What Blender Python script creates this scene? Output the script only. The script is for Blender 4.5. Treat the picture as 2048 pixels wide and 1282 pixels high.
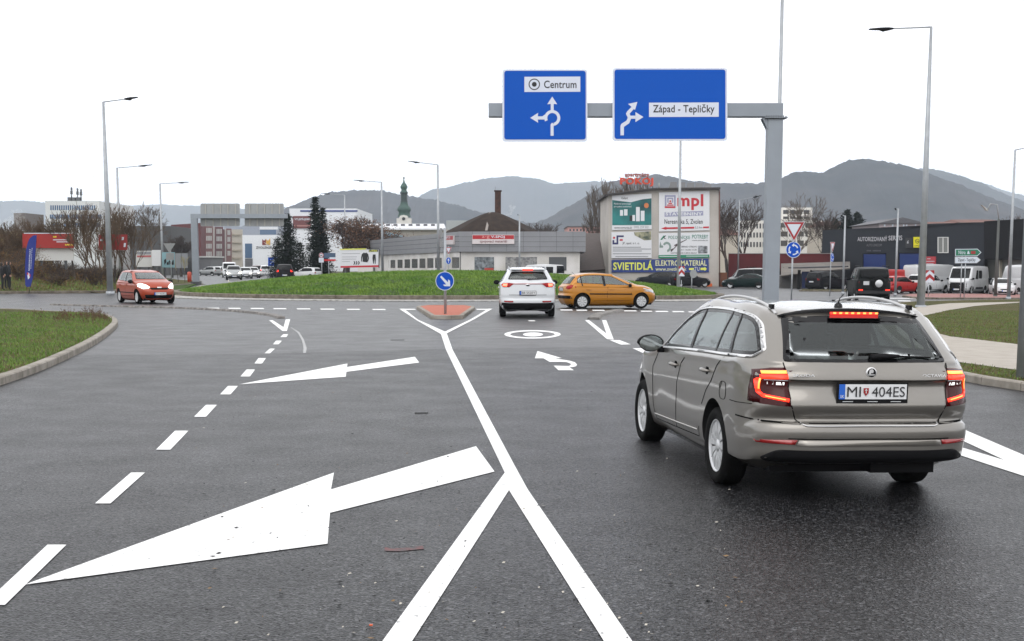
SKY_LO, SKY_HI, HAZE = 18.0, 13.5, 0.00017
import bpy, bmesh, math, random
from math import sin, cos, pi, radians, sqrt, atan2
from mathutils import Vector, Matrix
from mathutils.bvhtree import BVHTree
from mathutils.geometry import tessellate_polygon

for _o in list(bpy.data.objects): bpy.data.objects.remove(_o)
SC = bpy.context.scene
COL = SC.collection
RNG = random.Random(7)

# ------------------------------------------------------------------ camera
F_PX, Y_PP, CAM_H = 2700.0, 871.0, 1.765
TANP = (Y_PP - 529.0) / F_PX
PITCH = math.atan(TANP)
cam_d = bpy.data.cameras.new('camera')
cam = bpy.data.objects.new('camera', cam_d); COL.objects.link(cam)
cam.location = (0, 0, CAM_H)
cam.rotation_euler = (pi / 2 - PITCH, 0, 0)
cam_d.sensor_width = 36.0
cam_d.lens = 36.0 * F_PX / 2048.0
cam_d.shift_y = (Y_PP - 641.0) / 2048.0
cam_d.clip_start = 0.1; cam_d.clip_end = 20000
SC.camera = cam

# ------------------------------------------------------------------ overcast sky and a soft high sun
SUN_EL, SUN_AZ = radians(48), radians(200)
w = bpy.data.worlds.new('World'); SC.world = w; w.use_nodes = True
nt = w.node_tree; nt.nodes.clear()
out = nt.nodes.new('ShaderNodeOutputWorld'); bg = nt.nodes.new('ShaderNodeBackground')
sky = nt.nodes.new('ShaderNodeTexSky'); sky.sky_type = 'NISHITA'; sky.sun_disc = False
sky.sun_elevation = SUN_EL; sky.sun_rotation = SUN_AZ; sky.dust_density = 6.0; sky.air_density = 1.0
hs = nt.nodes.new('ShaderNodeHueSaturation'); hs.inputs['Saturation'].default_value = 0.12
# cloud deck: brighter overhead than at the horizon
tc = nt.nodes.new('ShaderNodeTexCoord'); sx = nt.nodes.new('ShaderNodeSeparateXYZ')
ramp = nt.nodes.new('ShaderNodeMapRange')
ramp.inputs['From Min'].default_value = 0.0; ramp.inputs['From Max'].default_value = 0.22
ramp.inputs['To Min'].default_value = SKY_LO; ramp.inputs['To Max'].default_value = SKY_HI
comb = nt.nodes.new('ShaderNodeCombineColor')
mul = nt.nodes.new('ShaderNodeMix'); mul.data_type = 'RGBA'; mul.inputs['Factor'].default_value = 0.9
nt.links.new(tc.outputs['Generated'], sx.inputs[0]); nt.links.new(sx.outputs['Z'], ramp.inputs['Value'])
blue = nt.nodes.new('ShaderNodeMath'); blue.operation = 'MULTIPLY'; blue.inputs[1].default_value = 1.02
nt.links.new(ramp.outputs[0], comb.inputs[0]); nt.links.new(ramp.outputs[0], comb.inputs[1])
nt.links.new(ramp.outputs[0], blue.inputs[0]); nt.links.new(blue.outputs[0], comb.inputs[2])
nt.links.new(sky.outputs[0], hs.inputs['Color'])
nt.links.new(hs.outputs[0], mul.inputs[6]); nt.links.new(comb.outputs[0], mul.inputs[7])
nt.links.new(mul.outputs[2], bg.inputs['Color']); bg.inputs['Strength'].default_value = 0.12
nt.links.new(bg.outputs[0], out.inputs['Surface'])
sun_d = bpy.data.lights.new('sun', 'SUN'); sun_d.energy = 0.7; sun_d.angle = radians(40); sun_d.color = (1, .97, .93)
sun = bpy.data.objects.new('sun', sun_d); COL.objects.link(sun)
sun.rotation_euler = (pi / 2 - SUN_EL, 0, pi - SUN_AZ)
SC.view_settings.view_transform = 'Standard'; SC.view_settings.look = 'None'
SC.view_settings.exposure = 0.0; SC.view_settings.gamma = 1.0
SC.cycles.max_bounces = 6; SC.cycles.transparent_max_bounces = 16
SC.cycles.volume_bounces = 1; SC.cycles.volume_max_steps = 64
SC.cycles.caustics_reflective = False; SC.cycles.caustics_refractive = False
try:
    SC.cycles.use_denoising = True
except Exception: pass

# ------------------------------------------------------------------ survey: from a sight line of the lens to a place on the ground
_F = Vector((0, cos(PITCH), -sin(PITCH))); _U = Vector((0, sin(PITCH), cos(PITCH))); _R = Vector((1, 0, 0))
EYE = Vector((0, 0, CAM_H))
def ray(x, y): return _F + _R * ((x - 1024) / F_PX) + _U * ((Y_PP - y) / F_PX)
def clamp(v, a, b): return max(a, min(b, v))
def gz(X, Y):
    """height of the ground: crossfall to the right, and falling gently beyond the roundabout"""
    return -.0165 * clamp(X - 1.2, 0, 60) - .0025 * clamp(Y - 68, 0, 92) * clamp(X / 10, 0, 1)
def G(x, y, h=0.0):
    r = ray(x, y); z = h
    for _ in range(8):
        t = (z - CAM_H) / r.z; P = EYE + r * t; z = gz(P.x, P.y) + h
    return Vector((P.x, P.y, z))
def D(x, y, Y):                      # the point on the sight line at distance Y ahead
    r = ray(x, y); return EYE + r * (Y / r.y)
class Wall:
    """a vertical plane through two ground points; hit() finds where a sight line meets it"""
    def __init__(s, a, b):
        s.a = Vector(a); s.b = Vector(b); d = (s.b - s.a); d.z = 0; s.t = d.normalized()
        s.n = Vector((s.t.y, -s.t.x, 0))
        if s.n.dot(EYE - s.a) < 0: s.n = -s.n
    def hit(s, x, y, off=0.0):
        r = ray(x, y); P0 = s.a + s.n * off
        t = (P0 - EYE).dot(s.n) / r.dot(s.n); return EYE + r * t
def front(Y, x=1024): return Wall((D(x, 529, Y).x - 1, Y, 0), (D(x, 529, Y).x + 1, Y, 0))

# ------------------------------------------------------------------ materials
MATS = {}
def node_mat(name):
    m = bpy.data.materials.new(name); m.use_nodes = True
    return m, m.node_tree, m.node_tree.nodes['Principled BSDF']
def col4(c): return (c[0], c[1], c[2], 1)
def mat(name, color, rough=.6, metal=0.0, spec=.5, coat=0.0, var=0.0, scale=3.0, bump=0.0, bscale=40.0, emit=None, estr=0.0, alpha=1.0, color2=None, detail=4.0, thr=None, aniso=None):
    if name in MATS: return MATS[name]
    m, t, b = node_mat(name); n = t.nodes; L = t.links
    b.inputs['Base Color'].default_value = col4(color); b.inputs['Roughness'].default_value = rough
    b.inputs['Metallic'].default_value = metal; b.inputs['Specular IOR Level'].default_value = spec
    b.inputs['Coat Weight'].default_value = coat; b.inputs['Coat Roughness'].default_value = .06
    if emit: b.inputs['Emission Color'].default_value = col4(emit); b.inputs['Emission Strength'].default_value = estr
    if var or color2 or bump:
        tc = n.new('ShaderNodeTexCoord'); src = tc.outputs['Object']
        if aniso:
            mp = n.new('ShaderNodeMapping'); mp.inputs['Scale'].default_value = aniso; L.new(src, mp.inputs[0]); src = mp.outputs[0]
    if var or color2:
        ns = n.new('ShaderNodeTexNoise'); ns.inputs['Scale'].default_value = scale; ns.inputs['Detail'].default_value = detail
        L.new(src, ns.inputs['Vector'])
        mr = n.new('ShaderNodeMapRange'); lo, hi = thr or (.35, .65)
        mr.inputs['From Min'].default_value = lo; mr.inputs['From Max'].default_value = hi
        L.new(ns.outputs['Fac'], mr.inputs['Value'])
        mx = n.new('ShaderNodeMix'); mx.data_type = 'RGBA'
        c2 = color2 or tuple(clamp(c * (1 + var), 0, 1) for c in color); c1 = color if color2 else tuple(c * (1 - var) for c in color)
        mx.inputs[6].default_value = col4(c1); mx.inputs[7].default_value = col4(c2)
        L.new(mr.outputs[0], mx.inputs['Factor']); L.new(mx.outputs[2], b.inputs['Base Color'])
    if bump:
        nb = n.new('ShaderNodeTexNoise'); nb.inputs['Scale'].default_value = bscale; nb.inputs['Detail'].default_value = 5
        L.new(src, nb.inputs['Vector']); bp = n.new('ShaderNodeBump'); bp.inputs['Strength'].default_value = bump; bp.inputs['Distance'].default_value = .02
        L.new(nb.outputs['Fac'], bp.inputs['Height']); L.new(bp.outputs[0], b.inputs['Normal'])
    MATS[name] = m; return m
def glass_mat(name, tint, refl=.12, rough=.02):
    if name in MATS: return MATS[name]
    m = bpy.data.materials.new(name); m.use_nodes = True; t = m.node_tree; t.nodes.clear()
    o = t.nodes.new('ShaderNodeOutputMaterial'); mx = t.nodes.new('ShaderNodeMixShader')
    tr = t.nodes.new('ShaderNodeBsdfTransparent'); tr.inputs[0].default_value = col4(tint)
    gl = t.nodes.new('ShaderNodeBsdfGlossy'); gl.inputs['Roughness'].default_value = rough; gl.inputs[0].default_value = (.9, .95, .95, 1)
    lw = t.nodes.new('ShaderNodeLayerWeight'); lw.inputs['Blend'].default_value = .5
    pw = t.nodes.new('ShaderNodeMath'); pw.operation = 'POWER'; pw.inputs[1].default_value = 5.0
    mr = t.nodes.new('ShaderNodeMapRange'); mr.inputs['To Min'].default_value = refl; mr.inputs['To Max'].default_value = .85
    t.links.new(lw.outputs['Facing'], pw.inputs[0]); t.links.new(pw.outputs[0], mr.inputs['Value']); t.links.new(mr.outputs[0], mx.inputs[0])
    t.links.new(tr.outputs[0], mx.inputs[1]); t.links.new(gl.outputs[0], mx.inputs[2]); t.links.new(mx.outputs[0], o.inputs[0])
    MATS[name] = m; return m
def ramp_mat(name, stops, scale, rough=.9, spec=.3, scale2=None, stops2=None, bump=0, bscale=60, fac2=.5, detail=6, bdist=.02):
    if name in MATS: return MATS[name]
    m, t, b = node_mat(name); n = t.nodes; L = t.links
    b.inputs['Roughness'].default_value = rough; b.inputs['Specular IOR Level'].default_value = spec
    tc = n.new('ShaderNodeTexCoord')
    def layer(sc, st):
        ns = n.new('ShaderNodeTexNoise'); ns.inputs['Scale'].default_value = sc; ns.inputs['Detail'].default_value = detail
        L.new(tc.outputs['Object'], ns.inputs['Vector']); cr = n.new('ShaderNodeValToRGB')
        while len(cr.color_ramp.elements) < len(st): cr.color_ramp.elements.new(.5)
        for e, (p, c) in zip(cr.color_ramp.elements, st): e.position = p; e.color = col4(c)
        L.new(ns.outputs['Fac'], cr.inputs[0]); return cr.outputs[0]
    c = layer(scale, stops)
    if stops2:
        c2 = layer(scale2, stops2); mx = n.new('ShaderNodeMix'); mx.data_type = 'RGBA'; mx.inputs['Factor'].default_value = fac2
        L.new(c, mx.inputs[6]); L.new(c2, mx.inputs[7]); c = mx.outputs[2]
    L.new(c, b.inputs['Base Color'])
    if bump:
        nb = n.new('ShaderNodeTexNoise'); nb.inputs['Scale'].default_value = bscale; nb.inputs['Detail'].default_value = 6
        L.new(tc.outputs['Object'], nb.inputs['Vector']); bp = n.new('ShaderNodeBump'); bp.inputs['Strength'].default_value = bump; bp.inputs['Distance'].default_value = bdist
        L.new(nb.outputs['Fac'], bp.inputs['Height']); L.new(bp.outputs[0], b.inputs['Normal'])
    MATS[name] = m; return m

def asphalt_mat(name, base, spk, big=.25, rough=.5, spec=.4):
    """bituminous surface: dark binder, paler chippings of ~8 mm, damp darker patches"""
    m, t, b = node_mat(name); n = t.nodes; L = t.links
    tc = n.new('ShaderNodeTexCoord'); ob = tc.outputs['Object']
    vo = n.new('ShaderNodeTexVoronoi'); vo.inputs['Scale'].default_value = 75; L.new(ob, vo.inputs['Vector'])
    sp = n.new('ShaderNodeSeparateColor'); L.new(vo.outputs['Color'], sp.inputs[0])
    cr = n.new('ShaderNodeValToRGB'); e = cr.color_ramp.elements
    e[0].position = 0; e[0].color = col4([c * .25 for c in base]); e[1].position = 1; e[1].color = col4(spk)
    x = e.new(.35); x.color = col4([c * .8 for c in base]); x = e.new(.8); x.color = col4([c * 1.5 for c in base])
    L.new(sp.outputs[0], cr.inputs[0])
    big_n = n.new('ShaderNodeTexNoise'); big_n.inputs['Scale'].default_value = .22; big_n.inputs['Detail'].default_value = 5; L.new(ob, big_n.inputs['Vector'])
    mr = n.new('ShaderNodeMapRange'); mr.inputs['From Min'].default_value = .3; mr.inputs['From Max'].default_value = .7
    mp = n.new('ShaderNodeMapping'); mp.inputs['Scale'].default_value = (1.6, .10, 1); L.new(ob, mp.inputs[0]); tk = n.new('ShaderNodeTexNoise'); tk.inputs['Scale'].default_value = 1.0; tk.inputs['Detail'].default_value = 3; L.new(mp.outputs[0], tk.inputs['Vector'])
    av = n.new('ShaderNodeMix'); av.inputs['Factor'].default_value = .5; L.new(big_n.outputs['Fac'], av.inputs[2]); L.new(tk.outputs['Fac'], av.inputs[3])
    mr.inputs['To Min'].default_value = 1 - big; mr.inputs['To Max'].default_value = 1 + big; L.new(av.outputs[0], mr.inputs['Value'])
    mx = n.new('ShaderNodeMix'); mx.data_type = 'RGBA'; mx.blend_type = 'MULTIPLY'; mx.inputs['Factor'].default_value = 1
    cc = n.new('ShaderNodeCombineColor'); [L.new(mr.outputs[0], cc.inputs[i]) for i in range(3)]
    L.new(cr.outputs[0], mx.inputs[6]); L.new(cc.outputs[0], mx.inputs[7]); L.new(mx.outputs[2], b.inputs['Base Color'])
    r2 = n.new('ShaderNodeMapRange'); r2.inputs['From Min'].default_value = .3; r2.inputs['From Max'].default_value = .7
    r2.inputs['To Min'].default_value = rough - .03; r2.inputs['To Max'].default_value = rough + .04
    n2 = n.new('ShaderNodeTexNoise'); n2.inputs['Scale'].default_value = 1.3; n2.inputs['Detail'].default_value = 6; L.new(ob, n2.inputs['Vector'])
    L.new(n2.outputs['Fac'], r2.inputs['Value']); L.new(r2.outputs[0], b.inputs['Roughness'])
    bp = n.new('ShaderNodeBump'); bp.inputs['Strength'].default_value = .55; bp.inputs['Distance'].default_value = .006
    L.new(vo.outputs['Distance'], bp.inputs['Height']); L.new(bp.outputs[0], b.inputs['Normal'])
    sm_ = n.new('ShaderNodeMapRange'); sm_.inputs['To Min'].default_value = spec * .3; sm_.inputs['To Max'].default_value = spec * 1.7; L.new(sp.outputs[1], sm_.inputs['Value']); L.new(sm_.outputs[0], b.inputs['Specular IOR Level'])
    MATS[name] = m; return m

# ------------------------------------------------------------------ mesh building
class MB:
    def __init__(s): s.v = []; s.f = []; s.m = []; s.mats = []; s.cur = 0; s.smooth = []
    def use(s, m):
        if m not in s.mats: s.mats.append(m)
        s.cur = s.mats.index(m); return s
    def add(s, vs, fs, smooth=False):
        o = len(s.v); s.v += [Vector(v) for v in vs]
        for f in fs: s.f.append([i + o for i in f]); s.m.append(s.cur); s.smooth.append(smooth)
        return s
    def box(s, c, d, R=None, taper=1.0):
        hx, hy, hz = d[0] / 2, d[1] / 2, d[2] / 2; vs = []
        for z in (-hz, hz):
            k = taper if z > 0 else 1
            for x, y in ((-hx, -hy), (hx, -hy), (hx, hy), (-hx, hy)):
                p = Vector((x * k, y * k, z)); vs.append((R @ p if R else p) + Vector(c))
        return s.add(vs, [(3, 2, 1, 0), (4, 5, 6, 7), (0, 1, 5, 4), (1, 2, 6, 5), (2, 3, 7, 6), (3, 0, 4, 7)])
    def cyl(s, a, b, r0, r1=None, n=12, cap=True):
        r1 = r0 if r1 is None else r1; a = Vector(a); b = Vector(b); d = (b - a)
        if d.length < 1e-6: return s
        d.normalize(); u = d.orthogonal().normalized(); w_ = d.cross(u)
        vs = [a + (u * cos(2 * pi * i / n) + w_ * sin(2 * pi * i / n)) * r0 for i in range(n)] + [b + (u * cos(2 * pi * i / n) + w_ * sin(2 * pi * i / n)) * r1 for i in range(n)]
        o = len(s.v)
        s.add(vs, [(i, (i + 1) % n, n + (i + 1) % n, n + i) for i in range(n)], True)
        if cap: s.add([], [[o - len(s.v) + 0 + i for i in range(0)]]) if False else None
        if cap:
            s.f.append([o + i for i in reversed(range(n))]); s.m.append(s.cur); s.smooth.append(False)
            s.f.append([o + n + i for i in range(n)]); s.m.append(s.cur); s.smooth.append(False)
        return s
    def tube(s, pts, r, n=8):
        P = [Vector(p) for p in pts]; R_ = r if isinstance(r, (list, tuple)) else [r] * len(P); vs = []; m = len(P)
        d = (P[1] - P[0]).normalized(); u = d.orthogonal().normalized()
        for i in range(m):
            d = (P[min(m - 1, i + 1)] - P[max(0, i - 1)]).normalized(); u = (u - d * u.dot(d)).normalized(); w_ = d.cross(u)
            vs += [P[i] + (u * cos(2 * pi * k / n) + w_ * sin(2 * pi * k / n)) * R_[i] for k in range(n)]
        s.add(vs, [(i * n + k, i * n + (k + 1) % n, (i + 1) * n + (k + 1) % n, (i + 1) * n + k) for i in range(m - 1) for k in range(n)], True)
        o = len(s.v) - m * n
        s.f.append([o + k for k in reversed(range(n))]); s.m.append(s.cur); s.smooth.append(False)
        s.f.append([o + (m - 1) * n + k for k in range(n)]); s.m.append(s.cur); s.smooth.append(False)
        return s
    def lathe(s, prof, c=(0, 0, 0), n=24, axis='z', smooth=True):
        c = Vector(c); vs = []
        for r, h in prof:
            for i in range(n):
                a = 2 * pi * i / n
                if axis == 'z': vs.append(c + Vector((r * cos(a), r * sin(a), h)))
                elif axis == 'x': vs.append(c + Vector((h, r * cos(a), r * sin(a))))
                else: vs.append(c + Vector((r * cos(a), h, r * sin(a))))
        fs = []
        for j in range(len(prof) - 1):
            for i in range(n):
                k = (i + 1) % n; q = (j * n + i, j * n + k, (j + 1) * n + k, (j + 1) * n + i)
                fs.append(q if axis != 'y' else q[::-1])
        return s.add(vs, fs, smooth)
    def poly(s, pts):                # one flat face, any outline
        pts = [Vector(p) for p in pts]
        if len(pts) <= 4 and len(pts) == 3: return s.add(pts, [(0, 1, 2)])
        tr = tessellate_polygon([pts]); return s.add(pts, [tuple(t) for t in tr])
    def prism(s, pts, d):            # outline pushed along vector d, closed
        pts = [Vector(p) for p in pts]; d = Vector(d); n = len(pts); tr = tessellate_polygon([pts])
        vs = pts + [p + d for p in pts]
        fs = [tuple(t) for t in tr] + [tuple(i + n for i in reversed(t)) for t in tr] + [(i, (i + 1) % n, n + (i + 1) % n, n + i) for i in range(n)]
        return s.add(vs, fs)
    def build(s, name, m=None, parent=None, local=False, smooth=None, bevel=0.0, origin=None):
        base = Vector((0, 0, 0))
        if parent is not None and not local: base = parent.location.copy()
        if parent is not None and not local and parent.parent is not None: base = base + parent.parent.location
        if origin is not None: base = Vector(origin)
        me = bpy.data.meshes.new(name); me.from_pydata([tuple(v - base) for v in s.v], [], s.f)
        mats = s.mats or [m]
        for q in mats: me.materials.append(q)
        me.polygons.foreach_set('material_index', s.m if s.mats else [0] * len(s.f))
        sm = s.smooth if smooth is None else [smooth] * len(s.f)
        me.polygons.foreach_set('use_smooth', sm)
        bm = bmesh.new(); bm.from_mesh(me); bmesh.ops.recalc_face_normals(bm, faces=bm.faces[:]); bm.to_mesh(me); bm.free(); me.update()
        o = bpy.data.objects.new(name, me); COL.objects.link(o)
        if parent is not None: o.parent = parent
        elif origin is not None: o.location = base
        if bevel:
            bv = o.modifiers.new('bevel', 'BEVEL'); bv.width = bevel; bv.segments = 2; bv.limit_method = 'ANGLE'
        return o
def tag(o, label, cat, group=None):
    o['label'] = label; o['category'] = cat
    if group: o['group'] = group
    return o
def struct(o): o['kind'] = 'structure'; return o
def thing(name, label, cat, loc=(0, 0, 0), rz=0.0, group=None, euler=None):
    o = bpy.data.objects.new(name, None); COL.objects.link(o); o.location = loc; o.rotation_euler = euler or (0, 0, rz)
    o.empty_display_size = .3; return tag(o, label, cat, group)
def copy_tree(o, parent=None):
    c = o.copy(); COL.objects.link(c); c.parent = parent
    for ch in [x for x in CHILDREN(o)]: copy_tree(ch, c)
    return c
def CHILDREN(o): return [x for x in bpy.data.objects if x.parent == o]
def dup(root, label, loc, rz=0.0, scale=1.0, group=None):
    c = copy_tree(root); c.location = loc; c.rotation_euler = (0, 0, rz); c.scale = (scale,) * 3 if not isinstance(scale, tuple) else scale
    c['label'] = label
    if group: c['group'] = group
    return c

_tc = {}
def text_mesh(sx_, bold=0.0):
    k = (sx_, bold)
    if k not in _tc:
        cu = bpy.data.curves.new('t', 'FONT'); cu.body = sx_; cu.size = 1; cu.offset = min(bold, .03); cu.space_character = 1 + min(bold, .03) * 3; cu.resolution_u = 3
        ob = bpy.data.objects.new('t', cu); COL.objects.link(ob); dg = bpy.context.evaluated_depsgraph_get(); dg.update()
        me = bpy.data.meshes.new_from_object(ob.evaluated_get(dg)); vs = [v.co.copy() for v in me.vertices]; fs = [tuple(p.vertices) for p in me.polygons]
        bpy.data.objects.remove(ob); bpy.data.curves.remove(cu); bpy.data.meshes.remove(me); _tc[k] = (vs, fs)
    return _tc[k]
def text(mb, s, o, r, u, w_, h, bold=.0, map3=None):
    """letters fitted into the rectangle o + r*w + u*h"""
    vs, fs = text_mesh(s, bold)
    if not vs: return
    x0 = min(v.x for v in vs); x1 = max(v.x for v in vs); y0 = min(v.y for v in vs); y1 = max(v.y for v in vs)
    o = Vector(o); r = Vector(r); u = Vector(u)
    pts = [o + r * ((v.x - x0) / (x1 - x0) * w_) + u * ((v.y - y0) / (y1 - y0) * h) for v in vs]
    if map3: pts = [map3(p) for p in pts]
    mb.add(pts, fs)
def wtext(mb, wall, s, x0, y0, x1, y1, off, bold=0.0):
    """letters on a wall, filling the photograph's box x0,y0 (top left) .. x1,y1"""
    tl = wall.hit(x0, y0, off); bl = wall.hit(x0, y1, off); br = wall.hit(x1, y1, off)
    bl.z = (bl.z + br.z) / 2 if abs(bl.z - br.z) < .05 else bl.z
    r = br - bl; u = tl - bl; w_ = r.length; h = u.length
    text(mb, s, bl, r / w_, u / h, w_, h, bold)
def wrect(mb, wall, x0, y0, x1, y1, off, deep=None):
    pts = [wall.hit(x0, y0, off), wall.hit(x1, y0, off), wall.hit(x1, y1, off), wall.hit(x0, y1, off)]
    if deep: mb.prism(pts, wall.n * -deep)
    else: mb.poly(pts)
def wpoly(mb, wall, pts, off, deep=None):
    pts = [wall.hit(x, y, off) for x, y in pts]
    mb.prism(pts, wall.n * -deep) if deep else mb.poly(pts)
def wdisc(mb, wall, x, y, rx, ry, off, n=24, deep=None, a0=0, a1=2 * pi):
    wpoly(mb, wall, [(x + rx * cos(a0 + (a1 - a0) * i / n), y + ry * sin(a0 + (a1 - a0) * i / n)) for i in range(n)], off, deep)
def wring(mb, wall, x, y, rx, ry, k, off, n=28, a0=0, a1=2 * pi):
    for i in range(n):
        p = [a0 + (a1 - a0) * i / n, a0 + (a1 - a0) * (i + 1) / n]
        wpoly(mb, wall, [(x + rx * cos(p[0]), y + ry * sin(p[0])), (x + rx * cos(p[1]), y + ry * sin(p[1])), (x + k * rx * cos(p[1]), y + k * ry * sin(p[1])), (x + k * rx * cos(p[0]), y + k * ry * sin(p[0]))], off)

# base colours
PAINT_W = mat('road_paint', (.80, .80, .79), .6, color2=(.30, .30, .30), scale=24, detail=8, thr=(.62, .72), bump=.3, bscale=90)
STEEL = mat('galvanised_steel', (.36, .38, .40), .45, metal=.35, var=.08, scale=4)
DSTEEL = mat('dark_steel', (.09, .095, .10), .5, metal=.4)
WHITE = mat('white_enamel', (.80, .80, .80), .35)
BLACK = mat('black_matt', (.008, .008, .009), .7, spec=.12)
RED = mat('red_enamel', (.55, .02, .025), .35)
BLUE = mat('sign_blue', (.001, .070, .46), .5, spec=.2)
SIGNWHITE = mat('sign_white', (.62, .67, .74), .4)
INK = mat('black_ink', (.01, .01, .012), .5)
GREYBACK = mat('sign_back_grey', (.30, .31, .31), .5, metal=.3, var=.06, scale=2)
# ------------------------------------------------------------------ ground, roads, markings
BREAKX = [1.2, 2.5, 5, 7.5, 10, 61.2]; BREAKX0 = [0.0]
BREAKY = [68, 85, 105, 130, 160]
def sheet(name, pts, h, m, skirt=0.0, parent=None, extra=None, drop=0.0):
    """a paved or grown surface following the lie of the ground, h above it; skirt = depth of its edge"""
    bm = bmesh.new(); P = [Vector((p[0], p[1], 0)) for p in pts]
    if sum(P[i].x * P[(i + 1) % len(P)].y - P[(i + 1) % len(P)].x * P[i].y for i in range(len(P))) < 0: P.reverse()
    vs = [bm.verts.new(p) for p in P]
    for t in tessellate_polygon([P]):
        try: bm.faces.new([vs[i] for i in t])
        except ValueError: pass
    for x in BREAKX0 + BREAKX:
        bmesh.ops.bisect_plane(bm, geom=bm.verts[:] + bm.edges[:] + bm.faces[:], plane_co=(x, 0, 0), plane_no=(1, 0, 0))
    for y in BREAKY:
        bmesh.ops.bisect_plane(bm, geom=bm.verts[:] + bm.edges[:] + bm.faces[:], plane_co=(0, y, 0), plane_no=(0, 1, 0))
    for v in bm.verts: v.co.z = gz(v.co.x, v.co.y) + h + (extra(v.co.x, v.co.y) if extra else 0)
    for f in bm.faces:
        f.normal_update()
        if f.normal.z < 0: f.normal_flip()
    if skirt:
        bm.edges.ensure_lookup_table()
        e = [e for e in bm.edges if e.is_boundary]
        r = bmesh.ops.extrude_edge_only(bm, edges=e)
        for v in r['geom']:
            if isinstance(v, bmesh.types.BMVert): v.co.z -= skirt
    me = bpy.data.meshes.new(name); bm.to_mesh(me); bm.free(); me.materials.append(m)
    o = bpy.data.objects.new(name, me); COL.objects.link(o)
    if parent: o.parent = parent
    return o
def px(*pts, h=0.0): return [G(x, y, h).xy for x, y in pts]
def offset_line(pts, d):
    out_ = []
    for i, p in enumerate(pts):
        a = Vector(pts[max(0, i - 1)]); b = Vector(pts[min(len(pts) - 1, i + 1)]); t = (b - a).normalized()
        out_.append(Vector(p) + Vector((-t.y, t.x)) * d)
    return out_
def smooth_line(pts, n=6):
    P = [Vector(p) for p in pts]; out_ = []
    for i in range(len(P) - 1):
        p0 = P[max(0, i - 1)]; p1 = P[i]; p2 = P[i + 1]; p3 = P[min(len(P) - 1, i + 2)]
        for k in range(n):
            t = k / n; out_.append(.5 * ((2 * p1) + (p2 - p0) * t + (2 * p0 - 5 * p1 + 4 * p2 - p3) * t * t + (3 * p1 - p0 - 3 * p2 + p3) * t ** 3))
    out_.append(P[-1]); return out_
def kerb(mb, pts, wdt=.15, h=.13, side=1, cham=.02, stone=1.0):
    """kerb stones along a line; the line is the foot of the road face"""
    # resample into stones
    L = [Vector(p) for p in pts]; dist = [0]
    for i in range(1, len(L)): dist.append(dist[-1] + (L[i] - L[i - 1]).length)
    n = max(1, int(dist[-1] / stone)); S = []
    for k in range(n + 1):
        d = dist[-1] * k / n; i = max(1, min(len(L) - 1, next((j for j in range(len(dist)) if dist[j] >= d - 1e-9), len(L) - 1)))
        t = (d - dist[i - 1]) / max(1e-9, dist[i] - dist[i - 1]); S.append(L[i - 1].lerp(L[i], t))
    I = offset_line(S, wdt * side); C1 = offset_line(S, cham * side)
    for k in range(n):
        a, b = .009 / stone, 1 - .009 / stone; vs = []
        for t in (a, b):
            o = S[k].lerp(S[k + 1], t); c = C1[k].lerp(C1[k + 1], t); i_ = I[k].lerp(I[k + 1], t)
            z = gz(o.x, o.y)
            vs += [(o.x, o.y, z - .05), (o.x, o.y, z + h - cham), (c.x, c.y, z + h), (i_.x, i_.y, z + h), (i_.x, i_.y, z - .05)]
        mb.add(vs, [(0, 1, 6, 5), (1, 2, 7, 6), (2, 3, 8, 7), (3, 4, 9, 8), (0, 1, 2, 3, 4), (9, 8, 7, 6, 5)])
    return I

ASPH = asphalt_mat('asphalt', (.011, .011, .012), (.10, .10, .105), .45, .37, .19)
ASPH2 = asphalt_mat('asphalt_worn', (.018, .018, .0195), (.10, .10, .105), .40, .36, .34)
KERB = mat('kerb_concrete', (.20, .18, .15), .9, color2=(.33, .30, .26), scale=3.5, bump=.3, bscale=60)
KERBD = mat('kerb_concrete_weathered', (.10, .085, .065), .9, color2=(.19, .165, .13), scale=4, bump=.3, bscale=50)
GRASS = ramp_mat('grass_blades_soil', [(.3, (.022, .045, .007)), (.5, (.045, .095, .012)), (.7, (.075, .14, .02))], 2.2, .9, .2, 30, [(.3, (.012, .02, .006)), (.55, (.05, .085, .015)), (.75, (.10, .11, .03))], bump=1, bscale=40, fac2=.45, bdist=.06)
GRASSB = ramp_mat('rough_grass_soil', [(.3, (.045, .055, .012)), (.5, (.08, .085, .020)), (.62, (.13, .085, .034)), (.8, (.085, .115, .022))], .8, .95, .2, 22, [(.3, (.02, .022, .008)), (.55, (.07, .07, .022)), (.75, (.12, .10, .045))], bump=1, bscale=30, fac2=.45, bdist=.06)
PAVER = mat('path_concrete_blocks', (.33, .295, .25), .85, color2=(.39, .355, .31), scale=2.5, bump=.2, bscale=80)
REDP = mat('red_paving', (.36, .085, .045), .8, color2=(.42, .13, .08), scale=8, bump=.2, bscale=60)
REDPD = mat('pink_paving', (.24, .095, .085), .8, color2=(.30, .15, .13), scale=4)
COBB = mat('granite_setts', (.10, .095, .09), .85, color2=(.30, .28, .26), scale=7, bump=1, bscale=14)
COBW = mat('pale_granite_setts', (.50, .49, .46), .85, color2=(.16, .155, .145), scale=5, bump=.6, bscale=16)
SOIL = ramp_mat('far_ground', [(.3, (.045, .05, .02)), (.55, (.08, .075, .035)), (.8, (.06, .08, .02))], .05, .95)

o = sheet('ground', [(-4100, -300), (4100, -300), (4100, 6900), (-4100, 6900)], -.06, SOIL); struct(o)
o = sheet('road', [(-90, -6), (75, -6), (75, 62), (75, 230), (-62, 230), (-36, 150), (-27.5, 118), (-24.6, 84.3), (-26.7, 83.5), (-90, 66)], 0, ASPH2); struct(o)
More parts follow.
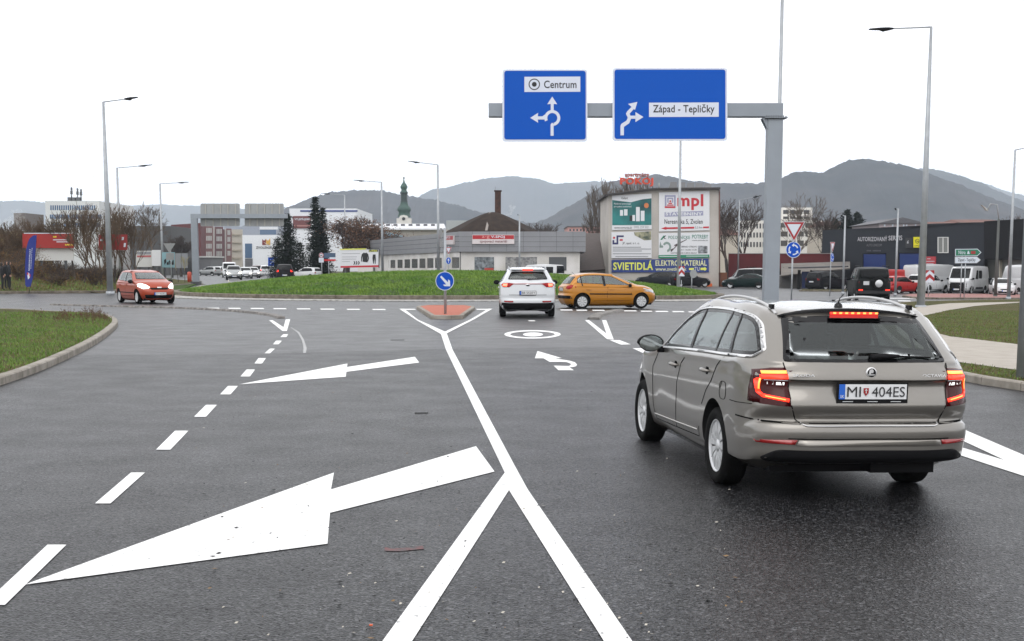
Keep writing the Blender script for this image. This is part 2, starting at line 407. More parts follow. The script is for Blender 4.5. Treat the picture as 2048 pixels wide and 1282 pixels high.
# the newer surfacing this side of the joint
seam = px((-400, 716), (150, 712), (520, 708), (880, 699), (1260, 696), (1600, 700), (2600, 720))
o = sheet('road_new_surface', [(-40, -5)] + seam + [(40, -5)], .004, ASPH); struct(o)
JOINT = mat('joint_sealant', (.17, .17, .17), .7, color2=(.10, .10, .10), scale=6)
o = sheet('road_joint', list(offset_line(seam[1:5], .10)) + list(reversed([Vector(p) for p in seam[1:5]])), .006, JOINT); struct(o)

# ---- markings: each traced as laid on the road
MK = []
def mark(pts, h=.009, m=PAINT_W, name='road_marking'):
    o = sheet(name, px(*pts), h, m); o['kind'] = 'structure'; MK.append(o)
mark([(882, 669), (888, 664), (894, 668.5), (905, 700), (1031, 936), (1055.8, 981.4), (1262, 1282), (1330, 1384), (1265, 1384), (1205.6, 1282), (1018, 982.3), (826.5, 1282), (756, 1384), (698, 1384), (767.5, 1282), (1009.5, 947), (892, 700)])
mark([(798.4, 618), (808, 618), (836, 640), (892, 664.8), (888.5, 670), (882, 669), (833, 641)], .011)
mark([(976.6, 618), (985, 618), (951, 638), (893, 668), (889, 664.5), (940, 640)], .013)
mark([(50, 1172), (668, 947), (662, 981), (952, 894), (989, 945), (660, 1028), (655, 1090)])
mark([(478, 769.8), (695, 728), (694, 735), (829.7, 714.4), (838.4, 726), (692.7, 744.7), (691.6, 754.5)])
for q in ([(95, 1092), (133, 1092), (10, 1213), (-34, 1213)], [(262, 947), (290, 947), (221, 1009), (190, 1009)], [(350, 863), (377, 863), (341, 901), (312, 901)], [(412, 811), (434, 811), (412, 835), (388, 835)],
          [(456, 773), (476, 773), (461, 790), (440, 790)], [(493, 740), (510, 740), (500, 754), (481, 754)], [(517, 717), (532, 717), (524, 728), (509, 728)], [(539.8, 698), (550, 698), (540, 707.5), (529, 707.5)],
          [(552, 682), (564, 682), (557, 689.6), (546, 689.6)], [(566.5, 669), (576.5, 669), (572.6, 675), (560.6, 675)]): mark(q)
mark([(538, 641), (545.5, 641), (567, 655), (571.5, 639.4), (580.4, 639), (573.7, 662.7), (565, 662.7)])
def ell(cx, cy, rx, ry, n=40): return [(cx + rx * cos(2 * pi * i / n), cy + ry * sin(2 * pi * i / n)) for i in range(n)]
a_, b_ = ell(1065, 669.4, 56.5, 8.6), ell(1065, 669.4, 44.5, 5.9)
mark(a_ + [a_[0]] + [b_[0]] + list(reversed(b_)))
mark(ell(1066, 669.6, 20, 4.2))
mark([(1075, 702.8), (1123.4, 717), (1109, 718.4), (1125, 720), (1140, 722.5), (1150, 725.5), (1154, 730), (1152, 733.5), (1146, 735), (1139, 735.6), (1148, 741.5), (1117, 741.5), (1107, 732.2), (1137, 733), (1142, 731), (1141, 728), (1133, 725.2), (1120, 724.6), (1099, 724.7), (1087, 717.5), (1069.7, 717.5)])
mark([(1169.7, 640.8), (1178, 640.5), (1213, 668), (1204, 640.8), (1212.5, 640.8), (1227.5, 680), (1214, 679)])
mark([(1218.7, 680.8), (1239, 680.8), (1261.6, 689.5), (1242, 690.2)]); mark([(1265, 697.2), (1289, 697.2), (1308, 705.6), (1289, 708.2)])
mark([(1330, 716), (1352, 716), (1378, 727), (1356, 728)])
for x0, x1, y in ((365, 388, 616.5), (413.5, 437.6, 616.8), (456, 480, 617), (500.5, 526.7, 617.3), (546, 571.5, 617.7), (593, 619.5, 618.1), (640, 668, 618.6), (693, 718.5, 619), (744, 770, 619.3), (800, 830, 619), (952, 978, 619), (1056, 1069, 642), (1120, 1144, 620.3), (1152, 1173, 620.8), (1184, 1208, 621),
                 (1247, 1272, 622), (1280.6, 1303, 622.7), (1310, 1335, 623.2), (1344, 1367, 623.6), (1376, 1400, 624), (1410, 1434, 624.4)): mark([(x0, y - .9), (x1, y - .9), (x1 + 2, y + 1.1), (x0 + 2, y + 1.1)])
mark([(1922, 858), (2048, 912), (2200, 975), (2200, 1020), (2048, 954), (1980, 932), (1908, 908), (1850, 890), (1850, 872), (1915, 894), (2009, 922), (1918, 879.5), (1850, 850), (1850, 828)])
for q in ([(1780, 596), (1830, 596.4), (1832, 597.6), (1780, 597.2)], [(1795, 601), (1820, 601.5), (1822, 603), (1797, 602.5)]): mark(q)
OLDLINE = mat('old_line', (.30, .30, .30), .7, color2=(.42, .42, .42), scale=5)
mark([(581, 655.2), (583, 655), (599, 665), (608, 680), (613.5, 697), (612, 706.5), (606, 706.5), (607, 697), (604, 682), (596, 667)], .008, OLDLINE)
mark([(300, 614.5), (320, 614.6), (322, 616), (302, 616)])
mark([(99, 609.6), (108, 609.8), (108, 611), (98, 610.8)])

# ---- near left grass island
isl = px((0, 772), (65.5, 749), (131, 720.6), (186, 692), (218, 670), (235, 653), (234, 645)) + px((227, 637), (215, 632), (190, 629), (153, 627), (87, 624), (0, 620), (-300, 614), h=.06)
line = smooth_line(px((-420, 925), (-160, 832)) + isl, 5)
k = MB(); inner = kerb(k, line, .16, .13, 1); struct(k.build('kerb', KERB, smooth=False))
poly = [p for p in inner] + [(-40, 45), (-40, 12), (-9, 10)]
def lump(a, s=1.3):
    return lambda x, y: a * (sin(x * s) * cos(y * s * .8) + .6 * sin(x * 2.7 * s + 1) * sin(y * 2.1 * s))
o = sheet('grass_verge', poly, .115, GRASSB); struct(o); ISL_POLY = [Vector(p) for p in poly]

# ---- central island of the roundabout: kerb, sett apron, grass mound
CC = Vector((-3.8, 84.0)); CR = 16.4
circ = lambda r, n=140: [CC + Vector((cos(2 * pi * i / n), sin(2 * pi * i / n))) * r for i in range(n)]
k = MB(); kerb(k, circ(CR + .35) + [circ(CR + .35)[0]], .35, .24, 1, .03, 1.2); struct(k.build('roundabout_kerb', KERBD, smooth=False))
aw = circ(CR + 2.4); ai = circ(CR + .3)
struct(sheet('roundabout_apron', aw + [aw[0], ai[0]] + list(reversed(ai)), .035, COBW, skirt=.03))
def mound_h(r): return .20 + 1.15 * max(0, 1 - (r / CR) ** 2)
vs = []; fs = []; NR, NA = 26, 110
for i in range(NR + 1):
    r = CR * i / NR
    for j in range(NA):
        a = 2 * pi * j / NA; x = CC.x + r * cos(a); y = CC.y + r * sin(a)
        vs.append((x, y, gz(x, y) + mound_h(r) + (RNG.uniform(-.035, .035) + .05 * sin(x * 1.7) * sin(y * 1.3) if i < NR else 0)))
for i in range(NR):
    for j in range(NA): fs.append((i * NA + j, i * NA + (j + 1) % NA, (i + 1) * NA + (j + 1) % NA, (i + 1) * NA + j))
mbn = MB(); mbn.add(vs, fs, True); struct(mbn.build('grass_mound', GRASS))

# ---- red splitter island ahead
si = px((833, 618.5), (862, 638), (925, 639), (951, 619)); sip = [si[0], si[1], si[2], si[3]]
w0, w1 = G(836, 616), G(948, 616)
ring = [si[0], (w0.x + .3, w0.y), (w1.x - .3, w1.y), si[3], si[2], si[1], si[0]]
k = MB(); inr = kerb(k, [Vector(p) for p in ring], .14, .13, -1, .02, .8); struct(k.build('splitter_island_kerb', KERB, smooth=False))
struct(sheet('splitter_island', [Vector(p) for p in inr[:-1]], .12, REDP))
# ---- raised sett dividers between the lanes
def divider(name, pts, wdt, h=.07):
    L_ = smooth_line(px(*pts), 8); A = offset_line(L_, wdt / 2); B = offset_line(L_, -wdt / 2); mb = MB()
    dist = 0
    for i in range(len(L_) - 1):
        n = max(1, int((L_[i + 1] - L_[i]).length / 1.1))
        for k_ in range(n):
            t0, t1 = k_ / n + .03, (k_ + 1) / n - .03; vs = []
            for t in (t0, t1):
                a = A[i].lerp(A[i + 1], t); b = B[i].lerp(B[i + 1], t); c = L_[i].lerp(L_[i + 1], t); z = gz(c.x, c.y)
                vs += [(a.x, a.y, z - .02), (a.x * .8 + c.x * .2, a.y * .8 + c.y * .2, z + h), (b.x * .8 + c.x * .2, b.y * .8 + c.y * .2, z + h), (b.x, b.y, z - .02)]
            mb.add(vs, [(0, 1, 5, 4), (1, 2, 6, 5), (2, 3, 7, 6), (0, 1, 2, 3), (7, 6, 5, 4)])
    return struct(mb.build(name, COBB))
divider('lane_divider', [(104, 610.5), (160, 612), (240, 614), (320, 616), (400, 619), (460, 622.5), (510, 627), (545, 632), (562, 637)], .3)
divider('lane_divider', [(1187, 639), (1195, 633), (1212, 627), (1238, 622)], .45)

# ---- right verge: kerb, strip of grass, concrete path, bank
rk = px((2300, 826), (2048, 782.7), (1922, 762), (1850, 738), (1800, 705), (1765, 672), (1745, 640), (1755, 618), (1800, 609), (1880, 605.5), (2048, 602), (2400, 598))
rl = smooth_line(rk, 5); k = MB(); rin = kerb(k, rl, .16, .13, -1); struct(k.build('kerb', KERB, smooth=False))
struct(sheet('grass_verge', rin, .115, GRASSB)); RV_POLY = [Vector(p) for p in rin]
pth = px((2300, 790), (2038, 740.6), (1900, 722), (1860, 708), (1820, 686), (1795, 664), (1786, 643), (1798, 626), (1840, 613), (1900, 606.5), (2048, 603.5), (2300, 600), h=.12)
pin = px((2300, 598), (2044, 604.6), (2029, 606), (1950, 612), (1900, 620), (1845, 632), (1836, 645), (1850, 660), (1900, 673), (2038, 689), (2300, 722), h=.12)
struct(sheet('footpath', pth + pin, .124, PAVER))
# red paved traffic island on the right arm and the verge of the car park behind
ri = px((1804, 594.5), (1822, 597), (1870, 599), (2100, 599), (2500, 597), (2500, 591.5), (2048, 591), (1870, 590), (1815, 591))
k = MB(); ri2 = kerb(k, ri + [ri[0]], .15, .13, 1); struct(k.build('traffic_island_kerb', KERBD, smooth=False)); struct(sheet('traffic_island', ri2[:-1], .12, REDPD))
v2 = px((1600, 583), (1720, 584), (1790, 584.5), (1790, 582.8), (1680, 581.5), (1600, 581.2))
k = MB(); v3 = kerb(k, v2 + [v2[0]], .15, .12, 1); struct(k.build('kerb', KERBD, smooth=False)); struct(sheet('grass_verge', v3[:-1], .115, GRASSB))

# ---- left verge behind the roundabout rising to a bank
def bank_h(x, y):
    # x,y world; foot line runs from (-90,66) to (-24.7,84) and on to (-27,120)
    d1 = (y - 84) * .964 - (x + 24.7) * .266      # across the first leg
    d2 = (-24.9 - (y - 84) * .076 - max(0, y - 118) * .155) - x   # across the second
    d = min(d1, d2) if y > 80 else d1
    if d < -.02: return -.15
    d = max(d, 0); h = .12 + 2.0 * (1 - math.exp(-(d / 13) ** 1.8)) + .9 * clamp((d - 24) / 20, 0, 1)
    return h + (.12 * sin(x * .7) * cos(y * .5) if d > 3 else 0)
vs = []; fs = []; NX, NY = 60, 44
for i in range(NX + 1):
    for j in range(NY + 1):
        u, v = i / NX, j / NY
        x0 = -130 + u * 105.6
        yb = 84 + (x0 + 24.7) * .276 if x0 <= -24.7 else 84
        y = yb + v ** 1.5 * 62
        x = x0
        vs.append((x, y, bank_h(x, y)))
for i in range(NX):
    for j in range(NY): a = i * (NY + 1) + j; fs.append((a, a + NY + 1, a + NY + 2, a + 1))
mbn = MB(); mbn.add(vs, fs, True); struct(mbn.build('grass_bank', GRASSB))
k = MB(); kerb(k, [Vector((-80, 68.6)), Vector((-26.7, 83.3)), Vector((-24.9, 84.2)), Vector((-26.2, 100)), Vector((-27.5, 118)), Vector((-37, 160))], .3, .16, 1, .02, 2.0); struct(k.build('kerb', KERBD, smooth=False))
# small green and footpath at the foot of the far sign gantry
gg = px((352, 592), (372, 578), (392, 570.5), (350, 568.5), (332, 574), (328, 586)); struct(sheet('grass_verge', gg, .10, GRASS, skirt=.1))
fp = px((345, 594), (372, 592), (420, 575), (402, 572), (380, 578)); struct(sheet('footpath', fp, .06, PAVER, skirt=.06))

# ---- tufts: grass blades and brown weeds along the near kerbs
def pip(p, poly):
    c = False; n = len(poly); j = n - 1
    for i in range(n):
        if ((poly[i].y > p[1]) != (poly[j].y > p[1])) and p[0] < (poly[j].x - poly[i].x) * (p[1] - poly[i].y) / (poly[j].y - poly[i].y) + poly[i].x: c = not c
        j = i
    return c
def blades(name, spots, hmin, hmax, m, wd=.012, h0=.115, zf=None):
    vs = []; fs = []
    for x, y in spots:
        z = (zf(x, y) if zf else gz(x, y) + h0) - .01; a = RNG.uniform(0, 2 * pi); h = RNG.uniform(hmin, hmax); b = RNG.uniform(.2, .7) * h
        dx, dy = cos(a), sin(a); o_ = len(vs); ww = wd * RNG.uniform(.6, 1.4)
        vs += [(x - dy * ww, y + dx * ww, z), (x + dy * ww, y - dx * ww, z), (x + dx * b * .4, y + dy * b * .4, z + h * .7), (x + dx * b, y + dy * b, z + h)]
        fs += [(o_, o_ + 1, o_ + 2), (o_, o_ + 2, o_ + 3)]
    mb = MB(); mb.add(vs, fs); ob = mb.build(name, m); ob['kind'] = 'stuff'; ob['label'] = 'short blades of grass'; return ob
BL_G = mat('grass_blade', (.080, .175, .016), .7, color2=(.15, .22, .035), scale=1.5)
BL_B = mat('dry_grass_blade', (.15, .095, .038), .8, color2=(.09, .12, .022), scale=.9)
WEED = mat('dry_weed_stalk', (.12, .045, .03), .9, color2=(.09, .06, .03), scale=2)
sp = []
while len(sp) < 42000:
    x = RNG.uniform(-19, -6.5); y = RNG.uniform(17, 47)
    if pip((x, y), ISL_POLY) and RNG.random() < 25 / y: sp.append((x, y))
half = [s for s in sp if sin(s[0] * .9 + s[1] * .35) + RNG.uniform(-1, 1) > -.6]; ids = set(half)
blades('grass', half, .03, .09, BL_G); blades('dry_grass', [s for s in sp if s not in ids], .03, .10, BL_B)
sp = []
while len(sp) < 26000:
    x = RNG.uniform(5, 24); y = RNG.uniform(19, 58)
    if pip((x, y), RV_POLY) and not pip((x, y), [Vector(p) for p in pth + pin]) and RNG.random() < 25 / y: sp.append((x, y))
blades('grass', sp[::2], .03, .07, BL_G); blades('dry_grass', sp[1::2], .03, .07, BL_B)
sp = []
while len(sp) < 60000:
    a = RNG.uniform(pi, 2 * pi) if RNG.random() < .8 else RNG.uniform(0, 2 * pi); r = CR * sqrt(RNG.random()) * .99; sp.append((CC.x + r * cos(a), CC.y + r * sin(a)))
blades('grass', sp, .06, .17, mat('mound_grass_blade', (.080, .180, .012), .7, color2=(.16, .26, .030), scale=.6), .035, zf=lambda x, y: gz(x, y) + mound_h(sqrt((x - CC.x) ** 2 + (y - CC.y) ** 2)) - .02)
# weeds standing on the tip of the near island
vs = []
mb = MB()
edge = [p for p in line if -9.5 > p.x > -40 and p.y > 26] or line
for i in range(260):
    p = Vector((G(RNG.gauss(185, 26) if i % 3 else RNG.uniform(110, 232), 0 + 629, .12).x, 0)); xx = RNG.choice([RNG.gauss(186, 16), RNG.gauss(130, 12), RNG.uniform(170, 236), RNG.uniform(60, 236)])
    q = G(clamp(xx, 40, 232), clamp(RNG.gauss(636, 5), 628, 652), .12)
    if not pip((q.x, q.y), ISL_POLY): continue
    h = RNG.uniform(.06, .34) * (1 if 165 < xx < 205 else .6); dx, dy = RNG.uniform(-.06, .06), RNG.uniform(-.06, .06); top = q + Vector((dx, dy, h))
    mb.cyl(q, top, .004, .002, 3, False)
    for _ in range(5):
        c = q.lerp(top, RNG.uniform(.3, 1)); e = c + Vector((RNG.uniform(-.05, .05), RNG.uniform(-.05, .05), RNG.uniform(.01, .05))); mb.add([c, e, e + Vector((.012, 0, .015))], [(0, 1, 2)])
wd = mb.build('weeds', WEED); wd['kind'] = 'stuff'; wd['label'] = 'reddish dry weed stalks on the tip of the left grass island'
# fallen leaves, grit and scraps on the road
mb = MB(); SCR = [mat('dead_leaf', (.20, .12, .05), .8), mat('pale_scrap', (.45, .42, .36), .8), mat('dark_grit', (.01, .01, .01), .9)]
for i in range(520):
    q = G(RNG.uniform(380, 1500), RNG.uniform(700, 1282), .012); r = RNG.choice([.006, .008, .012, .018]) * RNG.uniform(.6, 1.3); a = RNG.uniform(0, 2 * pi); mb.use(RNG.choice(SCR + [SCR[2]] * 2))
    mb.add([q + Vector((cos(a + t) * r * k_, sin(a + t) * r, .004 * (t > 2))) for t, k_ in ((0, 1), (1.6, .5), (3.1, 1), (4.6, .4))], [(0, 1, 2, 3)])
for x, y, l in ((843, 826, .2), (795, 680, .4), (1040, 0, 0)):
    if l: q = G(x, y, .012); mb.use(SCR[2]); mb.box(q, (l * .8, .014, .01), Matrix.Rotation(.1, 3, 'Z'))
q = G(742, 1250, .014); mb.use(mat('orange_scrap', (.6, .1, .03), .6)); mb.box(q, (.016, .016, .006))
lit = mb.build('road_litter'); lit['kind'] = 'stuff'; lit['label'] = 'scattered grit, leaves and scraps on the asphalt'
sc_ = mat('red_scuff', (.14, .035, .035), .6, color2=(.045, .04, .042), scale=20)
mark([(770, 1097), (800, 1099), (845, 1094), (848, 1100), (800, 1105), (768, 1104)], .008, sc_, 'red_scuff')
# ------------------------------------------------------------------ vehicles
def hermite_grid(P, nu, nv):
    """smooth surface through a grid of control points (rows = levels, columns = stations)"""
    def line(pts, n):
        m = len(pts); d = [0]
        for i in range(1, m): d.append(d[-1] + max(1e-4, (pts[i] - pts[i - 1]).length))
        T = []
        for i in range(m):
            if i == 0: T.append((pts[1] - pts[0]) / (d[1] - d[0]))
            elif i == m - 1: T.append((pts[-1] - pts[-2]) / (d[-1] - d[-2]))
            else:
                a = (pts[i] - pts[i - 1]) / (d[i] - d[i - 1]); b = (pts[i + 1] - pts[i]) / (d[i + 1] - d[i]); wa = d[i + 1] - d[i]; wb = d[i] - d[i - 1]
                T.append((a * wa + b * wb) / (wa + wb))
        R_ = []
        for i in range(m - 1):
            L_ = d[i + 1] - d[i]
            for k in range(n):
                t = k / n; t2 = t * t; t3 = t2 * t
                R_.append(pts[i] * (2 * t3 - 3 * t2 + 1) + T[i] * (L_ * (t3 - 2 * t2 + t)) + pts[i + 1] * (-2 * t3 + 3 * t2) + T[i + 1] * (L_ * (t3 - t2)))
        R_.append(pts[-1]); return R_
    rows = [line(r, nu) for r in P]
    cols = [line([rows[j][i] for j in range(len(rows))], nv) for i in range(len(rows[0]))]
    return [[cols[i][j] for i in range(len(cols))] for j in range(len(cols[0]))]

def shell_mesh(P, nu, nv):
    Gd = hermite_grid(P, nu, nv); nj = len(Gd); ni = len(Gd[0]); vs = []; idx = {}
    bm = bmesh.new(); V = [[None] * ni for _ in range(nj)]; Wm = [[None] * ni for _ in range(nj)]
    for j in range(nj):
        for i in range(ni):
            p = Gd[j][i]; x = max(0.0, p.x)
            edge = i in (0, ni - 1) or j in (0, nj - 1)
            if edge: x = 0.0
            V[j][i] = bm.verts.new((x, p.y, p.z)); Wm[j][i] = V[j][i] if edge else bm.verts.new((-x, p.y, p.z))
    for j in range(nj - 1):
        for i in range(ni - 1):
            for A in (V, Wm):
                q = [A[j][i], A[j][i + 1], A[j + 1][i + 1], A[j + 1][i]]
                if A is Wm: q.reverse()
                q = [v for k_, v in enumerate(q) if v not in q[:k_]]
                if len(q) >= 3:
                    try: bm.faces.new(q)
                    except ValueError: pass
    bmesh.ops.remove_doubles(bm, verts=bm.verts[:], dist=.0008)
    bmesh.ops.dissolve_degenerate(bm, edges=bm.edges[:], dist=.0005)
    bmesh.ops.recalc_face_normals(bm, faces=bm.faces[:])
    for f in bm.faces: f.smooth = True
    return bm

def car_levels(s):
    """control rows for a passenger car; y ahead, origin under the rear axle"""
    WB, yf, yr, W = s['wb'], s['yf'], s['yr'], s['w'] / 2
    zb = s.get('zb', .2); hz = s['hood_z']; bz0, bz1 = s['belt']; wy, wz = s['cowl']; ty, tz = s['wtop']; ry, rz = s['rtip']; gy, gz_ = s['rglass']
    rt = s['roof_z']; er = s['roof_w']; nose = s.get('nose', .22); tail = s.get('tail', .14); rp = s['rear_prof']; fp = s['front_prof']
    yA = wy - .40; yB = (wy - .40 + ry) / 2 + .15
    st = [WB + .10, s.get('ya', yA + .15), yB + .35, yB - .35, s.get('yc', (yB + yr) / 2 - .15), yr + s.get('tl', .38)]
    fx = [0, .40, .80, .965, .99, 1, 1, 1, .985, .91, .62, 0]
    # body side width per height
    wp = s.get('wprof', [(zb, .86), (zb + .10, .95), (zb + .25, .99), (.60, 1.0), (.80, 1.0), (.93, .985)])
    rows = []
    def row(z, k, yf_, yr_, zs=None, zf=None, zr=None, squ=1.0):
        zs = zs or [z] * 6; zf = zf or z; zr = zr or z
        ys = [yf_, yf_ - .035, yf_ - nose] + st + [yr_ + tail, yr_ + .02, yr_]
        zz = [zf, zf, zf] + zs + [zr, zr, zr]; zz[2] = zf * .6 + zs[0] * .4; zz[9] = zr * .75 + zs[5] * .25
        return [Vector((fx[i] * W * k, ys[i], zz[i])) for i in range(12)]
    def interp(tab, z):
        if z <= tab[0][0]: return tab[0][1]
        for (a, b), (c, d) in zip(tab, tab[1:]):
            if z <= c: return b + (d - b) * (z - a) / (c - a)
        return tab[-1][1]
    lv = s['levels']   # list of (side z, front z, rear z)
    rows.append([Vector((0, yy, s.get('zbr', zb) if q_ > 8 else zb)) for q_, yy in enumerate([interp(fp, zb) - .03, interp(fp, zb) - .06, interp(fp, zb) - .3] + st + [interp(rp, zb) + .3, interp(rp, zb) + .06, interp(rp, zb) + .03])])
    for zs, zf, zr in lv:
        if isinstance(zs, (int, float)): zs = [zs] * 6
        rows.append(row(zs[2], interp(wp, zs[2]), interp(fp, zf), interp(rp, zr), list(zs), zf, zr))
    # bonnet
    def side(z0, z1): return [z0 + (z1 - z0) * i / 5 for i in range(6)]
    b = side(bz0, bz1); xb = s['belt_w']; hw = s.get('hood_crown', .05)
    if s.get('hood_mid', True):
        hy = (wy + yf) / 2 + .05; hzz = (hz + wz) / 2 + hw
        zb5 = [z - .025 for z in b]
        rows.append([Vector(p) for p in [(0, hy, hzz), (.4 * W, hy - .02, hzz - .005), (.78 * W, hy - .12, hzz - .035), (W * .935, WB - .15, (bz0 + hz) / 2 + .075), (W * .975, st[1] + .05, zb5[1]), (W * .985, st[2], zb5[2]), (W * .985, st[3], zb5[3]), (W * .98, st[4], zb5[4]), (W * .95, st[5], zb5[5]),
            (W * .86, gy + tail - .02, gz_ - .03), (W * .58, gy + .0, gz_ - .03), (0, gy - .02, gz_ - .03)]])
    rows.append([Vector(p) for p in [(0, wy, wz), (.4 * W, wy - .03, wz - .005), (.74 * W, wy - .14, wz - .02), (xb - .035, wy - .26, (wz + b[0]) / 2), (xb, st[1] - .05, b[1]), (xb, st[2], b[2]), (xb, st[3], b[3]), (xb - .01, st[4], b[4]), (xb - .05, st[5], b[5]),
        (s['rg_w'][0] + .04, gy + tail * .8, gz_), (s['rg_w'][0] * .7, gy + .02, gz_), (0, gy, gz_)]])
    # glasshouse: three rows up to the roof edge, then the roof
    def mixrow(A, B, t, bulge):
        R_ = [a.lerp(c, t) for a, c in zip(A, B)]
        for i, p in enumerate(R_):
            if 3 <= i <= 8: p.x += bulge
            if i <= 2: p.y += bulge; p.z += bulge * .5
            if i >= 9: p.y -= bulge
            if i >= 9: p.x += bulge * .3
        R_[0].x = 0; R_[-1].x = 0; return R_
    ez = s['edge_z']     # roof edge height front..rear (6)
    ey = [ty - .10, ty - .32, st[2] - .1, st[3] + .02, (st[4] + ry) / 2 + .12, ry + .16]
    top = [(0, ty, tz), (er * .5, ty - .02, tz - .006), (er * .86, ty - .07, tz - .02)] + [(er * k_, y_, z_) for k_, y_, z_ in zip((.97, 1, 1.01, 1.01, 1, .985), ey, ez)] + [(s['rg_w'][1], ry + .05, rz - .045), (s['rg_w'][1] * .7, ry + .012, rz - .015), (0, ry, rz)]
    top = [Vector(p) for p in top]; base = rows[-1]
    rows.append(mixrow(base, top, .07, .005)); rows.append(mixrow(base, top, .38, s.get('bulge', .022))); rows.append(mixrow(base, top, .72, s.get('bulge', .022)))
    rows.append(top)
    t2 = []
    ym = (ty + ry) / 2
    def roofline(y):
        u = clamp((y - ry) / (ty - ry), 0, 1); return rz * (1 - u) * (1 - 2 * u) + rt * 4 * u * (1 - u) + tz * u * (2 * u - 1)
    for i, p in enumerate(top):
        q = p.copy(); q.x *= .90; q.y += (ym - q.y) * .05; q.z = p.z + (roofline(q.y) - p.z) * .62; t2.append(q)
    rows.append(t2)
    t3 = []
    yl0, yl1 = ty - .25, ry + .22
    for i, p in enumerate(top):
        q = Vector((p.x * .55, p.y + (ym - p.y) * .10, 0)); q.z = roofline(q.y) - .010; t3.append(q)
    rows.append(t3)
    t4 = []
    for i, p in enumerate(t3):
        q = p.copy(); q.x = 0; q.y += (ym - q.y) * .02; q.z = roofline(q.y); t4.append(q)
    rows.append(t4)
    return rows

def round_poly(pts, r=.04, n=4):
    out_ = []; N = len(pts)
    for i in range(N):
        p = Vector(pts[i][:2]); a = Vector(pts[i - 1][:2]) - p; b = Vector(pts[(i + 1) % N][:2]) - p
        rr = r if len(pts[i]) < 3 else pts[i][2]; rr = min(rr, a.length * .45, b.length * .45)
        A = p + a.normalized() * rr; B = p + b.normalized() * rr
        for k in range(n + 1):
            t = k / n; out_.append(A * (1 - t) ** 2 + p * (2 * t * (1 - t)) + B * t * t)
    return out_
def inset(pts, d):
    """outline shrunk by d"""
    P = [Vector(p[:2]) for p in pts]; A = sum(P[i].x * P[(i + 1) % len(P)].y - P[(i + 1) % len(P)].x * P[i].y for i in range(len(P)))
    sg = 1 if A > 0 else -1; out_ = []
    for i in range(len(P)):
        a = P[i] - P[i - 1]; b = P[(i + 1) % len(P)] - P[i]
        if a.length < 1e-6: a = b
        if b.length < 1e-6: b = a
        na = Vector((-a.y, a.x)).normalized() * sg; nb = Vector((-b.y, b.x)).normalized() * sg; n_ = na + nb
        if n_.length < 1e-6: out_.append(P[i]); continue
        n_.normalize(); out_.append(P[i] + n_ * (d / max(.35, n_.dot(na))))
    return out_
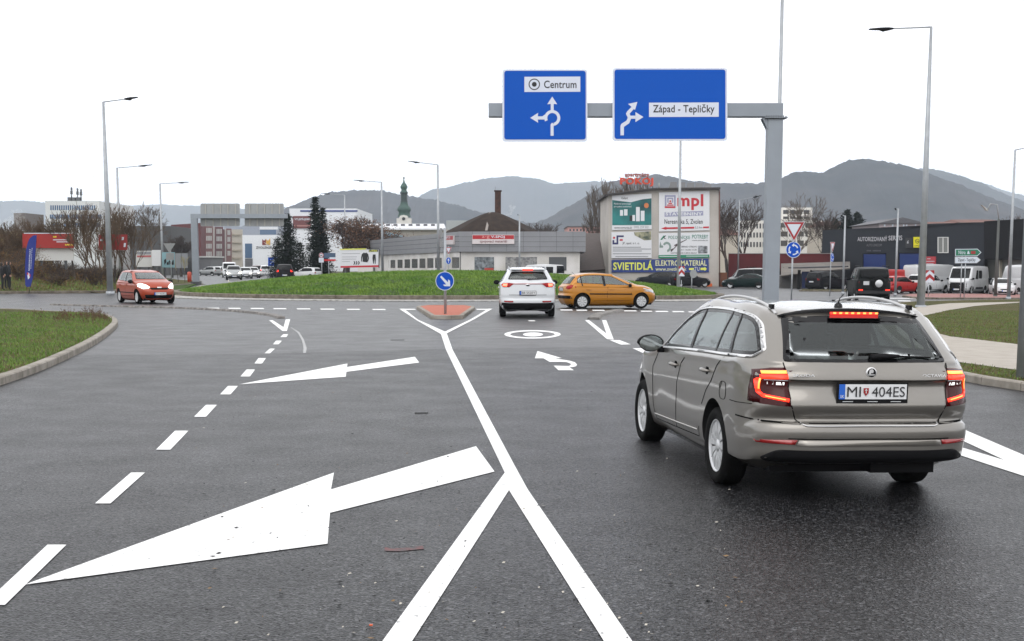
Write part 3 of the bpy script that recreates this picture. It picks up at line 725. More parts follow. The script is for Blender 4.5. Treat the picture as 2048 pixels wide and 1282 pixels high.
class Body:
    DIRS = {'L': (Vector((1, 0, 0)), lambda a, b: Vector((-4, a, b))), 'R': (Vector((-1, 0, 0)), lambda a, b: Vector((4, a, b))),
            'B': (Vector((0, 1, 0)), lambda a, b: Vector((a, -9, b))), 'F': (Vector((0, -1, 0)), lambda a, b: Vector((a, 9, b))), 'T': (Vector((0, 0, -1)), lambda a, b: Vector((a, b, 5)))}
    def __init__(s, rows, nu, nv):
        s.bm = shell_mesh(rows, nu, nv); s.tree = BVHTree.FromBMesh(s.bm)
    def hit(s, view, a, b, off=0.0):
        d, f = s.DIRS[view]; o_ = f(a, b); h = s.tree.ray_cast(o_, d, 20)
        if h[0] is None:
            near = s.tree.find_nearest(f(a, b) + d * (8.2 if view in 'BF' else 3.2))
            return near[0] - d * off
        return h[0] - d * off
    def patch(s, mb, view, outline, off=.004, step=.12, hole=None, deep=.012):
        """a panel of the outline lying on the body"""
        loops = [[Vector((p[0], p[1], 0)) for p in outline]]
        if hole: loops.append([Vector((p[0], p[1], 0)) for p in hole])
        bm = bmesh.new(); flat = [v for l in loops for v in l]; vs = [bm.verts.new(v) for v in flat]
        for t in tessellate_polygon(loops):
            try: bm.faces.new([vs[i] for i in t])
            except ValueError: pass
        xs = [v.x for v in flat]; ys = [v.y for v in flat]
        n = int((max(xs) - min(xs)) / step)
        for k in range(1, n + 1): bmesh.ops.bisect_plane(bm, geom=bm.verts[:] + bm.edges[:] + bm.faces[:], plane_co=(min(xs) + (max(xs) - min(xs)) * k / (n + 1), 0, 0), plane_no=(1, 0, 0))
        n = int((max(ys) - min(ys)) / step)
        for k in range(1, n + 1): bmesh.ops.bisect_plane(bm, geom=bm.verts[:] + bm.edges[:] + bm.faces[:], plane_co=(0, min(ys) + (max(ys) - min(ys)) * k / (n + 1), 0), plane_no=(0, 1, 0))
        bound = [e for e in bm.edges if e.is_boundary]
        if deep:
            r = bmesh.ops.extrude_edge_only(bm, edges=bound); low = {v for v in r['geom'] if isinstance(v, bmesh.types.BMVert)}
        else: low = set()
        bm.verts.index_update(); out_v = []
        for v in bm.verts: out_v.append(s.hit(view, v.co.x, v.co.y, off - (deep if v in low else 0)))
        fs = [[v.index for v in f.verts] for f in bm.faces]; bm.free(); mb.add(out_v, fs, True)
    def ribbon(s, mb, view, line, wd, off=.003, step=.06):
        """a thin strip along a line on the body (door gap, trim)"""
        P = []
        for a, b in zip(line, line[1:]):
            a = Vector(a); b = Vector(b); n = max(1, int((b - a).length / step))
            P += [a.lerp(b, k / n) for k in range(n)]
        P.append(Vector(line[-1])); A = offset_line(P, wd / 2); B = offset_line(P, -wd / 2)
        vs = []
        for a, b in zip(A, B): vs += [s.hit(view, a.x, a.y, off), s.hit(view, b.x, b.y, off), s.hit(view, a.x, a.y, off - .006), s.hit(view, b.x, b.y, off - .006)]
        n = len(A); fs = []
        for i in range(n - 1): q = i * 4; fs += [(q, q + 1, q + 5, q + 4), (q, q + 4, q + 6, q + 2), (q + 1, q + 3, q + 7, q + 5)]
        mb.add(vs, fs, True)
    def finish(s, name, m, parent, cutters=()):
        me = bpy.data.meshes.new(name); s.bm.to_mesh(me); s.bm.free(); me.materials.append(m)
        o = bpy.data.objects.new(name, me); COL.objects.link(o); o.parent = parent
        for q in [CABIN, WELL]:
            if cutters: me.materials.append(q)
        for c in cutters:
            bo = o.modifiers.new('cut', 'BOOLEAN'); bo.operation = 'DIFFERENCE'; bo.solver = 'MANIFOLD'; bo.object = c
        if cutters:
            loc = o.parent; o.parent = None
            dg = bpy.context.evaluated_depsgraph_get(); dg.update(); me2 = bpy.data.meshes.new_from_object(o.evaluated_get(dg))
            o.modifiers.clear(); o.data = me2; o.parent = loc
            for c in cutters: bpy.data.objects.remove(c)
        bm = bmesh.new(); bm.from_mesh(o.data)
        for e in bm.edges:
            if len(e.link_faces) == 2 and e.calc_face_angle(0) > radians(38): e.smooth = False
        for f in bm.faces: f.smooth = True
        bm.to_mesh(o.data); bm.free(); return o
CABIN = mat('cabin_lining', (.022, .022, .024), .9)
SEATM = mat('seat_cloth', (.018, .018, .02), .9)
def cutter(pts3, d, m=None):
    mb = MB(); mb.use(m or CABIN); mb.prism(pts3, d); o = mb.build('c')
    bm = bmesh.new(); bm.from_mesh(o.data)
    if bm.calc_volume(signed=True) < 0: bmesh.ops.reverse_faces(bm, faces=bm.faces[:])
    bm.to_mesh(o.data); bm.free(); return o

WELL = mat('wheel_well', (.006, .006, .006), .9)
def arch_cut(sx_, y, z, r, x_in, m=None):
    x0 = x_in if sx_ > 0 else -1.3
    return cutter([(x0, y + r * cos(2 * pi * i / 36), z + r * sin(2 * pi * i / 36)) for i in range(36)], (1.3 - x_in, 0, 0), m or WELL)
TYRE = mat('tyre_rubber', (.007, .007, .007), .85, spec=.12, bump=.2, bscale=80)
RIMS = mat('wheel_silver', (.58, .59, .60), .35, metal=.3)
RIMD = mat('wheel_dark', (.015, .015, .016), .6)
_wheels = {}
def wheel(parent, pos, R_=.316, wdt=.205, style='cover', side=-1, steer=0.0, n=14, seg=40):
    key = (round(R_, 3), style, side, n, seg, wdt)
    if key not in _wheels:
        t = MB(); w2 = wdt / 2; rr = R_ * .68
        t.lathe([(rr, -w2 * .86), (rr + .03, -w2), (R_ - .03, -w2), (R_ - .006, -w2 * .8), (R_, -w2 * .5), (R_, w2 * .5), (R_ - .006, w2 * .8), (R_ - .03, w2), (rr + .03, w2), (rr, w2 * .86), (rr * .98, 0), (rr, -w2 * .86)], (0, 0, 0), seg, 'x')
        r = MB(); r.use(RIMD); f = side * w2 * .70
        r.lathe([(.001, f * .55), (rr * 1.0, f * .55)], (0, 0, 0), seg, 'x')
        r.use(RIMS); r.lathe([(rr * 1.0, f * .6), (rr * 1.02, f * 1.22), (rr * .95, f * 1.2), (rr * .92, f * .85)], (0, 0, 0), seg, 'x')
        hub = rr * .24; r.lathe([(.001, f * 1.16), (hub * .5, f * 1.15), (hub, f * 1.0), (hub, f * .6)], (0, 0, 0), 20, 'x')
        for i in range(n):
            a = 2 * pi * i / n; wi, wo = (.50, .80) if style == 'cover' else (.42, .34)
            def P(rad, ang, h): return Vector((f * h, rad * cos(a + ang), rad * sin(a + ang)))
            hi, ho = pi / n * wi * 1.5, pi / n * wo
            vs = [P(hub * .9, -hi, .98), P(hub * .9, hi, .98), P(rr * .95, ho, 1.05), P(rr * .95, -ho, 1.05), P(rr * .55, -(hi + ho) / 2, 1.12), P(rr * .55, (hi + ho) / 2, 1.12)]
            lo = [P(hub * .9, -hi, .6), P(hub * .9, hi, .6), P(rr * .95, ho, .6), P(rr * .95, -ho, .6)]
            r.add(vs + lo, [(0, 1, 5, 4), (4, 5, 2, 3), (0, 4, 3, 9, 6), (1, 7, 8, 2, 5)])
        _wheels[key] = (t, r)
    t, r = _wheels[key]
    if isinstance(t, MB):
        e = bpy.data.objects.new('wheel', None)
        ot = t.build('tyre', TYRE, local=True); orr = r.build('rim', local=True)
        _wheels[key] = (ot.data, orr.data); bpy.data.objects.remove(ot); bpy.data.objects.remove(orr)
    t, r = _wheels[key]
    w_ = bpy.data.objects.new('wheel', t); COL.objects.link(w_); w_.parent = parent; w_.location = pos; w_.rotation_euler = (RNG.uniform(0, 6), 0, 0) if not steer else (0, 0, steer)
    q = bpy.data.objects.new('rim', r); COL.objects.link(q); q.parent = w_
    return w_

GLASS = glass_mat('car_glass', (.50, .58, .56), .10)
GLASSD = glass_mat('car_glass_dark', (.28, .31, .30), .07)
GLASSO = mat('car_glass_opaque', (.005, .006, .007), .10, spec=.18)
GLOSSB = mat('gloss_black', (.004, .004, .005), .2, spec=.3)
PLAST = mat('black_plastic', (.006, .006, .007), .6, spec=.15)
CHROME = mat('chrome', (.72, .72, .72), .28, metal=.7)
GAP = mat('panel_gap', (.006, .006, .006), .9, spec=.05)
LAMPRED = mat('lamp_red', (.30, .004, .006), .2, spec=.3)
LAMPDR = mat('lamp_dark_red', (.045, .001, .002), .2, spec=.3)
LEDRED = mat('lamp_led_red', (.6, .02, .01), .3, emit=(1, .03, .012), estr=2.6)
LEDHOT = mat('lamp_led_hot', (.8, .3, .1), .3, emit=(1, .20, .030), estr=3.2)
REFLR = mat('reflector_red', (.30, .012, .012), .25, coat=1)
LAMPW = mat('lamp_white', (.55, .56, .58), .12, coat=1)
HEADL = mat('headlamp_lit', (.9, .9, .85), .2, emit=(1, .93, .80), estr=5)
HEADX = mat('headlamp_bright', (.9, .9, .85), .2, emit=(1, .88, .62), estr=40)
PLATEW = mat('plate_white', (.72, .73, .74), .4); PLATEB = mat('plate_blue', (.015, .12, .55), .4)
def paint(name, c, metal=.0, rough=.28, coat=.7): return mat('paint_' + name, c, rough, metal=metal, coat=coat, spec=.4 if max(c) > .05 else .12)

def seats(parent, ys, zc, xs=(-.36, .36), front=True, w_=.5, hr=True):
    for y, zt in ys:
        for x in xs:
            m = MB(); m.box((x, y, zc), (w_, .14, .62), Matrix.Rotation(-.18, 3, 'X'), .8)
            if hr: m.box((x, y - .07, zc + .42), (.26, .09, .19), Matrix.Rotation(-.1, 3, 'X'), .85)
            m.build('seat', SEATM, parent, local=True, bevel=.03)
def plate(body, parent, view, cx, cz, txt, wd=.52, ht=.11, off=.02, detail=True, frame=True):
    yy = body.hit(view, cx, cz, off).y; sg = 1 if view == 'B' else -1
    m = MB()
    def R3(x0, x1, z0, z1, d): m.prism([(x0, yy + d * sg, z0), (x1, yy + d * sg, z0), (x1, yy + d * sg, z1), (x0, yy + d * sg, z1)], (0, .008 * sg, 0))
    if frame: m.use(PLAST); R3(cx - wd / 2 - .016, cx + wd / 2 + .012, cz - ht / 2 - .03, cz + ht / 2 + .012, -.006)
    m.use(PLATEW); R3(cx - wd / 2, cx + wd / 2, cz - ht / 2, cz + ht / 2, -.010)
    left = cx - wd / 2 if view == 'B' else cx + wd / 2
    m.use(PLATEB); a, b = sorted((left, left + sg * .045)); R3(a, b, cz - ht / 2, cz + ht / 2, -.013)
    m.use(INK); r = Vector((sg, 0, 0)); u = Vector((0, 0, 1)); Y = yy - .0145 * sg * (1 if view == 'B' else 1)
    if txt:
        if detail:
            x = left + sg * .06
            L_, R_ = txt.split('|'); text(m, L_, (x, Y - .001 * sg, cz - .037), r, u, .105, .074); text(m, R_, (left + sg * .25, Y - .001 * sg, cz - .037), r, u, .255, .074)
            m.use(REFLR); sx_ = left + sg * .205; m.prism([(sx_ - .02 * 1, Y, cz + .028), (sx_ + .02, Y, cz + .028), (sx_ + .02, Y, cz - .006), (sx_, Y, cz - .032), (sx_ - .02, Y, cz - .006)], (0, -.001 * sg, 0))
            m.use(PLATEW); m.box((sx_, Y - .002 * sg, cz + .006), (.005, .001, .034)); m.box((sx_, Y - .002 * sg, cz + .012), (.02, .001, .004))
            text(m, 'SK', (left + sg * .008, Y, cz - .045), r, u, .03, .022)
            m.use(LAMPW); [m.box((left + sg * q_, yy - .0085 * sg, cz - ht / 2 - .018), (.08, .001, .005)) for q_ in (.07, .26, .44)]
        else: text(m, txt, (left + sg * .06, Y, cz - .033), r, u, .44, .066)
    return m.build('number_plate', parent=parent, local=True)

# ---- the estate car in front
def build_estate():
    T = thing('estate_car', 'taupe silver estate car with roof rails and lit brake lights in the right lane', 'car', (2.51, 11.0, gz(2.51, 11.0)), euler=(0, .012, radians(7.3)))
    PA = paint('taupe', (.225, .211, .190), .7, .34, 1.0)
    spec = dict(wb=2.686, yf=3.56, yr=-1.10, w=1.775, hood_z=.76, belt=(.985, 1.095), cowl=(2.28, 1.05), wtop=(1.50, 1.425), rtip=(-.58, 1.430), rglass=(-.985, 1.065),
        roof_z=1.490, roof_w=.64, belt_w=.855, rg_w=(.70, .57), edge_z=[1.395, 1.44, 1.468, 1.465, 1.445, 1.42], nose=.24, tail=.16, tl=.42, ya=1.95,
        zb=.24, zbr=.31, rear_prof=[(.24, -.90), (.30, -1.0), (.33, -1.075), (.46, -1.10), (.60, -1.10), (.618, -1.085), (.628, -1.045), (.745, -1.078), (.752, -1.078), (.92, -1.035), (.933, -1.05), (.945, -1.052), (1.05, -1.0)],
        front_prof=[(.20, 3.40), (.35, 3.56), (.60, 3.57), (.75, 3.50), (.80, 3.42)],
        wprof=[(.20, .90), (.28, .95), (.36, .985), (.50, 1.0), (.70, 1.004), (.84, 1.0), (.93, .992), (.965, .975)],
        levels=[([.245, .245, .245, .25, .28, .312], .245, .318), ([.27, .27, .27, .28, .30, .325], .28, .322), (.30, .34, .340), (.40, .42, .46), (.52, .50, .60), (.545, .54, .618), (.57, .56, .630), (.68, .62, .744), (.70, .63, .754), ([.80, .83, .87, .90, .92, .925], .68, .918), ([.845, .87, .915, .945, .962, .967], .72, .934), ([.86, .885, .928, .958, .975, .98], .74, .948)])
    rows = car_levels(spec); B = Body(rows, 7, 5)
    # glass apertures
    rear_o = round_poly([(-.635, 1.065), (.635, 1.065), (.545, 1.385), (.30, 1.393), (0, 1.40), (-.30, 1.393), (-.545, 1.385)], .03)
    side_all = round_poly([(1.88, 1.0), (1.66, 1.155), (1.38, 1.32, .15), (1.12, 1.398, .1), (.80, 1.424, .2), (.18, 1.426, .2), (-.27, 1.402, .1), (-.43, 1.378, .05), (-.54, 1.335, .06), (-.66, 1.245, .03), (-.785, 1.14, .03), (-.725, 1.083, .04), (-.16, 1.066, .1), (.73, 1.043, .1)], .03)
    cuts = []
    c = inset(rear_o, .05); cuts.append(cutter([(p.x, -1.6, p.y) for p in c], (0, 2.6, 0)))
    wind = round_poly([(-.70, 1.09), (.70, 1.09), (.54, 1.385), (-.54, 1.385)], .05); cuts.append(cutter([(p.x, 3.2, p.y) for p in wind], (0, -2.9, 0)))
    c = inset(side_all, .03); cuts.append(cutter([(-1.3, p.x, p.y) for p in c], (2.6, 0, 0)))
    well = mat('wheel_well', (.006, .006, .006), .9)
    # luggage bay and wheel arches
    for y in (0, 2.686):
        for sx_ in (-1, 1):
            cuts.append(arch_cut(sx_, y, .335, .368, .60, well))
    # openings on the surface first (needs the whole body)
    parts = {}
    g = MB(); g.use(GLOSSB); B.patch(g, 'B', rear_o, .003, .10, inset(rear_o, .06)); frame_rear = g
    g2 = MB(); B.patch(g2, 'B', inset(rear_o, .045), .0045, .10, deep=.0)
    sides = []
    for v in 'LR':
        m1 = MB(); m1.use(CHROME); B.patch(m1, v, side_all, .013, .06, inset(side_all, .017))
        m2 = MB(); m2.use(GLOSSB); B.patch(m2, v, inset(side_all, .014), .003, .07, inset(side_all, .045))
        for (a, b, wd) in (((.89, 1.05), (.93, 1.42), .085), ((.12, 1.07), (.13, 1.425), .045), ((-.27, 1.08), (-.10, 1.405), .055)):
            B.ribbon(m2, v, [a, b], wd, .0055)
        m3 = MB(); B.patch(m3, v, inset(side_all, .035), .001, .10, deep=0)
        sides.append((m1, m2, m3))
    gw = MB(); B.patch(gw, 'F', round_poly([(-.74, 1.075), (.74, 1.075), (.57, 1.40), (-.57, 1.40)], .05), .003, .12, deep=.003)
    # spoiler, lamps
    sp_o = [(-.562, 1.392), (-.50, 1.408), (-.40, 1.425), (-.20, 1.443), (0, 1.448), (.20, 1.443), (.40, 1.425), (.50, 1.408), (.562, 1.392), (.49, 1.366), (.28, 1.366), (0, 1.366), (-.28, 1.366), (-.49, 1.366)]
    spo = MB(); spo.use(GLOSSB); y0_ = B.hit('B', 0, 1.42, 0).y - .05; vs = [Vector((x, y0_ + .10 * (x / .56) ** 2 - .01 * (z < 1.38), z)) for x, z in sp_o]; yb = [Vector((p.x, p.y + .16, p.z + .004)) for p in vs]
    n = len(vs); tr = tessellate_polygon([[Vector((p.x, p.z, 0)) for p in vs]]); spo.add(vs + yb, [tuple(t) for t in tr] + [(i, (i + 1) % n, n + (i + 1) % n, n + i) for i in range(n)])
    yl = y0_ - .004
    brk = MB(); brk.use(LEDRED)
    for i in range(16):
        brk.use(LEDHOT if i % 2 else LEDRED); x = -.178 + .356 * i / 15; brk.box((x, yl - .006, 1.418), (.0235, .002, .013))
    brk.use(LAMPDR); brk.use(mat('brake_lens', (.35, .01, .01), .2, emit=(1, .01, .01), estr=.35, coat=1)); brk.box((0, yl - .002, 1.404), (.385, .002, .044)); brk.use(GLOSSB); brk.box((0, yl - .018, 1.380), (.42, .04, .004))  # last box: black lip added to keep the LEDs from reflecting in the rear glass
    lamps = []
    for sg in (-1, 1):
        lm = MB(); lm.use(LAMPDR)
        # on the tail: inner part from the rear, outer part from the side
        o_ = [(sg * .624, 1.022), (sg * .72, 1.018), (sg * .835, 1.000), (sg * .845, .90), (sg * .84, .757), (sg * .70, .745), (sg * .600, .740), (sg * .607, .85)]
        B.patch(lm, 'B', o_, .007, .05, deep=.012)
        sv = 'L' if sg < 0 else 'R'; B.patch(lm, sv, [(-.99, 1.003), (-.82, .985), (-.79, .87), (-.80, .765), (-.99, .755)], .005, .05, deep=.012)
        le = MB()
        def strip(line, wd, m_, off=.011):
            le.use(m_)
            P = [Vector(a) for a in line]; A = offset_line(P, wd / 2); C2 = offset_line(P, -wd / 2)
            for i in range(len(P) - 1):
                q = [A[i], A[i + 1], C2[i + 1], C2[i]]; B.patch(le, 'B', [(sg * p.x, p.y) for p in q], off, .05, deep=.004)
        strip([(.625, .992), (.79, .985)], .022, LEDHOT); strip([(.620, .968), (.80, .962)], .012, LEDRED)
        strip([(.62, .955), (.79, .950), (.818, .925), (.808, .84), (.785, .815), (.70, .800), (.615, .786)], .026, LEDRED, .013)
        strip([(.80, .94), (.806, .86)], .010, LEDHOT, .016); strip([(.77, .812), (.64, .790)], .008, LEDHOT, .016)
        strip([(.64, .905), (.695, .905)], .022, mat('reverse_lamp', (.85, .85, .85), .2, emit=(1, 1, 1), estr=.9)); strip([(.715, .908), (.755, .908)], .020, MATS['reverse_lamp'])
        strip([(.62, .93), (.775, .93)], .006, LAMPW)
        lamps.append((lm, le, sg))
    ref = []
    for sg in (-1, 1):
        m = MB(); B.patch(m, 'B', [(sg * .555, .497), (sg * .80, .489), (sg * .835, .485), (sg * .82, .465), (sg * .57, .461)], .006, .05); ref.append(m)
    lowb = MB(); lowb.use(PLAST); B.patch(lowb, 'B', round_poly([(-.74, .318), (.74, .318), (.80, .35), (.70, .420), (-.70, .420), (-.80, .35)], .05), .006, .08)
    trim = MB(); trim.use(paint('taupe_light', (.36, .335, .30), .5, .3)); B.patch(trim, 'B', [(-.545, .495), (.545, .495), (.56, .452), (-.56, .452)], .008, .08)
    trim.use(CHROME); B.ribbon(trim, 'B', [(-.53, .628), (-.515, .612), (-.49, .604), (.49, .604), (.515, .612), (.53, .628)], .008, .010)
    gaps = MB(); gaps.use(GAP)
    B.ribbon(gaps, 'B', [(-.635, 1.06), (-.618, .935), (-.595, .74), (-.56, .645), (-.535, .622), (.535, .622), (.56, .645), (.595, .74), (.618, .935), (.635, 1.06)], .007, .003)
    B.ribbon(gaps, 'B', [(-.60, .934), (.60, .934)], .006, .003)
    B.ribbon(gaps, 'B', [(-.84, .628), (-.535, .616)], .012, .003); B.ribbon(gaps, 'B', [(.84, .628), (.535, .616)], .012, .003)
    B.ribbon(gaps, 'B', [(-.62, .505), (.62, .505)], .008, .004)
    hand = []
    for v in 'LR':
        B.ribbon(gaps, v, [(1.08, 1.018), (1.01, .96), (1.11, .91), (1.217, .73), (1.25, .446), (1.30, .32)], .007)       # front/rear door
        B.ribbon(gaps, v, [(-.19, 1.05), (-.03, .97), (.09, .84), (.235, .75), (.37, .62)], .007)          # rear door
        B.ribbon(gaps, v, [(.47, .42), (.50, .33), (1.27, .315), (2.12, .30), (2.16, .42), (2.20, .80), (2.02, .96)], .007)
        B.ribbon(gaps, v, [(-.45, .735), (-.62, .735), (-.86, .745)], .005)
        B.ribbon(gaps, v, [(-.60, .635), (-.90, .628)], .010)
        B.ribbon(gaps, v, round_poly([(-.16, .86), (-.33, .86), (-.33, .72), (-.16, .72)], .06) + [Vector((-.22, .86))], .004)
        tr2 = MB(); tr2.use(CHROME) if False else tr2.use(MATS['paint_taupe_light']); B.ribbon(tr2, v, [(2.12, .345), (.50, .385)], .018, .012)
        tr2.build('side_trim', parent=T, local=True)
        for y, z in ((1.316, .884), (.252, .912)):
            h = MB(); h.use(paint('taupe', (.30, .275, .245))); p = B.hit(v, y, z, 0); sg = -1 if v == 'L' else 1
            h.tube([(p.x + sg * .005, y + .10, z - .004), (p.x + sg * .038, y + .07, z), (p.x + sg * .045, y, z + .004), (p.x + sg * .04, y - .07, z), (p.x, y - .10, z - .004)], [.010, .016, .018, .016, .008], 8)
            h.build('door_handle', parent=T, local=True)
            cup = MB(); cup.use(GAP); B.patch(cup, v, round_poly([(y - .06, z + .028), (y + .04, z + .028), (y + .03, z - .035), (y - .04, z - .035)], .025), .002, .05); cup.build('handle_recess', parent=T, local=True)
    pl = plate(B, T, 'B', .005, .855, 'MI|404ES', off=.042)
    # badge and lettering
    bd = MB(); yb_ = B.hit('B', 0, .990, .004).y; bd.use(CHROME); bd.lathe([(.001, -.006), (.036, -.008), (.041, -.004), (.041, .01)], (0.005, yb_, .992), 28, 'y')
    bd.use(GLOSSB); bd.lathe([(.001, -.0085), (.033, -.0085)], (0.005, yb_ - .001, .992), 24, 'y')
    bd.use(CHROME); Yb = yb_ - .0105
    bd.poly([(-.022 + .005, Yb, .985), (-.012, Yb, 1.012), (.008, Yb, 1.020), (.020, Yb, 1.006), (.016, Yb, .990), (.000, Yb, .990), (-.004, Yb, .980)][::-1]); bd.box((.003, Yb, .977), (.050, .001, .007))
    bd.build('badge', parent=T, local=True)
    yt = B.hit('B', -.5, .975, .006).y; lt = MB(); lt.use(GAP)
    text(lt, 'ŠKODA', (-.598, yt - .009, .9595), (1, 0, 0), (0, 0, 1), .17, .024, .03); lt.build('lettering_shadow', parent=T, local=True); lt = MB(); lt.use(mat('letter_bright', (.70, .70, .70), .35))
    text(lt, 'ŠKODA', (-.600, yt - .012, .962), (1, 0, 0), (0, 0, 1), .17, .024, .02); lt.build('lettering', parent=T, local=True); lt = MB(); lt.use(MATS['letter_bright']); text(lt, 'OCTAVIA', (.40, yt - .012, .962), (1, 0, 0), (0, 0, 1), .185, .022, .02); lt.build('lettering', parent=T, local=True)
    # wiper
    wpm = MB(); wpm.use(PLAST); A = B.hit('B', .02, 1.10, .02); M_ = B.hit('B', .24, 1.112, .04); E_ = B.hit('B', .50, 1.100, .02)
    wpm.tube([A, A.lerp(M_, .5) + Vector((0, 0, .003)), M_], [.026, .022, .012], 8); wpm.cyl(M_ + Vector((-.08, 0, 0)), E_, .009, .006, 6); wpm.build('rear_wiper', parent=T, local=True)
    # roof rails, aerial
    for sg in (-1, 1):
        r_ = MB(); r_.use(mat('rail_silver', (.50, .50, .50), .35, metal=.6)); pts = []; z0_, zm_, z1_ = [B.hit('T', sg * .56, y_).z for y_ in (1.36, .43, -.50)]
        for k_ in range(15):
            t = k_ / 14; y = 1.36 - t * 1.86; h = .032 * min(1, (1 - (2 * t - 1) ** 6)); u = 2 * t - 1; pts.append(Vector((sg * .56, y, zm_ + (z1_ - z0_) * u / 2 + ((z0_ + z1_) / 2 - zm_) * u * u + h)))
        r_.tube(pts, .0125, 8); r_.use(PLAST)
        for y in (1.24, -.38): p = B.hit('T', sg * .56, y); r_.box((sg * .56, y, p.z + .015), (.022, .08, .04))
        r_.build('roof_rail', parent=T, local=True)
    an = MB(); an.use(GLOSSB); p = B.hit('T', 0, -.33); an.lathe([(.034, 0), (.03, .02), (.012, .035), (.001, .038)], p, 14); an.tube([p + Vector((0, 0, .03)), p + Vector((0, -.03, .07)), p + Vector((0, -.10, .098))], [.006, .004, .003], 6); an.build('aerial', parent=T, local=True)
    # mirrors
    for sg in (-1, 1):
        mi = MB(); mi.use(PLAST); c = Vector((sg * 1.00, 1.83, 1.045))
        mi.lathe([(.001, .075), (.06, .065), (.095, .03), (.10, -.02), (.092, -.035)], (0, 0, 0), 20, 'y'); vs = mi.v[:]; mi.v = [Vector((v.x * 1.28 * (1 - .15 * (v.z < -.02)), v.y, v.z * .82)) + c for v in vs]
        mi.cyl(c + Vector((-sg * .08, .02, -.06)), (sg * .84, 1.80, .985), .03, .028, 8)
        o = mi.build('mirror', parent=T, local=True)
        mg = MB(); mg.use(mat('mirror_glass', (.30, .33, .33), .05, metal=.9)); mg.lathe([(.001, -.036), (.088, -.036)], (0, 0, 0), 20, 'y'); mg.v = [Vector((v.x * 1.25, v.y, v.z * .8)) + c for v in mg.v]; ob = mg.build('mirror_glass', local=True); ob.parent = o
    B.finish('body', PA, T, cuts)
    frame_rear.build('rear_window_frame', parent=T, local=True); g2.build('rear_window', GLASSD, T, local=True); gw.build('windscreen', GLASS, T, local=True)
    for m1, m2, m3 in sides:
        m1.build('window_trim', parent=T, local=True); m2.build('window_pillars', parent=T, local=True); m3.build('side_window', glass_mat('car_glass_mid', (.40, .46, .45), .16), T, local=True)
    spo.build('spoiler', parent=T, local=True, smooth=True); brk.build('brake_light', parent=T, local=True)
    for lm, le, sg in lamps:
        o = lm.build('tail_light', parent=T, local=True); e = le.build('light_strip', local=True); e.parent = o
    for m in ref: m.build('reflector', REFLR, T, local=True)
    lowb.build('lower_bumper', parent=T, local=True); trim.build('bumper_trim', parent=T, local=True); gaps.build('panel_gaps', parent=T, local=True)
    ub = MB(); ub.use(BLACK); ub.box((0, 1.2, .27), (1.3, 3.9, .12)); ub.box((.33, -.75, .29), (.5, .35, .13)); ub.build('underbody', parent=T, local=True)
    seats(T, [(.30, 0)], .80, (-.38, 0, .38), w_=.42); seats(T, [(1.15, 0)], .86, (-.37, .37))
    for sg in (-1, 1):
        for y in (0, 2.686): wheel(T, (sg * .775, y, .316), .316, .205, 'cover', sg, n=11, seg=48)
    return T, B
estate, _b = build_estate()
# the driver, seen through the glass
def person_skin(name, label, cat, joints, edges, radii, m, loc, rz=0, parts=()):
    me = bpy.data.meshes.new(name); me.from_pydata(joints, edges, []); o = bpy.data.objects.new(name, me); COL.objects.link(o); o.location = loc; o.rotation_euler = (0, 0, rz)
    me.materials.append(m); sk = o.modifiers.new('skin', 'SKIN')
    for v, r in zip(me.skin_vertices[0].data, radii): v.radius = r if isinstance(r, tuple) else (r, r)
    me.skin_vertices[0].data[0].use_root = True
    sb = o.modifiers.new('sub', 'SUBSURF'); sb.levels = 2; sb.render_levels = 2
    for p in me.polygons: p.use_smooth = True
    sk.use_smooth_shade = True
    if cat: tag(o, label, cat)
    return o
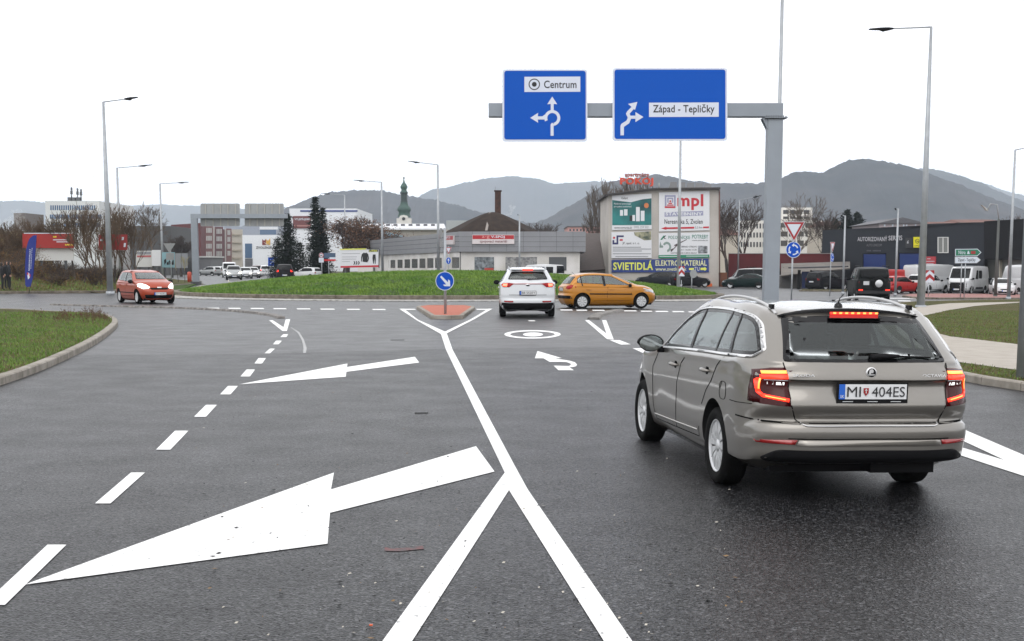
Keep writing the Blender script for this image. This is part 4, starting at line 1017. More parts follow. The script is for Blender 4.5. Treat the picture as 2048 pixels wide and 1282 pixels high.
# ------------------------------------------------------------------ the other vehicles
def car_spec(kind, L, W, H, WB, fo=.82, zb=.20):
    yf = WB + fo; yr = -(L - WB - fo); s = dict(wb=WB, yf=yf, yr=yr, w=W, zb=zb)
    if kind in ('hatch', 'suv', 'estate', 'offroad'):
        up = {'hatch': .30, 'suv': .30, 'estate': .42, 'offroad': .14}[kind]
        s.update(hood_z=(.50 if kind != 'offroad' else .56) * H, cowl=(WB - .40 if kind != 'offroad' else WB - .55, .69 * H), wtop=(WB - 1.22, .955 * H), rtip=(yr + up, .945 * H), rglass=(yr + .09, .665 * H), roof_z=H, roof_w=W * (.355 if kind != 'offroad' else .40),
            belt=(.625 * H, .665 * H), belt_w=W * .468, rg_w=(W * .40, W * (.325 if kind != 'offroad' else .37)), edge_z=[.93 * H, .955 * H, .965 * H, .96 * H, .95 * H, .935 * H], tail=.16, nose=.26, tl=.44)
    elif kind == 'sedan':
        s.update(hood_z=.50 * H, cowl=(WB - .42, .69 * H), wtop=(WB - 1.25, .955 * H), rtip=(yr + 1.25, .945 * H), rglass=(yr + .52, .735 * H), roof_z=H, roof_w=W * .345, belt=(.635 * H, .68 * H), belt_w=W * .468, rg_w=(W * .37, W * .32),
            edge_z=[.93 * H, .955 * H, .965 * H, .955 * H, .93 * H, .86 * H], tail=.16, nose=.26, tl=.50, deck=True)
    elif kind == 'van':
        s.update(hood_z=.42 * H, cowl=(yf - .50, .56 * H), wtop=(yf - 1.12, .93 * H), rtip=(yr + .10, .955 * H), rglass=(yr + .03, .56 * H), roof_z=H, roof_w=W * .43, belt=(.53 * H, .55 * H), belt_w=W * .485, rg_w=(W * .44, W * .41),
            edge_z=[.93 * H, .955 * H, .965 * H, .965 * H, .965 * H, .955 * H], tail=.10, nose=.24, tl=.50, bulge=.03, ya=yf - .95, hood_crown=.02)
    hz = s['hood_z']; b0, b1 = s['belt']
    s['rear_prof'] = [(zb, yr + .12), (.32, yr + .03), (.45, yr), (.58, yr), (.62, yr + .025), (.8, yr + .02), (b1 - .02, yr + .06)]
    s['front_prof'] = [(zb, yf - .12), (.34, yf - .01), (.52, yf), (hz, yf - .10), (hz + .05, yf - .18)]
    h1 = hz - .03
    rz = (b1 - .02) if not s.get('deck') else b1 + .02
    s['levels'] = [(zb + .01, zb + .01, zb + .01), (zb + .07, .28, .30), (.36, .38, .44), (.52, .48, .56), (.64, .54 if h1 > .56 else .5, .62), (b0 * .78, h1 - .02, .72), (b0 * .90, h1 + .01, rz - .06), (b0 * .94, h1 + .03, rz - .02)]
    s['wprof'] = [(zb, .88), (zb + .10, .95), (zb + .25, .99), (.60, 1.0), (.80, 1.0), (b0 * .95, .985)]
    return s
def side_dlo(s, ins=0):
    wy, wz = s['cowl']; ty, tz = s['wtop']; ry, rz = s['rtip']; gy, g_z = s['rglass']; b0, b1 = s['belt']; e = s['edge_z']
    if s.get('deck'):
        return [(wy - .42, b0 + .03, .05), (ty - .05, e[0] - .02, .12), (ty - .6, e[2] - .045, .2), (ry + .25, e[4] - .035, .15), (gy + .32, b1 + .04, .06)]
    return [(wy - .42, b0 + .03, .05), (ty - .05, e[0] - .02, .12), (ty - .6, e[2] - .045, .2), (ry + .38, e[4] - .04, .10), (gy + .42, (b1 + e[5]) / 2, .06), (gy + .36, b1 + .03, .05)]
def make_car(name, label, cat, s, pm, center, rz, dlo=None, feats=(), res=(4, 3), cut=True, plates='B', plate_txt='', rear_lit=False, head_lit=0, wheels='cover', wr=None, group=None, pillars=None, scale=1.0, glass=None, extra=None, lowblack=.0, lamps=True, rims=7, rwin=True, swin=True, mirror=True):
    H = s['roof_z']; W = s['w']; WB = s['wb']
    off = Matrix.Rotation(rz, 3, 'Z') @ Vector((0, WB / 2 * scale, 0)); loc = Vector((center[0], center[1], 0)) - off; loc.z = gz(center[0], center[1])
    T = thing(name, label, cat, loc, rz, group); T.scale = (scale,) * 3
    rows = car_levels(s); B = Body(rows, *res); gmat = glass or GLASS
    R_ = wr or (.31 if H < 1.6 else .35 if H < 2 else .34)
    dlo = dlo or side_dlo(s); so = round_poly(dlo, .04, 3); rw0, rw1 = s['rg_w']; gy, g_z = s['rglass']; ry, rz_ = s['rtip']; wy, wz = s['cowl']; ty, tz = s['wtop']; st_ = .055 if cut else .14; of = .005 if cut else .014
    ro = round_poly([(-rw0 * .93, g_z + .03), (rw0 * .93, g_z + .03), (rw1 * .93, rz_ - .065), (-rw1 * .93, rz_ - .065)], .05, 3)
    fo = round_poly([(-W * .405, wz + .03), (W * .405, wz + .03), (s['roof_w'] * .90, tz - .035), (-s['roof_w'] * .90, tz - .035)], .05, 3)
    P = []
    def part(mb, nm, m=None, parent=None): P.append((mb, nm, m))
    if rwin:
        m = MB(); m.use(GLOSSB); B.patch(m, 'B', ro, .003 + of, st_, inset(ro, .05)); part(m, 'rear_window_frame')
        m = MB(); B.patch(m, 'B', inset(ro, .03), .004 + of, st_, deep=0); part(m, 'rear_window', (GLASSD if cut else GLASSO))
    m = MB(); m.use(GLOSSB); B.patch(m, 'F', fo, .003 + of, st_, inset(fo, .05)); part(m, 'windscreen_frame')
    m = MB(); B.patch(m, 'F', inset(fo, .03), .004 + of, st_, deep=0); part(m, 'windscreen', gmat if cut else GLASSO)
    for v in 'LR':
        if swin:
            m = MB(); m.use(GLOSSB); B.patch(m, v, so, .003, st_, inset(so, .035))
            pl_ = pillars if pillars is not None else [((WB * .42 - .02), .10)] + ([(WB * .42 - .95, .09)] if s['yr'] < -.7 and not s.get('deck') else [])
            for y, wd in pl_:
                zt = s['edge_z'][2] - .055; B.ribbon(m, v, [(y + .02, s['belt'][0] + .04), (y - .03, zt)], wd, .013 if cut else .018, .10)
            part(m, 'window_frame')
            m = MB(); B.patch(m, v, inset(so, .02), .0045, st_, deep=0); part(m, 'side_window', gmat if cut else GLASSO)
        m = MB(); m.use(GAP); ym = WB * .42
        B.ribbon(m, v, [(ym + .02, s['belt'][0] + .02), (ym - .02, s['belt'][0] - .25), (ym, s['zb'] + .14)], .012, .003, .15)
        B.ribbon(m, v, [(WB - .42, s['belt'][0] - .02), (WB - .46, s['belt'][0] - .3), (WB - .50, s['zb'] + .14), (R_ + .18, s['zb'] + .14)], .012, .003, .15)
        part(m, 'door_gap')
        if cut:
            for y in (ym + .16, ym - .80):
                h = MB(); h.use(pm); p = B.hit(v, y, s['belt'][0] - .10, .02); h.box(p, (.04, .20, .035)); part(h, 'door_handle')
        if mirror:
            sg = -1 if v == 'L' else 1; yM = wy - .42; c = B.hit(v, yM, s['belt'][0] + .05, .12); m = MB(); m.use(PLAST)
            m.lathe([(.001, .08), (.07, .06), (.095, .02), (.09, -.03), (.001, -.032)], (0, 0, 0), 12, 'y'); m.v = [Vector((q.x * 1.15, q.y, q.z * .85)) + c for q in m.v]; m.cyl(c, c - Vector((sg * .14, -.02, .06)), .035, .03, 6); part(m, 'mirror')
    if lamps:
        for sg in (-1, 1):
            m = MB(); m.use(LAMPRED if not rear_lit else LEDRED); zt = s['belt'][1] - .05
            B.patch(m, 'B', [(sg * W * .33, zt), (sg * W * .475, zt + .02), (sg * W * .485, zt - .20), (sg * W * .35, zt - .19)], .006, .12); part(m, 'tail_light')
            m = MB(); m.use(LAMPW if not head_lit else (HEADL if head_lit == 1 else HEADX)); zh = s['hood_z'] - .02
            B.patch(m, 'F', [(sg * W * .26, zh - .06), (sg * W * .30, zh + .02), (sg * W * .46, zh + .07), (sg * W * .485, zh - .02), (sg * W * .40, zh - .11)], .006, .12); part(m, 'headlight')
        m = MB(); m.use(PLAST); B.patch(m, 'F', round_poly([(-W * .24, .60), (W * .24, .60), (W * .22, .52), (-W * .22, .52)], .03), .006, .14); B.patch(m, 'F', round_poly([(-W * .34, .42), (W * .34, .42), (W * .30, .27), (-W * .30, .27)], .04), .006, .14); part(m, 'grille')
    if lowblack:
        for v, sp_ in (('B', W * .49), ('F', W * .49)):
            m = MB(); m.use(PLAST); B.patch(m, v, round_poly([(-sp_, s['zb']), (sp_, s['zb']), (sp_, lowblack), (-sp_, lowblack)], .04), .008, .12); part(m, 'bumper_skirt')
        for v in 'LR':
            m = MB(); m.use(PLAST); B.patch(m, v, [(R_ + .10, s['zb']), (WB - R_ - .10, s['zb']), (WB - R_ - .06, lowblack - .05), (R_ + .06, lowblack - .05)], .008, .2); part(m, 'sill_cladding')
    for f in feats:      # (view, outline, material, part name[, offset])
        m = MB(); m.use(f[2]); B.patch(m, f[0], f[1], f[4] if len(f) > 4 else .008, .05 if cut else .2); part(m, f[3])
    if plates:
        for v in plates:
            zc = (.80 if v == 'B' else .44) if plate_txt[:1] != '^' else .52
            plate(B, T, v, 0, zc if H < 1.8 or v == 'F' else .62, plate_txt.lstrip('^'), off=.012, detail=False)
    if extra: extra(B, T, s, P)
    cuts = []
    for y in (0, WB):
        for sx_ in (-1, 1):
            if cut: cuts.append(arch_cut(sx_, y, R_ + .015, R_ + .05, W * .30))
            else:
                m = MB(); m.use(WELL); B.patch(m, 'L' if sx_ < 0 else 'R', [(y + (R_ + .05) * cos(a * pi / 9), max(s['zb'] + .0, R_ + (R_ + .05) * sin(a * pi / 9))) for a in range(0, 10)] + [(y - R_ - .05, s['zb']), (y + R_ + .05, s['zb'])], .004, .3, deep=0); part(m, 'wheel_arch')
    if cut:
        c = inset(so, .045)
        if swin: cuts.append(cutter([(-1.4, p.x, p.y) for p in c], (2.8, 0, 0)))
        c = inset(fo, .04); cuts.append(cutter([(p.x, s['yf'] + .6, p.y) for p in c], (0, -(s['yf'] + .6 - (WB * .3)), 0)))
        if rwin: c = inset(ro, .04); cuts.append(cutter([(p.x, s['yr'] - .5, p.y) for p in c], (0, WB * .35 - s['yr'] + .5, 0)))
    body = B.finish('body', pm, T, cuts)
    for mb, nm, m in P:
        if mb.v: mb.build(nm, m, T, local=True)
    ub = MB(); ub.use(BLACK); ub.box((0, WB / 2, s['zb'] + .02), (W * .72, L_(s) - .5, .12)); ub.build('underbody', parent=T, local=True)
    if cut: seats(T, [(.35, 0), (1.2, 0)], s['belt'][0] - .14 + (.1 if H > 1.6 else 0), (-.35, .35), w_=.44)
    for sx_ in (-1, 1):
        for y in (0, WB): wheel(T, (sx_ * (W / 2 - .125), y, R_), R_, .20, wheels, sx_, n=rims, seg=28 if cut else 16)
    return T
def L_(s): return s['yf'] - s['yr']
def at_px(x, Y): p = D(x, 529, Y); return (p.x, Y)

# white SUV ahead in the lane
s = car_spec('suv', 4.48, 1.855, 1.63, 2.67, .90, .26)
s.update(rtip=(s['yr'] + .36, 1.545), rglass=(s['yr'] + .12, 1.20), belt=(1.06, 1.16), rg_w=(.70, .575), roof_w=.60)
KW = paint('white', (.62, .64, .66), 0, .25)
lampk = lambda sg: [(sg * .42, 1.10), (sg * .60, 1.125), (sg * .80, 1.115), (sg * .87, 1.06), (sg * .80, .985), (sg * .60, .98), (sg * .52, 1.045)]
def kia_x(B, T, s, P):
    m = MB(); m.use(mat('lamp_brake_pale', (.8, .3, .2), .3, emit=(1, .13, .06), estr=2.2))
    for sg in (-1, 1): B.patch(m, 'B', [(sg * .66, 1.10), (sg * .80, 1.095), (sg * .82, 1.02), (sg * .68, 1.0)], .014, .06)
    P.append((m, 'brake_lamp', None))
    m = MB(); m.use(GLOSSB); B.patch(m, 'B', round_poly([(-.13, 1.05), (.13, 1.05), (.13, 1.0), (-.13, 1.0)], .02), .004, .08) if 0 else None
    m.use(CHROME); yb = B.hit('B', 0, 1.06, .005).y; m.lathe([(.001, -.006), (.075, -.008), (.08, .0)], (0, 0, 0), 18, 'y'); m.v = [Vector((q.x, q.y, q.z * .5)) + Vector((0, yb, 1.05)) for q in m.v]; m.use(GLOSSB); m.box((0, yb - .01, 1.05), (.10, .004, .035)); P.append((m, 'badge', None))
    for sg in (-1, 1):
        m = MB(); m.use(STEEL); m.tube([(sg * .62, 1.35, 1.56), (sg * .62, 1.2, 1.62), (sg * .61, .2, 1.64), (sg * .60, -.35, 1.60), (sg * .60, -.45, 1.555)], .018, 6); P.append((m, 'roof_rail', None))
    m = MB(); m.use(PLAST); m.tube([B.hit('B', .0, 1.235, .02), B.hit('B', .15, 1.245, .03), B.hit('B', .38, 1.235, .02)], [.02, .014, .008], 6); P.append((m, 'rear_wiper', None))
    y0 = B.hit('B', 0, 1.545, 0).y; m = MB(); m.use(KW); m.box((0, y0 - .02, 1.555), (1.12, .22, .035)); P.append((m, 'spoiler', None))
    m = MB(); m.use(LEDRED); m.box((0, y0 - .14, 1.545), (.34, .02, .04)); P.append((m, 'brake_light', None))
kx, ky = at_px(1052, 47.6)
make_car('suv', 'white compact SUV seen from behind with lit brake lights at the give way line', 'car', s, KW, (kx, ky), radians(1), feats=[
    ('B', lampk(-1), LAMPRED, 'tail_light', .010), ('B', lampk(1), LAMPRED, 'tail_light', .010), ('B', [(-.45, 1.10), (.45, 1.10), (.45, 1.078), (-.45, 1.078)], LAMPRED, 'light_bar', .009),
    ('B', round_poly([(-.78, .55), (-.46, .545), (-.48, .49), (-.76, .50)], .02), REFLR, 'reflector'), ('B', round_poly([(.78, .55), (.46, .545), (.48, .49), (.76, .50)], .02), REFLR, 'reflector'),
    ('B', round_poly([(-.84, .262), (.84, .262), (.90, .49), (.60, .475), (-.60, .475), (-.90, .49)], .03), PLAST, 'bumper_skirt', .016),
    ('B', [(-.62, .74), (.62, .74), (.60, .728), (-.60, .728)], GAP, 'tailgate_crease', .004)],
    res=(5, 4), plate_txt='BB 552EY', lamps=False, lowblack=.47, wr=.345, scale=1.03, extra=kia_x, rims=5, wheels='alloy')

# orange hatchback crossing
s = car_spec('hatch', 4.03, 1.73, 1.47, 2.54, .80, .19); ORN = paint('orange', (.44, .175, .008), .25, .3, .5)
s.update(rtip=(s['yr'] + .50, 1.385), rglass=(s['yr'] + .13, 1.0), hood_z=.76, cowl=(2.42, 1.01), wtop=(1.45, 1.385), belt=(.90, 1.0), hood_crown=.03)
sd = [(2.06, .955, .06), (1.62, 1.16, .1), (1.30, 1.325, .12), (.75, 1.385, .2), (.05, 1.365, .1), (-.18, 1.25, .05), (-.22, 1.06, .06)]
def pg_x(B, T, s, P):
    for v in 'LR':
        m = MB(); m.use(PLAST); B.ribbon(m, v, [(.30, .615), (2.12, .60)], .05, .012, .2); P.append((m, 'rubbing_strip', None))
    m = MB(); m.use(PLAST); p = B.hit('T', 0, -.10); m.tube([p, p + Vector((0, -.12, .10))], .006, 5); P.append((m, 'aerial', None))
gx, gy_ = at_px(1213, 56.6)
hx = make_car('hatchback', 'orange five door hatchback crossing the roundabout', 'car', s, ORN, (gx, gy_), radians(-90 + 13), dlo=sd, pillars=[(.93, .10), (-.02, .04)], feats=[
    ('B', [(-.82, .99), (-.60, .96), (-.56, .84), (-.74, .80), (-.84, .86)], LEDRED, 'tail_light', .012), ('B', [(.82, .99), (.60, .96), (.56, .84), (.74, .80), (.84, .86)], LAMPRED, 'tail_light', .012),
    ('R', [(-.36, .98), (-.62, .90), (-.60, .83), (-.45, .85)], LAMPRED, 'tail_light', .010), ('F', [(.45, .70), (.76, .80), (.84, .72), (.60, .62)], LAMPW, 'headlight', .012), ('F', [(-.45, .70), (-.76, .80), (-.84, .72), (-.60, .62)], LAMPW, 'headlight', .012),
    ('R', [(2.92, .77), (2.62, .855), (2.60, .82), (2.90, .70)], LAMPW, 'headlight', .010), ('F', round_poly([(-.5, .50), (.5, .50), (.42, .28), (-.42, .28)], .05), PLAST, 'grille', .010),
    ('B', round_poly([(-.80, .55), (.80, .55), (.82, .42), (-.82, .42)], .03), PLAST, 'bumper_strip', .014)], res=(5, 4), plates='BF', plate_txt='MI 236CC', lamps=False, wr=.305, rims=9, extra=pg_x, glass=glass_mat('car_glass_mid', (.40, .46, .45), .16))

# red-orange small hatchback coming round on the left
s = car_spec('hatch', 3.92, 1.68, 1.46, 2.486, .78, .19); FOR = paint('red', (.34, .042, .010), .1, .3, .4)
s.update(rtip=(s['yr'] + .32, 1.40), rglass=(s['yr'] + .12, .99), hood_z=.80, cowl=(2.42, 1.03), wtop=(1.45, 1.385), belt=(.91, .98), hood_crown=.02)
FH = mat('headlamp_soft', (.9, .9, .88), .2, emit=(1, .97, .90), estr=1.1)
def hl(sg): return [(sg * .40, .73), (sg * .46, .66), (sg * .66, .64), (sg * .80, .74), (sg * .80, .86), (sg * .70, .90), (sg * .52, .83)]
fx_, fy_ = at_px(289, 63.0)
make_car('hatchback', 'orange red small hatchback with headlights on coming round the left side of the roundabout', 'car', s, FOR, (fx_, fy_), radians(213), feats=[
    ('F', hl(-1), FH, 'headlight', .012), ('F', hl(1), FH, 'headlight', .012), ('F', round_poly([(-.42, .70), (.42, .70), (.36, .62), (-.36, .62)], .03), PLAST, 'grille', .010),
    ('F', round_poly([(-.62, .40), (.62, .40), (.56, .24), (-.56, .24)], .04), PLAST, 'lower_grille', .010), ('F', round_poly([(-.10, .735), (.10, .735), (.10, .69), (-.10, .69)], .022), CHROME, 'badge', .02),
    ('R', [(.1, .5), (2.3, .49), (2.3, .45), (.1, .46)], PLAST, 'rubbing_strip', .008)], res=(5, 4), plates='F', plate_txt='ZV 465BO', lamps=False, wr=.295, rims=9, scale=1.04, glass=glass_mat('car_glass_mid', (.40, .46, .45), .16), pillars=[(.95, .10)])

# dark off-roader with its spare wheel on the tailgate
s = car_spec('offroad', 4.40, 1.88, 1.90, 2.70, .85, .34); DKG = paint('dark_green', (.003, .005, .005), .0, .5, .08)
def lc_x(B, T, s, P):
    y0 = s['yr']; m = MB(); m.use(TYRE); m.lathe([(.001, -.10), (.20, -.10), (.23, -.14), (.34, -.13), (.37, -.08), (.37, .06), (.001, .06)], (.22, y0 - .06, 1.02), 28, 'y'); m.use(RIMS); m.lathe([(.001, -.16), (.12, -.155), (.20, -.11)], (.22, y0 - .06, 1.02), 20, 'y'); P.append((m, 'spare_wheel', None))
    for sg in (-1, 1):
        m = MB(); m.use(LEDRED); m.box((sg * .70, y0 - .02, .66), (.20, .05, .09)); P.append((m, 'fog_light', None))
        m = MB(); m.use(PLAST); m.tube([(sg * .74, 1.3, 1.90), (sg * .74, 1.2, 1.95), (sg * .74, -.6, 1.95), (sg * .74, -.75, 1.89)], .02, 6); P.append((m, 'roof_rail', None))
    m = MB(); m.use(LAMPW); m.box((-.42, y0 - .02, 1.04), (.30, .02, .20)); P.append((m, 'number_plate', None))
    m = MB(); m.use(mat('grey_bumper', (.03, .03, .032), .6, spec=.2)); m.box((0, y0 - .03, .56), (1.86, .20, .16)); P.append((m, 'rear_bumper', None))
cx_, cy_ = at_px(1737, 77.5)
make_car('off_roader', 'dark green off roader with a spare wheel on its tailgate leaving the roundabout', 'car', s, DKG, (cx_, cy_), radians(-6), feats=[
    ('B', [(-.90, 1.25), (-.74, 1.25), (-.72, .90), (-.90, .90)], LAMPDR, 'tail_light', .012), ('B', [(.90, 1.25), (.74, 1.25), (.72, .90), (.90, .90)], LAMPDR, 'tail_light', .012)],
    plates='', lamps=False, wr=.38, extra=lc_x, cut=False, glass=GLASSO, scale=1.04, lowblack=.0, rims=6)

# ---- parked vehicles and traffic further off
def far_car(name, label, kind, dims, col_, x, Y, deg, group, **kw):
    L, W, H, WB, fo = dims; s = car_spec(kind, L, W, H, WB, fo, .2 if kind != 'van' else .24)
    if kw.pop('solid', False): kw['swin'] = False; kw['rwin'] = False
    return make_car(name, label, 'van' if kind == 'van' else 'car', s, col_, at_px(x, Y), radians(deg), cut=False, res=(3, 2), group=group, **kw)
PW = paint('van_white', (.60, .61, .62)); PK = paint('black', (.006, .006, .008), .0, .5, .08); PG = paint('dark_grey', (.02, .023, .028), .2, .45, .15); PGR = paint('bottle_green', (.003, .014, .013), .05, .45, .15); PS = paint('silver', (.33, .34, .34), .7, .35); PR = paint('bright_red', (.38, .006, .005), 0, .35, .4); PB = paint('burgundy', (.05, .012, .012), .3)
GP = 'vehicles parked round the car park on the right'; GT = 'cars in the far left street'
VAN = (5.3, 2.02, 2.40, 3.25, .95); HB = (4.1, 1.75, 1.46, 2.55, .85); SUVD = (4.5, 1.85, 1.68, 2.66, .88); SED = (4.62, 1.77, 1.42, 2.67, .92)
far_car('van', 'white panel van facing the camera at an angle beside the direction signs', 'van', VAN, PW, 1936, 116, 142, GP, plates='F', swin=False, rwin=False, feats=[('L', round_poly([(2.55, 1.28), (2.15, 2.02), (1.75, 2.02), (1.75, 1.28)], .05), GLASSO, 'side_window'), ('L', round_poly([(1.62, 2.0), (.85, 2.0), (.85, 1.32), (1.62, 1.32)], .05), GLASSO, 'sliding_door_window'), ('F', round_poly([(-.95, 1.02), (.95, 1.02), (.98, .36), (-.98, .36)], .12), PLAST, 'front_bumper'), ('L', [(.6, .60), (2.5, .60), (2.5, .45), (.6, .45)], PLAST, 'side_moulding')])
far_car('van', 'white panel van seen from behind at the right edge of the photo', 'van', (5.3, 2.02, 2.55, 3.25, .95), PW, 2046, 112, 4, GP, solid=True, feats=[('B', [(-.97, .72), (.97, .72), (.97, .30), (-.97, .30)], PLAST, 'rear_bumper'), ('B', round_poly([(-.45, .98), (.25, .98), (.25, .88), (-.45, .88)], .02), PLAST, 'number_plate_recess')], plates='')
far_car('van', 'long white high roof van parked behind the white SUV by the service hall', 'van', (6.0, 2.05, 2.6, 3.9, .95), PW, 1868, 128, -62, GP, solid=True, plates='')
far_car('van', 'red service van with a white roof box behind the red hatchback', 'van', (5.0, 1.95, 2.05, 3.0, .9), PR, 1804, 128, -80, GP, solid=True, plates='')
far_car('suv', 'white SUV parked nose in left of the chevron sign', 'suv', SUVD, PW, 1858, 116, -48, GP, lowblack=.40)
far_car('hatchback', 'bright red hatchback parked beside the dark off roader', 'hatch', HB, PR, 1802, 113, -52, GP)
far_car('hatchback', 'small white hatchback facing the camera between the two vans', 'hatch', (3.9, 1.70, 1.45, 2.5, .8), PW, 2006, 108, 168, GP, plates='F')
far_car('estate_car', 'dark parked car half hidden behind the small white hatchback', 'estate', SED, PK, 1998, 124, -70, GP, plates='')
far_car('suv', 'black SUV parked under the carport beside the blue doors', 'suv', (4.6, 1.9, 1.75, 2.7, .9), PK, 1656, 127, -52, GP, lowblack=.4)
far_car('hatchback', 'low white car half hidden behind the thick gantry post', 'hatch', HB, PW, 1586, 150, 78, GP, plates='')
far_car('fastback', 'dark green fastback with its tail to the gantry post', 'sedan', SED, PGR, 1492, 128, 72, GP, plates='')
far_car('van', 'silver grey minibus with dark windows behind the green fastback', 'van', (4.9, 1.90, 1.97, 3.0, .9), PS, 1503, 136, 76, GP, plates='')
far_car('hatchback', 'black hatchback parked at the foot of the advertising building', 'hatch', (3.9, 1.7, 1.45, 2.5, .8), PK, 1380, 131, -76, GP, plates='')
far_car('estate_car', 'dark grey estate car parked under the blue advertising strip', 'estate', (4.7, 1.82, 1.46, 2.8, .9), PG, 1316, 138, 74, GP, plates='')
far_car('hatchback', 'grey car whose roof just shows over the grass mound before the adverts', 'hatch', HB, PG, 1270, 146, 72, GP, plates='')
far_car('van', 'white panel van behind the mound, seen over the white SUV', 'van', (4.2, 1.83, 1.86, 2.7, .8), PW, 1080, 119, 62, GP, plates='', swin=False, feats=[('L', round_poly([(2.35, 1.05), (1.95, 1.60), (1.45, 1.62), (1.45, 1.05)], .06), GLASSO, 'side_window'), ('L', round_poly([(1.25, 1.62), (-.35, 1.62), (-.35, 1.08), (1.25, 1.08)], .06), GLASSO, 'side_window')])
far_car('suv', 'silver SUV with dazzling headlights coming up the far left street', 'suv', SUVD, PS, 467, 158, 193, GT, head_lit=2, plates='F')
far_car('hatchback', 'white car following just right of the SUV with dazzling headlights', 'hatch', HB, PW, 490, 172, 193, GT, head_lit=1, plates='F')
far_car('hatchback', 'second white oncoming car, farther right in the far queue', 'hatch', HB, PW, 505, 180, 196, GT, head_lit=1, plates='F')
far_car('van', 'white van behind the oncoming SUV in the far street', 'van', (5.0, 1.95, 2.1, 3.1, .9), PW, 458, 188, 192, GT, plates='')
far_car('suv', 'dark red SUV driving away ahead of the white one', 'suv', SUVD, PB, 514, 212, 10, GT, rear_lit=True)
far_car('suv', 'white SUV driving away left of the black pickup', 'suv', SUVD, PW, 532, 198, 9, GT, rear_lit=True)
far_car('pickup', 'large black pickup driving away behind the left part of the mound', 'suv', (5.0, 1.92, 1.82, 3.1, .9), PK, 570, 150, 8, GT, rear_lit=True)
far_car('hatchback', 'white hatchback behind the mound below the dark conifers', 'hatch', HB, PW, 612, 160, 60, GT, plates='')
far_car('hatchback', 'white car parked at the foot of the brick block', 'hatch', HB, PW, 431, 235, 60, GT, plates='')
far_car('hatchback', 'pale car parked left of the other one by the brick block', 'hatch', HB, PS, 418, 215, 62, GT, plates='')
# ------------------------------------------------------------------ signs, gantries, lamps
def word(T, wall, s, x0, y0, x1, y1, off, m, bold=.0):
    """one part per word, spaced as in the whole line"""
    ext = lambda t: (lambda v: (min(p.x for p in v), max(p.x for p in v), min(p.y for p in v), max(p.y for p in v)))(text_mesh(t, bold)[0])
    A = ext(s); k = (x1 - x0) / (A[1] - A[0]); j = (y1 - y0) / (A[3] - A[2]); pos = 0; o = None
    for wd_ in s.split(' '):
        end = pos + len(wd_); B_ = ext(wd_); xe = ext(s[:end])[1]; xs = xe - (B_[1] - B_[0])
        mb = MB(); mb.use(m); wtext(mb, wall, wd_, x0 + (xs - A[0]) * k, y1 - (B_[3] - A[2]) * j, x0 + (xe - A[0]) * k, y1 - (B_[2] - A[2]) * j, off, bold); o = mb.build('lettering', parent=T); pos = end + 1
    return o
def shape(T, name, m, wall, pts, off, deep=None):
    mb = MB(); mb.use(m); wpoly(mb, wall, pts, off, deep); return mb.build(name, parent=T)
def rrect(x0, y0, x1, y1, r):
    o_ = []
    for cx, cy, a in ((x1 - r, y0 + r, -pi / 2), (x1 - r, y1 - r, 0), (x0 + r, y1 - r, pi / 2), (x0 + r, y0 + r, pi)):
        for k in range(5): o_.append((cx + r * cos(a + pi / 2 * k / 4), cy + r * sin(a + pi / 2 * k / 4)))
    return o_
# near gantry
YG = 36.5; W0 = front(YG)
base = D(1550, 529, YG); base.z = gz(base.x, YG)
T = thing('sign_gantry', 'thick grey steel gantry post with one long arm carrying two blue direction signs', 'sign gantry', base)
GS = mat('gantry_paint', (.27, .30, .335), .5, metal=.15, var=.05, scale=1.5)
mb = MB(); mb.use(GS); a = W0.hit(977, 208); b = W0.hit(1567.5, 205.5); bt = W0.hit(1567.5, 233); h = b.z - bt.z
mb.box(((a.x + b.x) / 2, YG + .20, (b.z + bt.z) / 2), (b.x - a.x, .34, h)); mb.build('arm', parent=T, bevel=.012)
c1 = W0.hit(1537, 240); c2 = W0.hit(1567, 240); pxm = (c1.x + c2.x) / 2; pw = c2.x - c1.x
mb = MB(); mb.use(GS); zt = bt.z - .035; mb.box((pxm, YG + .20, (zt + base.z) / 2), (pw, .36, zt - base.z)); mb.build('post', parent=T, bevel=.012)
mb = MB(); mb.use(GS); mb.box((pxm, YG + .20, zt + .012), (pw + .22, .50, .024)); mb.prism([(pxm - pw / 2 - .16, YG + .05, zt), (pxm - pw / 2, YG + .05, zt), (pxm - pw / 2, YG + .05, zt - .30)], (0, .03, 0)); mb.prism([(pxm - pw / 2 - .16, YG + .30, zt), (pxm - pw / 2, YG + .30, zt), (pxm - pw / 2, YG + .30, zt - .30)], (0, .03, 0)); mb.build('flange', parent=T)
mb = MB(); mb.use(DSTEEL)
for i in range(9): mb.cyl((pxm - pw / 2 - .06 + (pw + .12) * i / 8, YG - .02, zt - .03), (pxm - pw / 2 - .06 + (pw + .12) * i / 8, YG - .02, zt + .06), .014, n=6)
mb.build('bolts', parent=T)
mb = MB(); mb.use(GS); mb.box((pxm, YG + .20, base.z + .03), (pw + .3, .62, .05)); mb.build('base_plate', parent=T)
def blue_panel(pts_o, r):
    return pts_o
LB = mat('gantry_sign_blue', (.0008, .085, .47), .5, spec=.2); LW = mat('gantry_sign_white', (.66, .70, .80), .4)
OFF = .06
T = thing('direction_sign', 'square blue gantry sign with roundabout arrows and Centrum panel', 'road sign', W0.hit(1090, 281, OFF), group='blue signs on the near gantry')
shape(T, 'panel', LW, W0, rrect(1004.5, 138.5, 1175, 283, 6), OFF, .05); shape(T, 'blue_face', LB, W0, rrect(1008.5, 141.5, 1171.5, 279, 5), OFF + .004)
shape(T, 'name_panel', LW, W0, [(1048.8, 153.5), (1160.6, 153), (1160.6, 183.5), (1048.8, 184)], OFF + .008); word(T, W0, 'Centrum', 1088, 161, 1153, 176.3, OFF + .012, INK, .012)
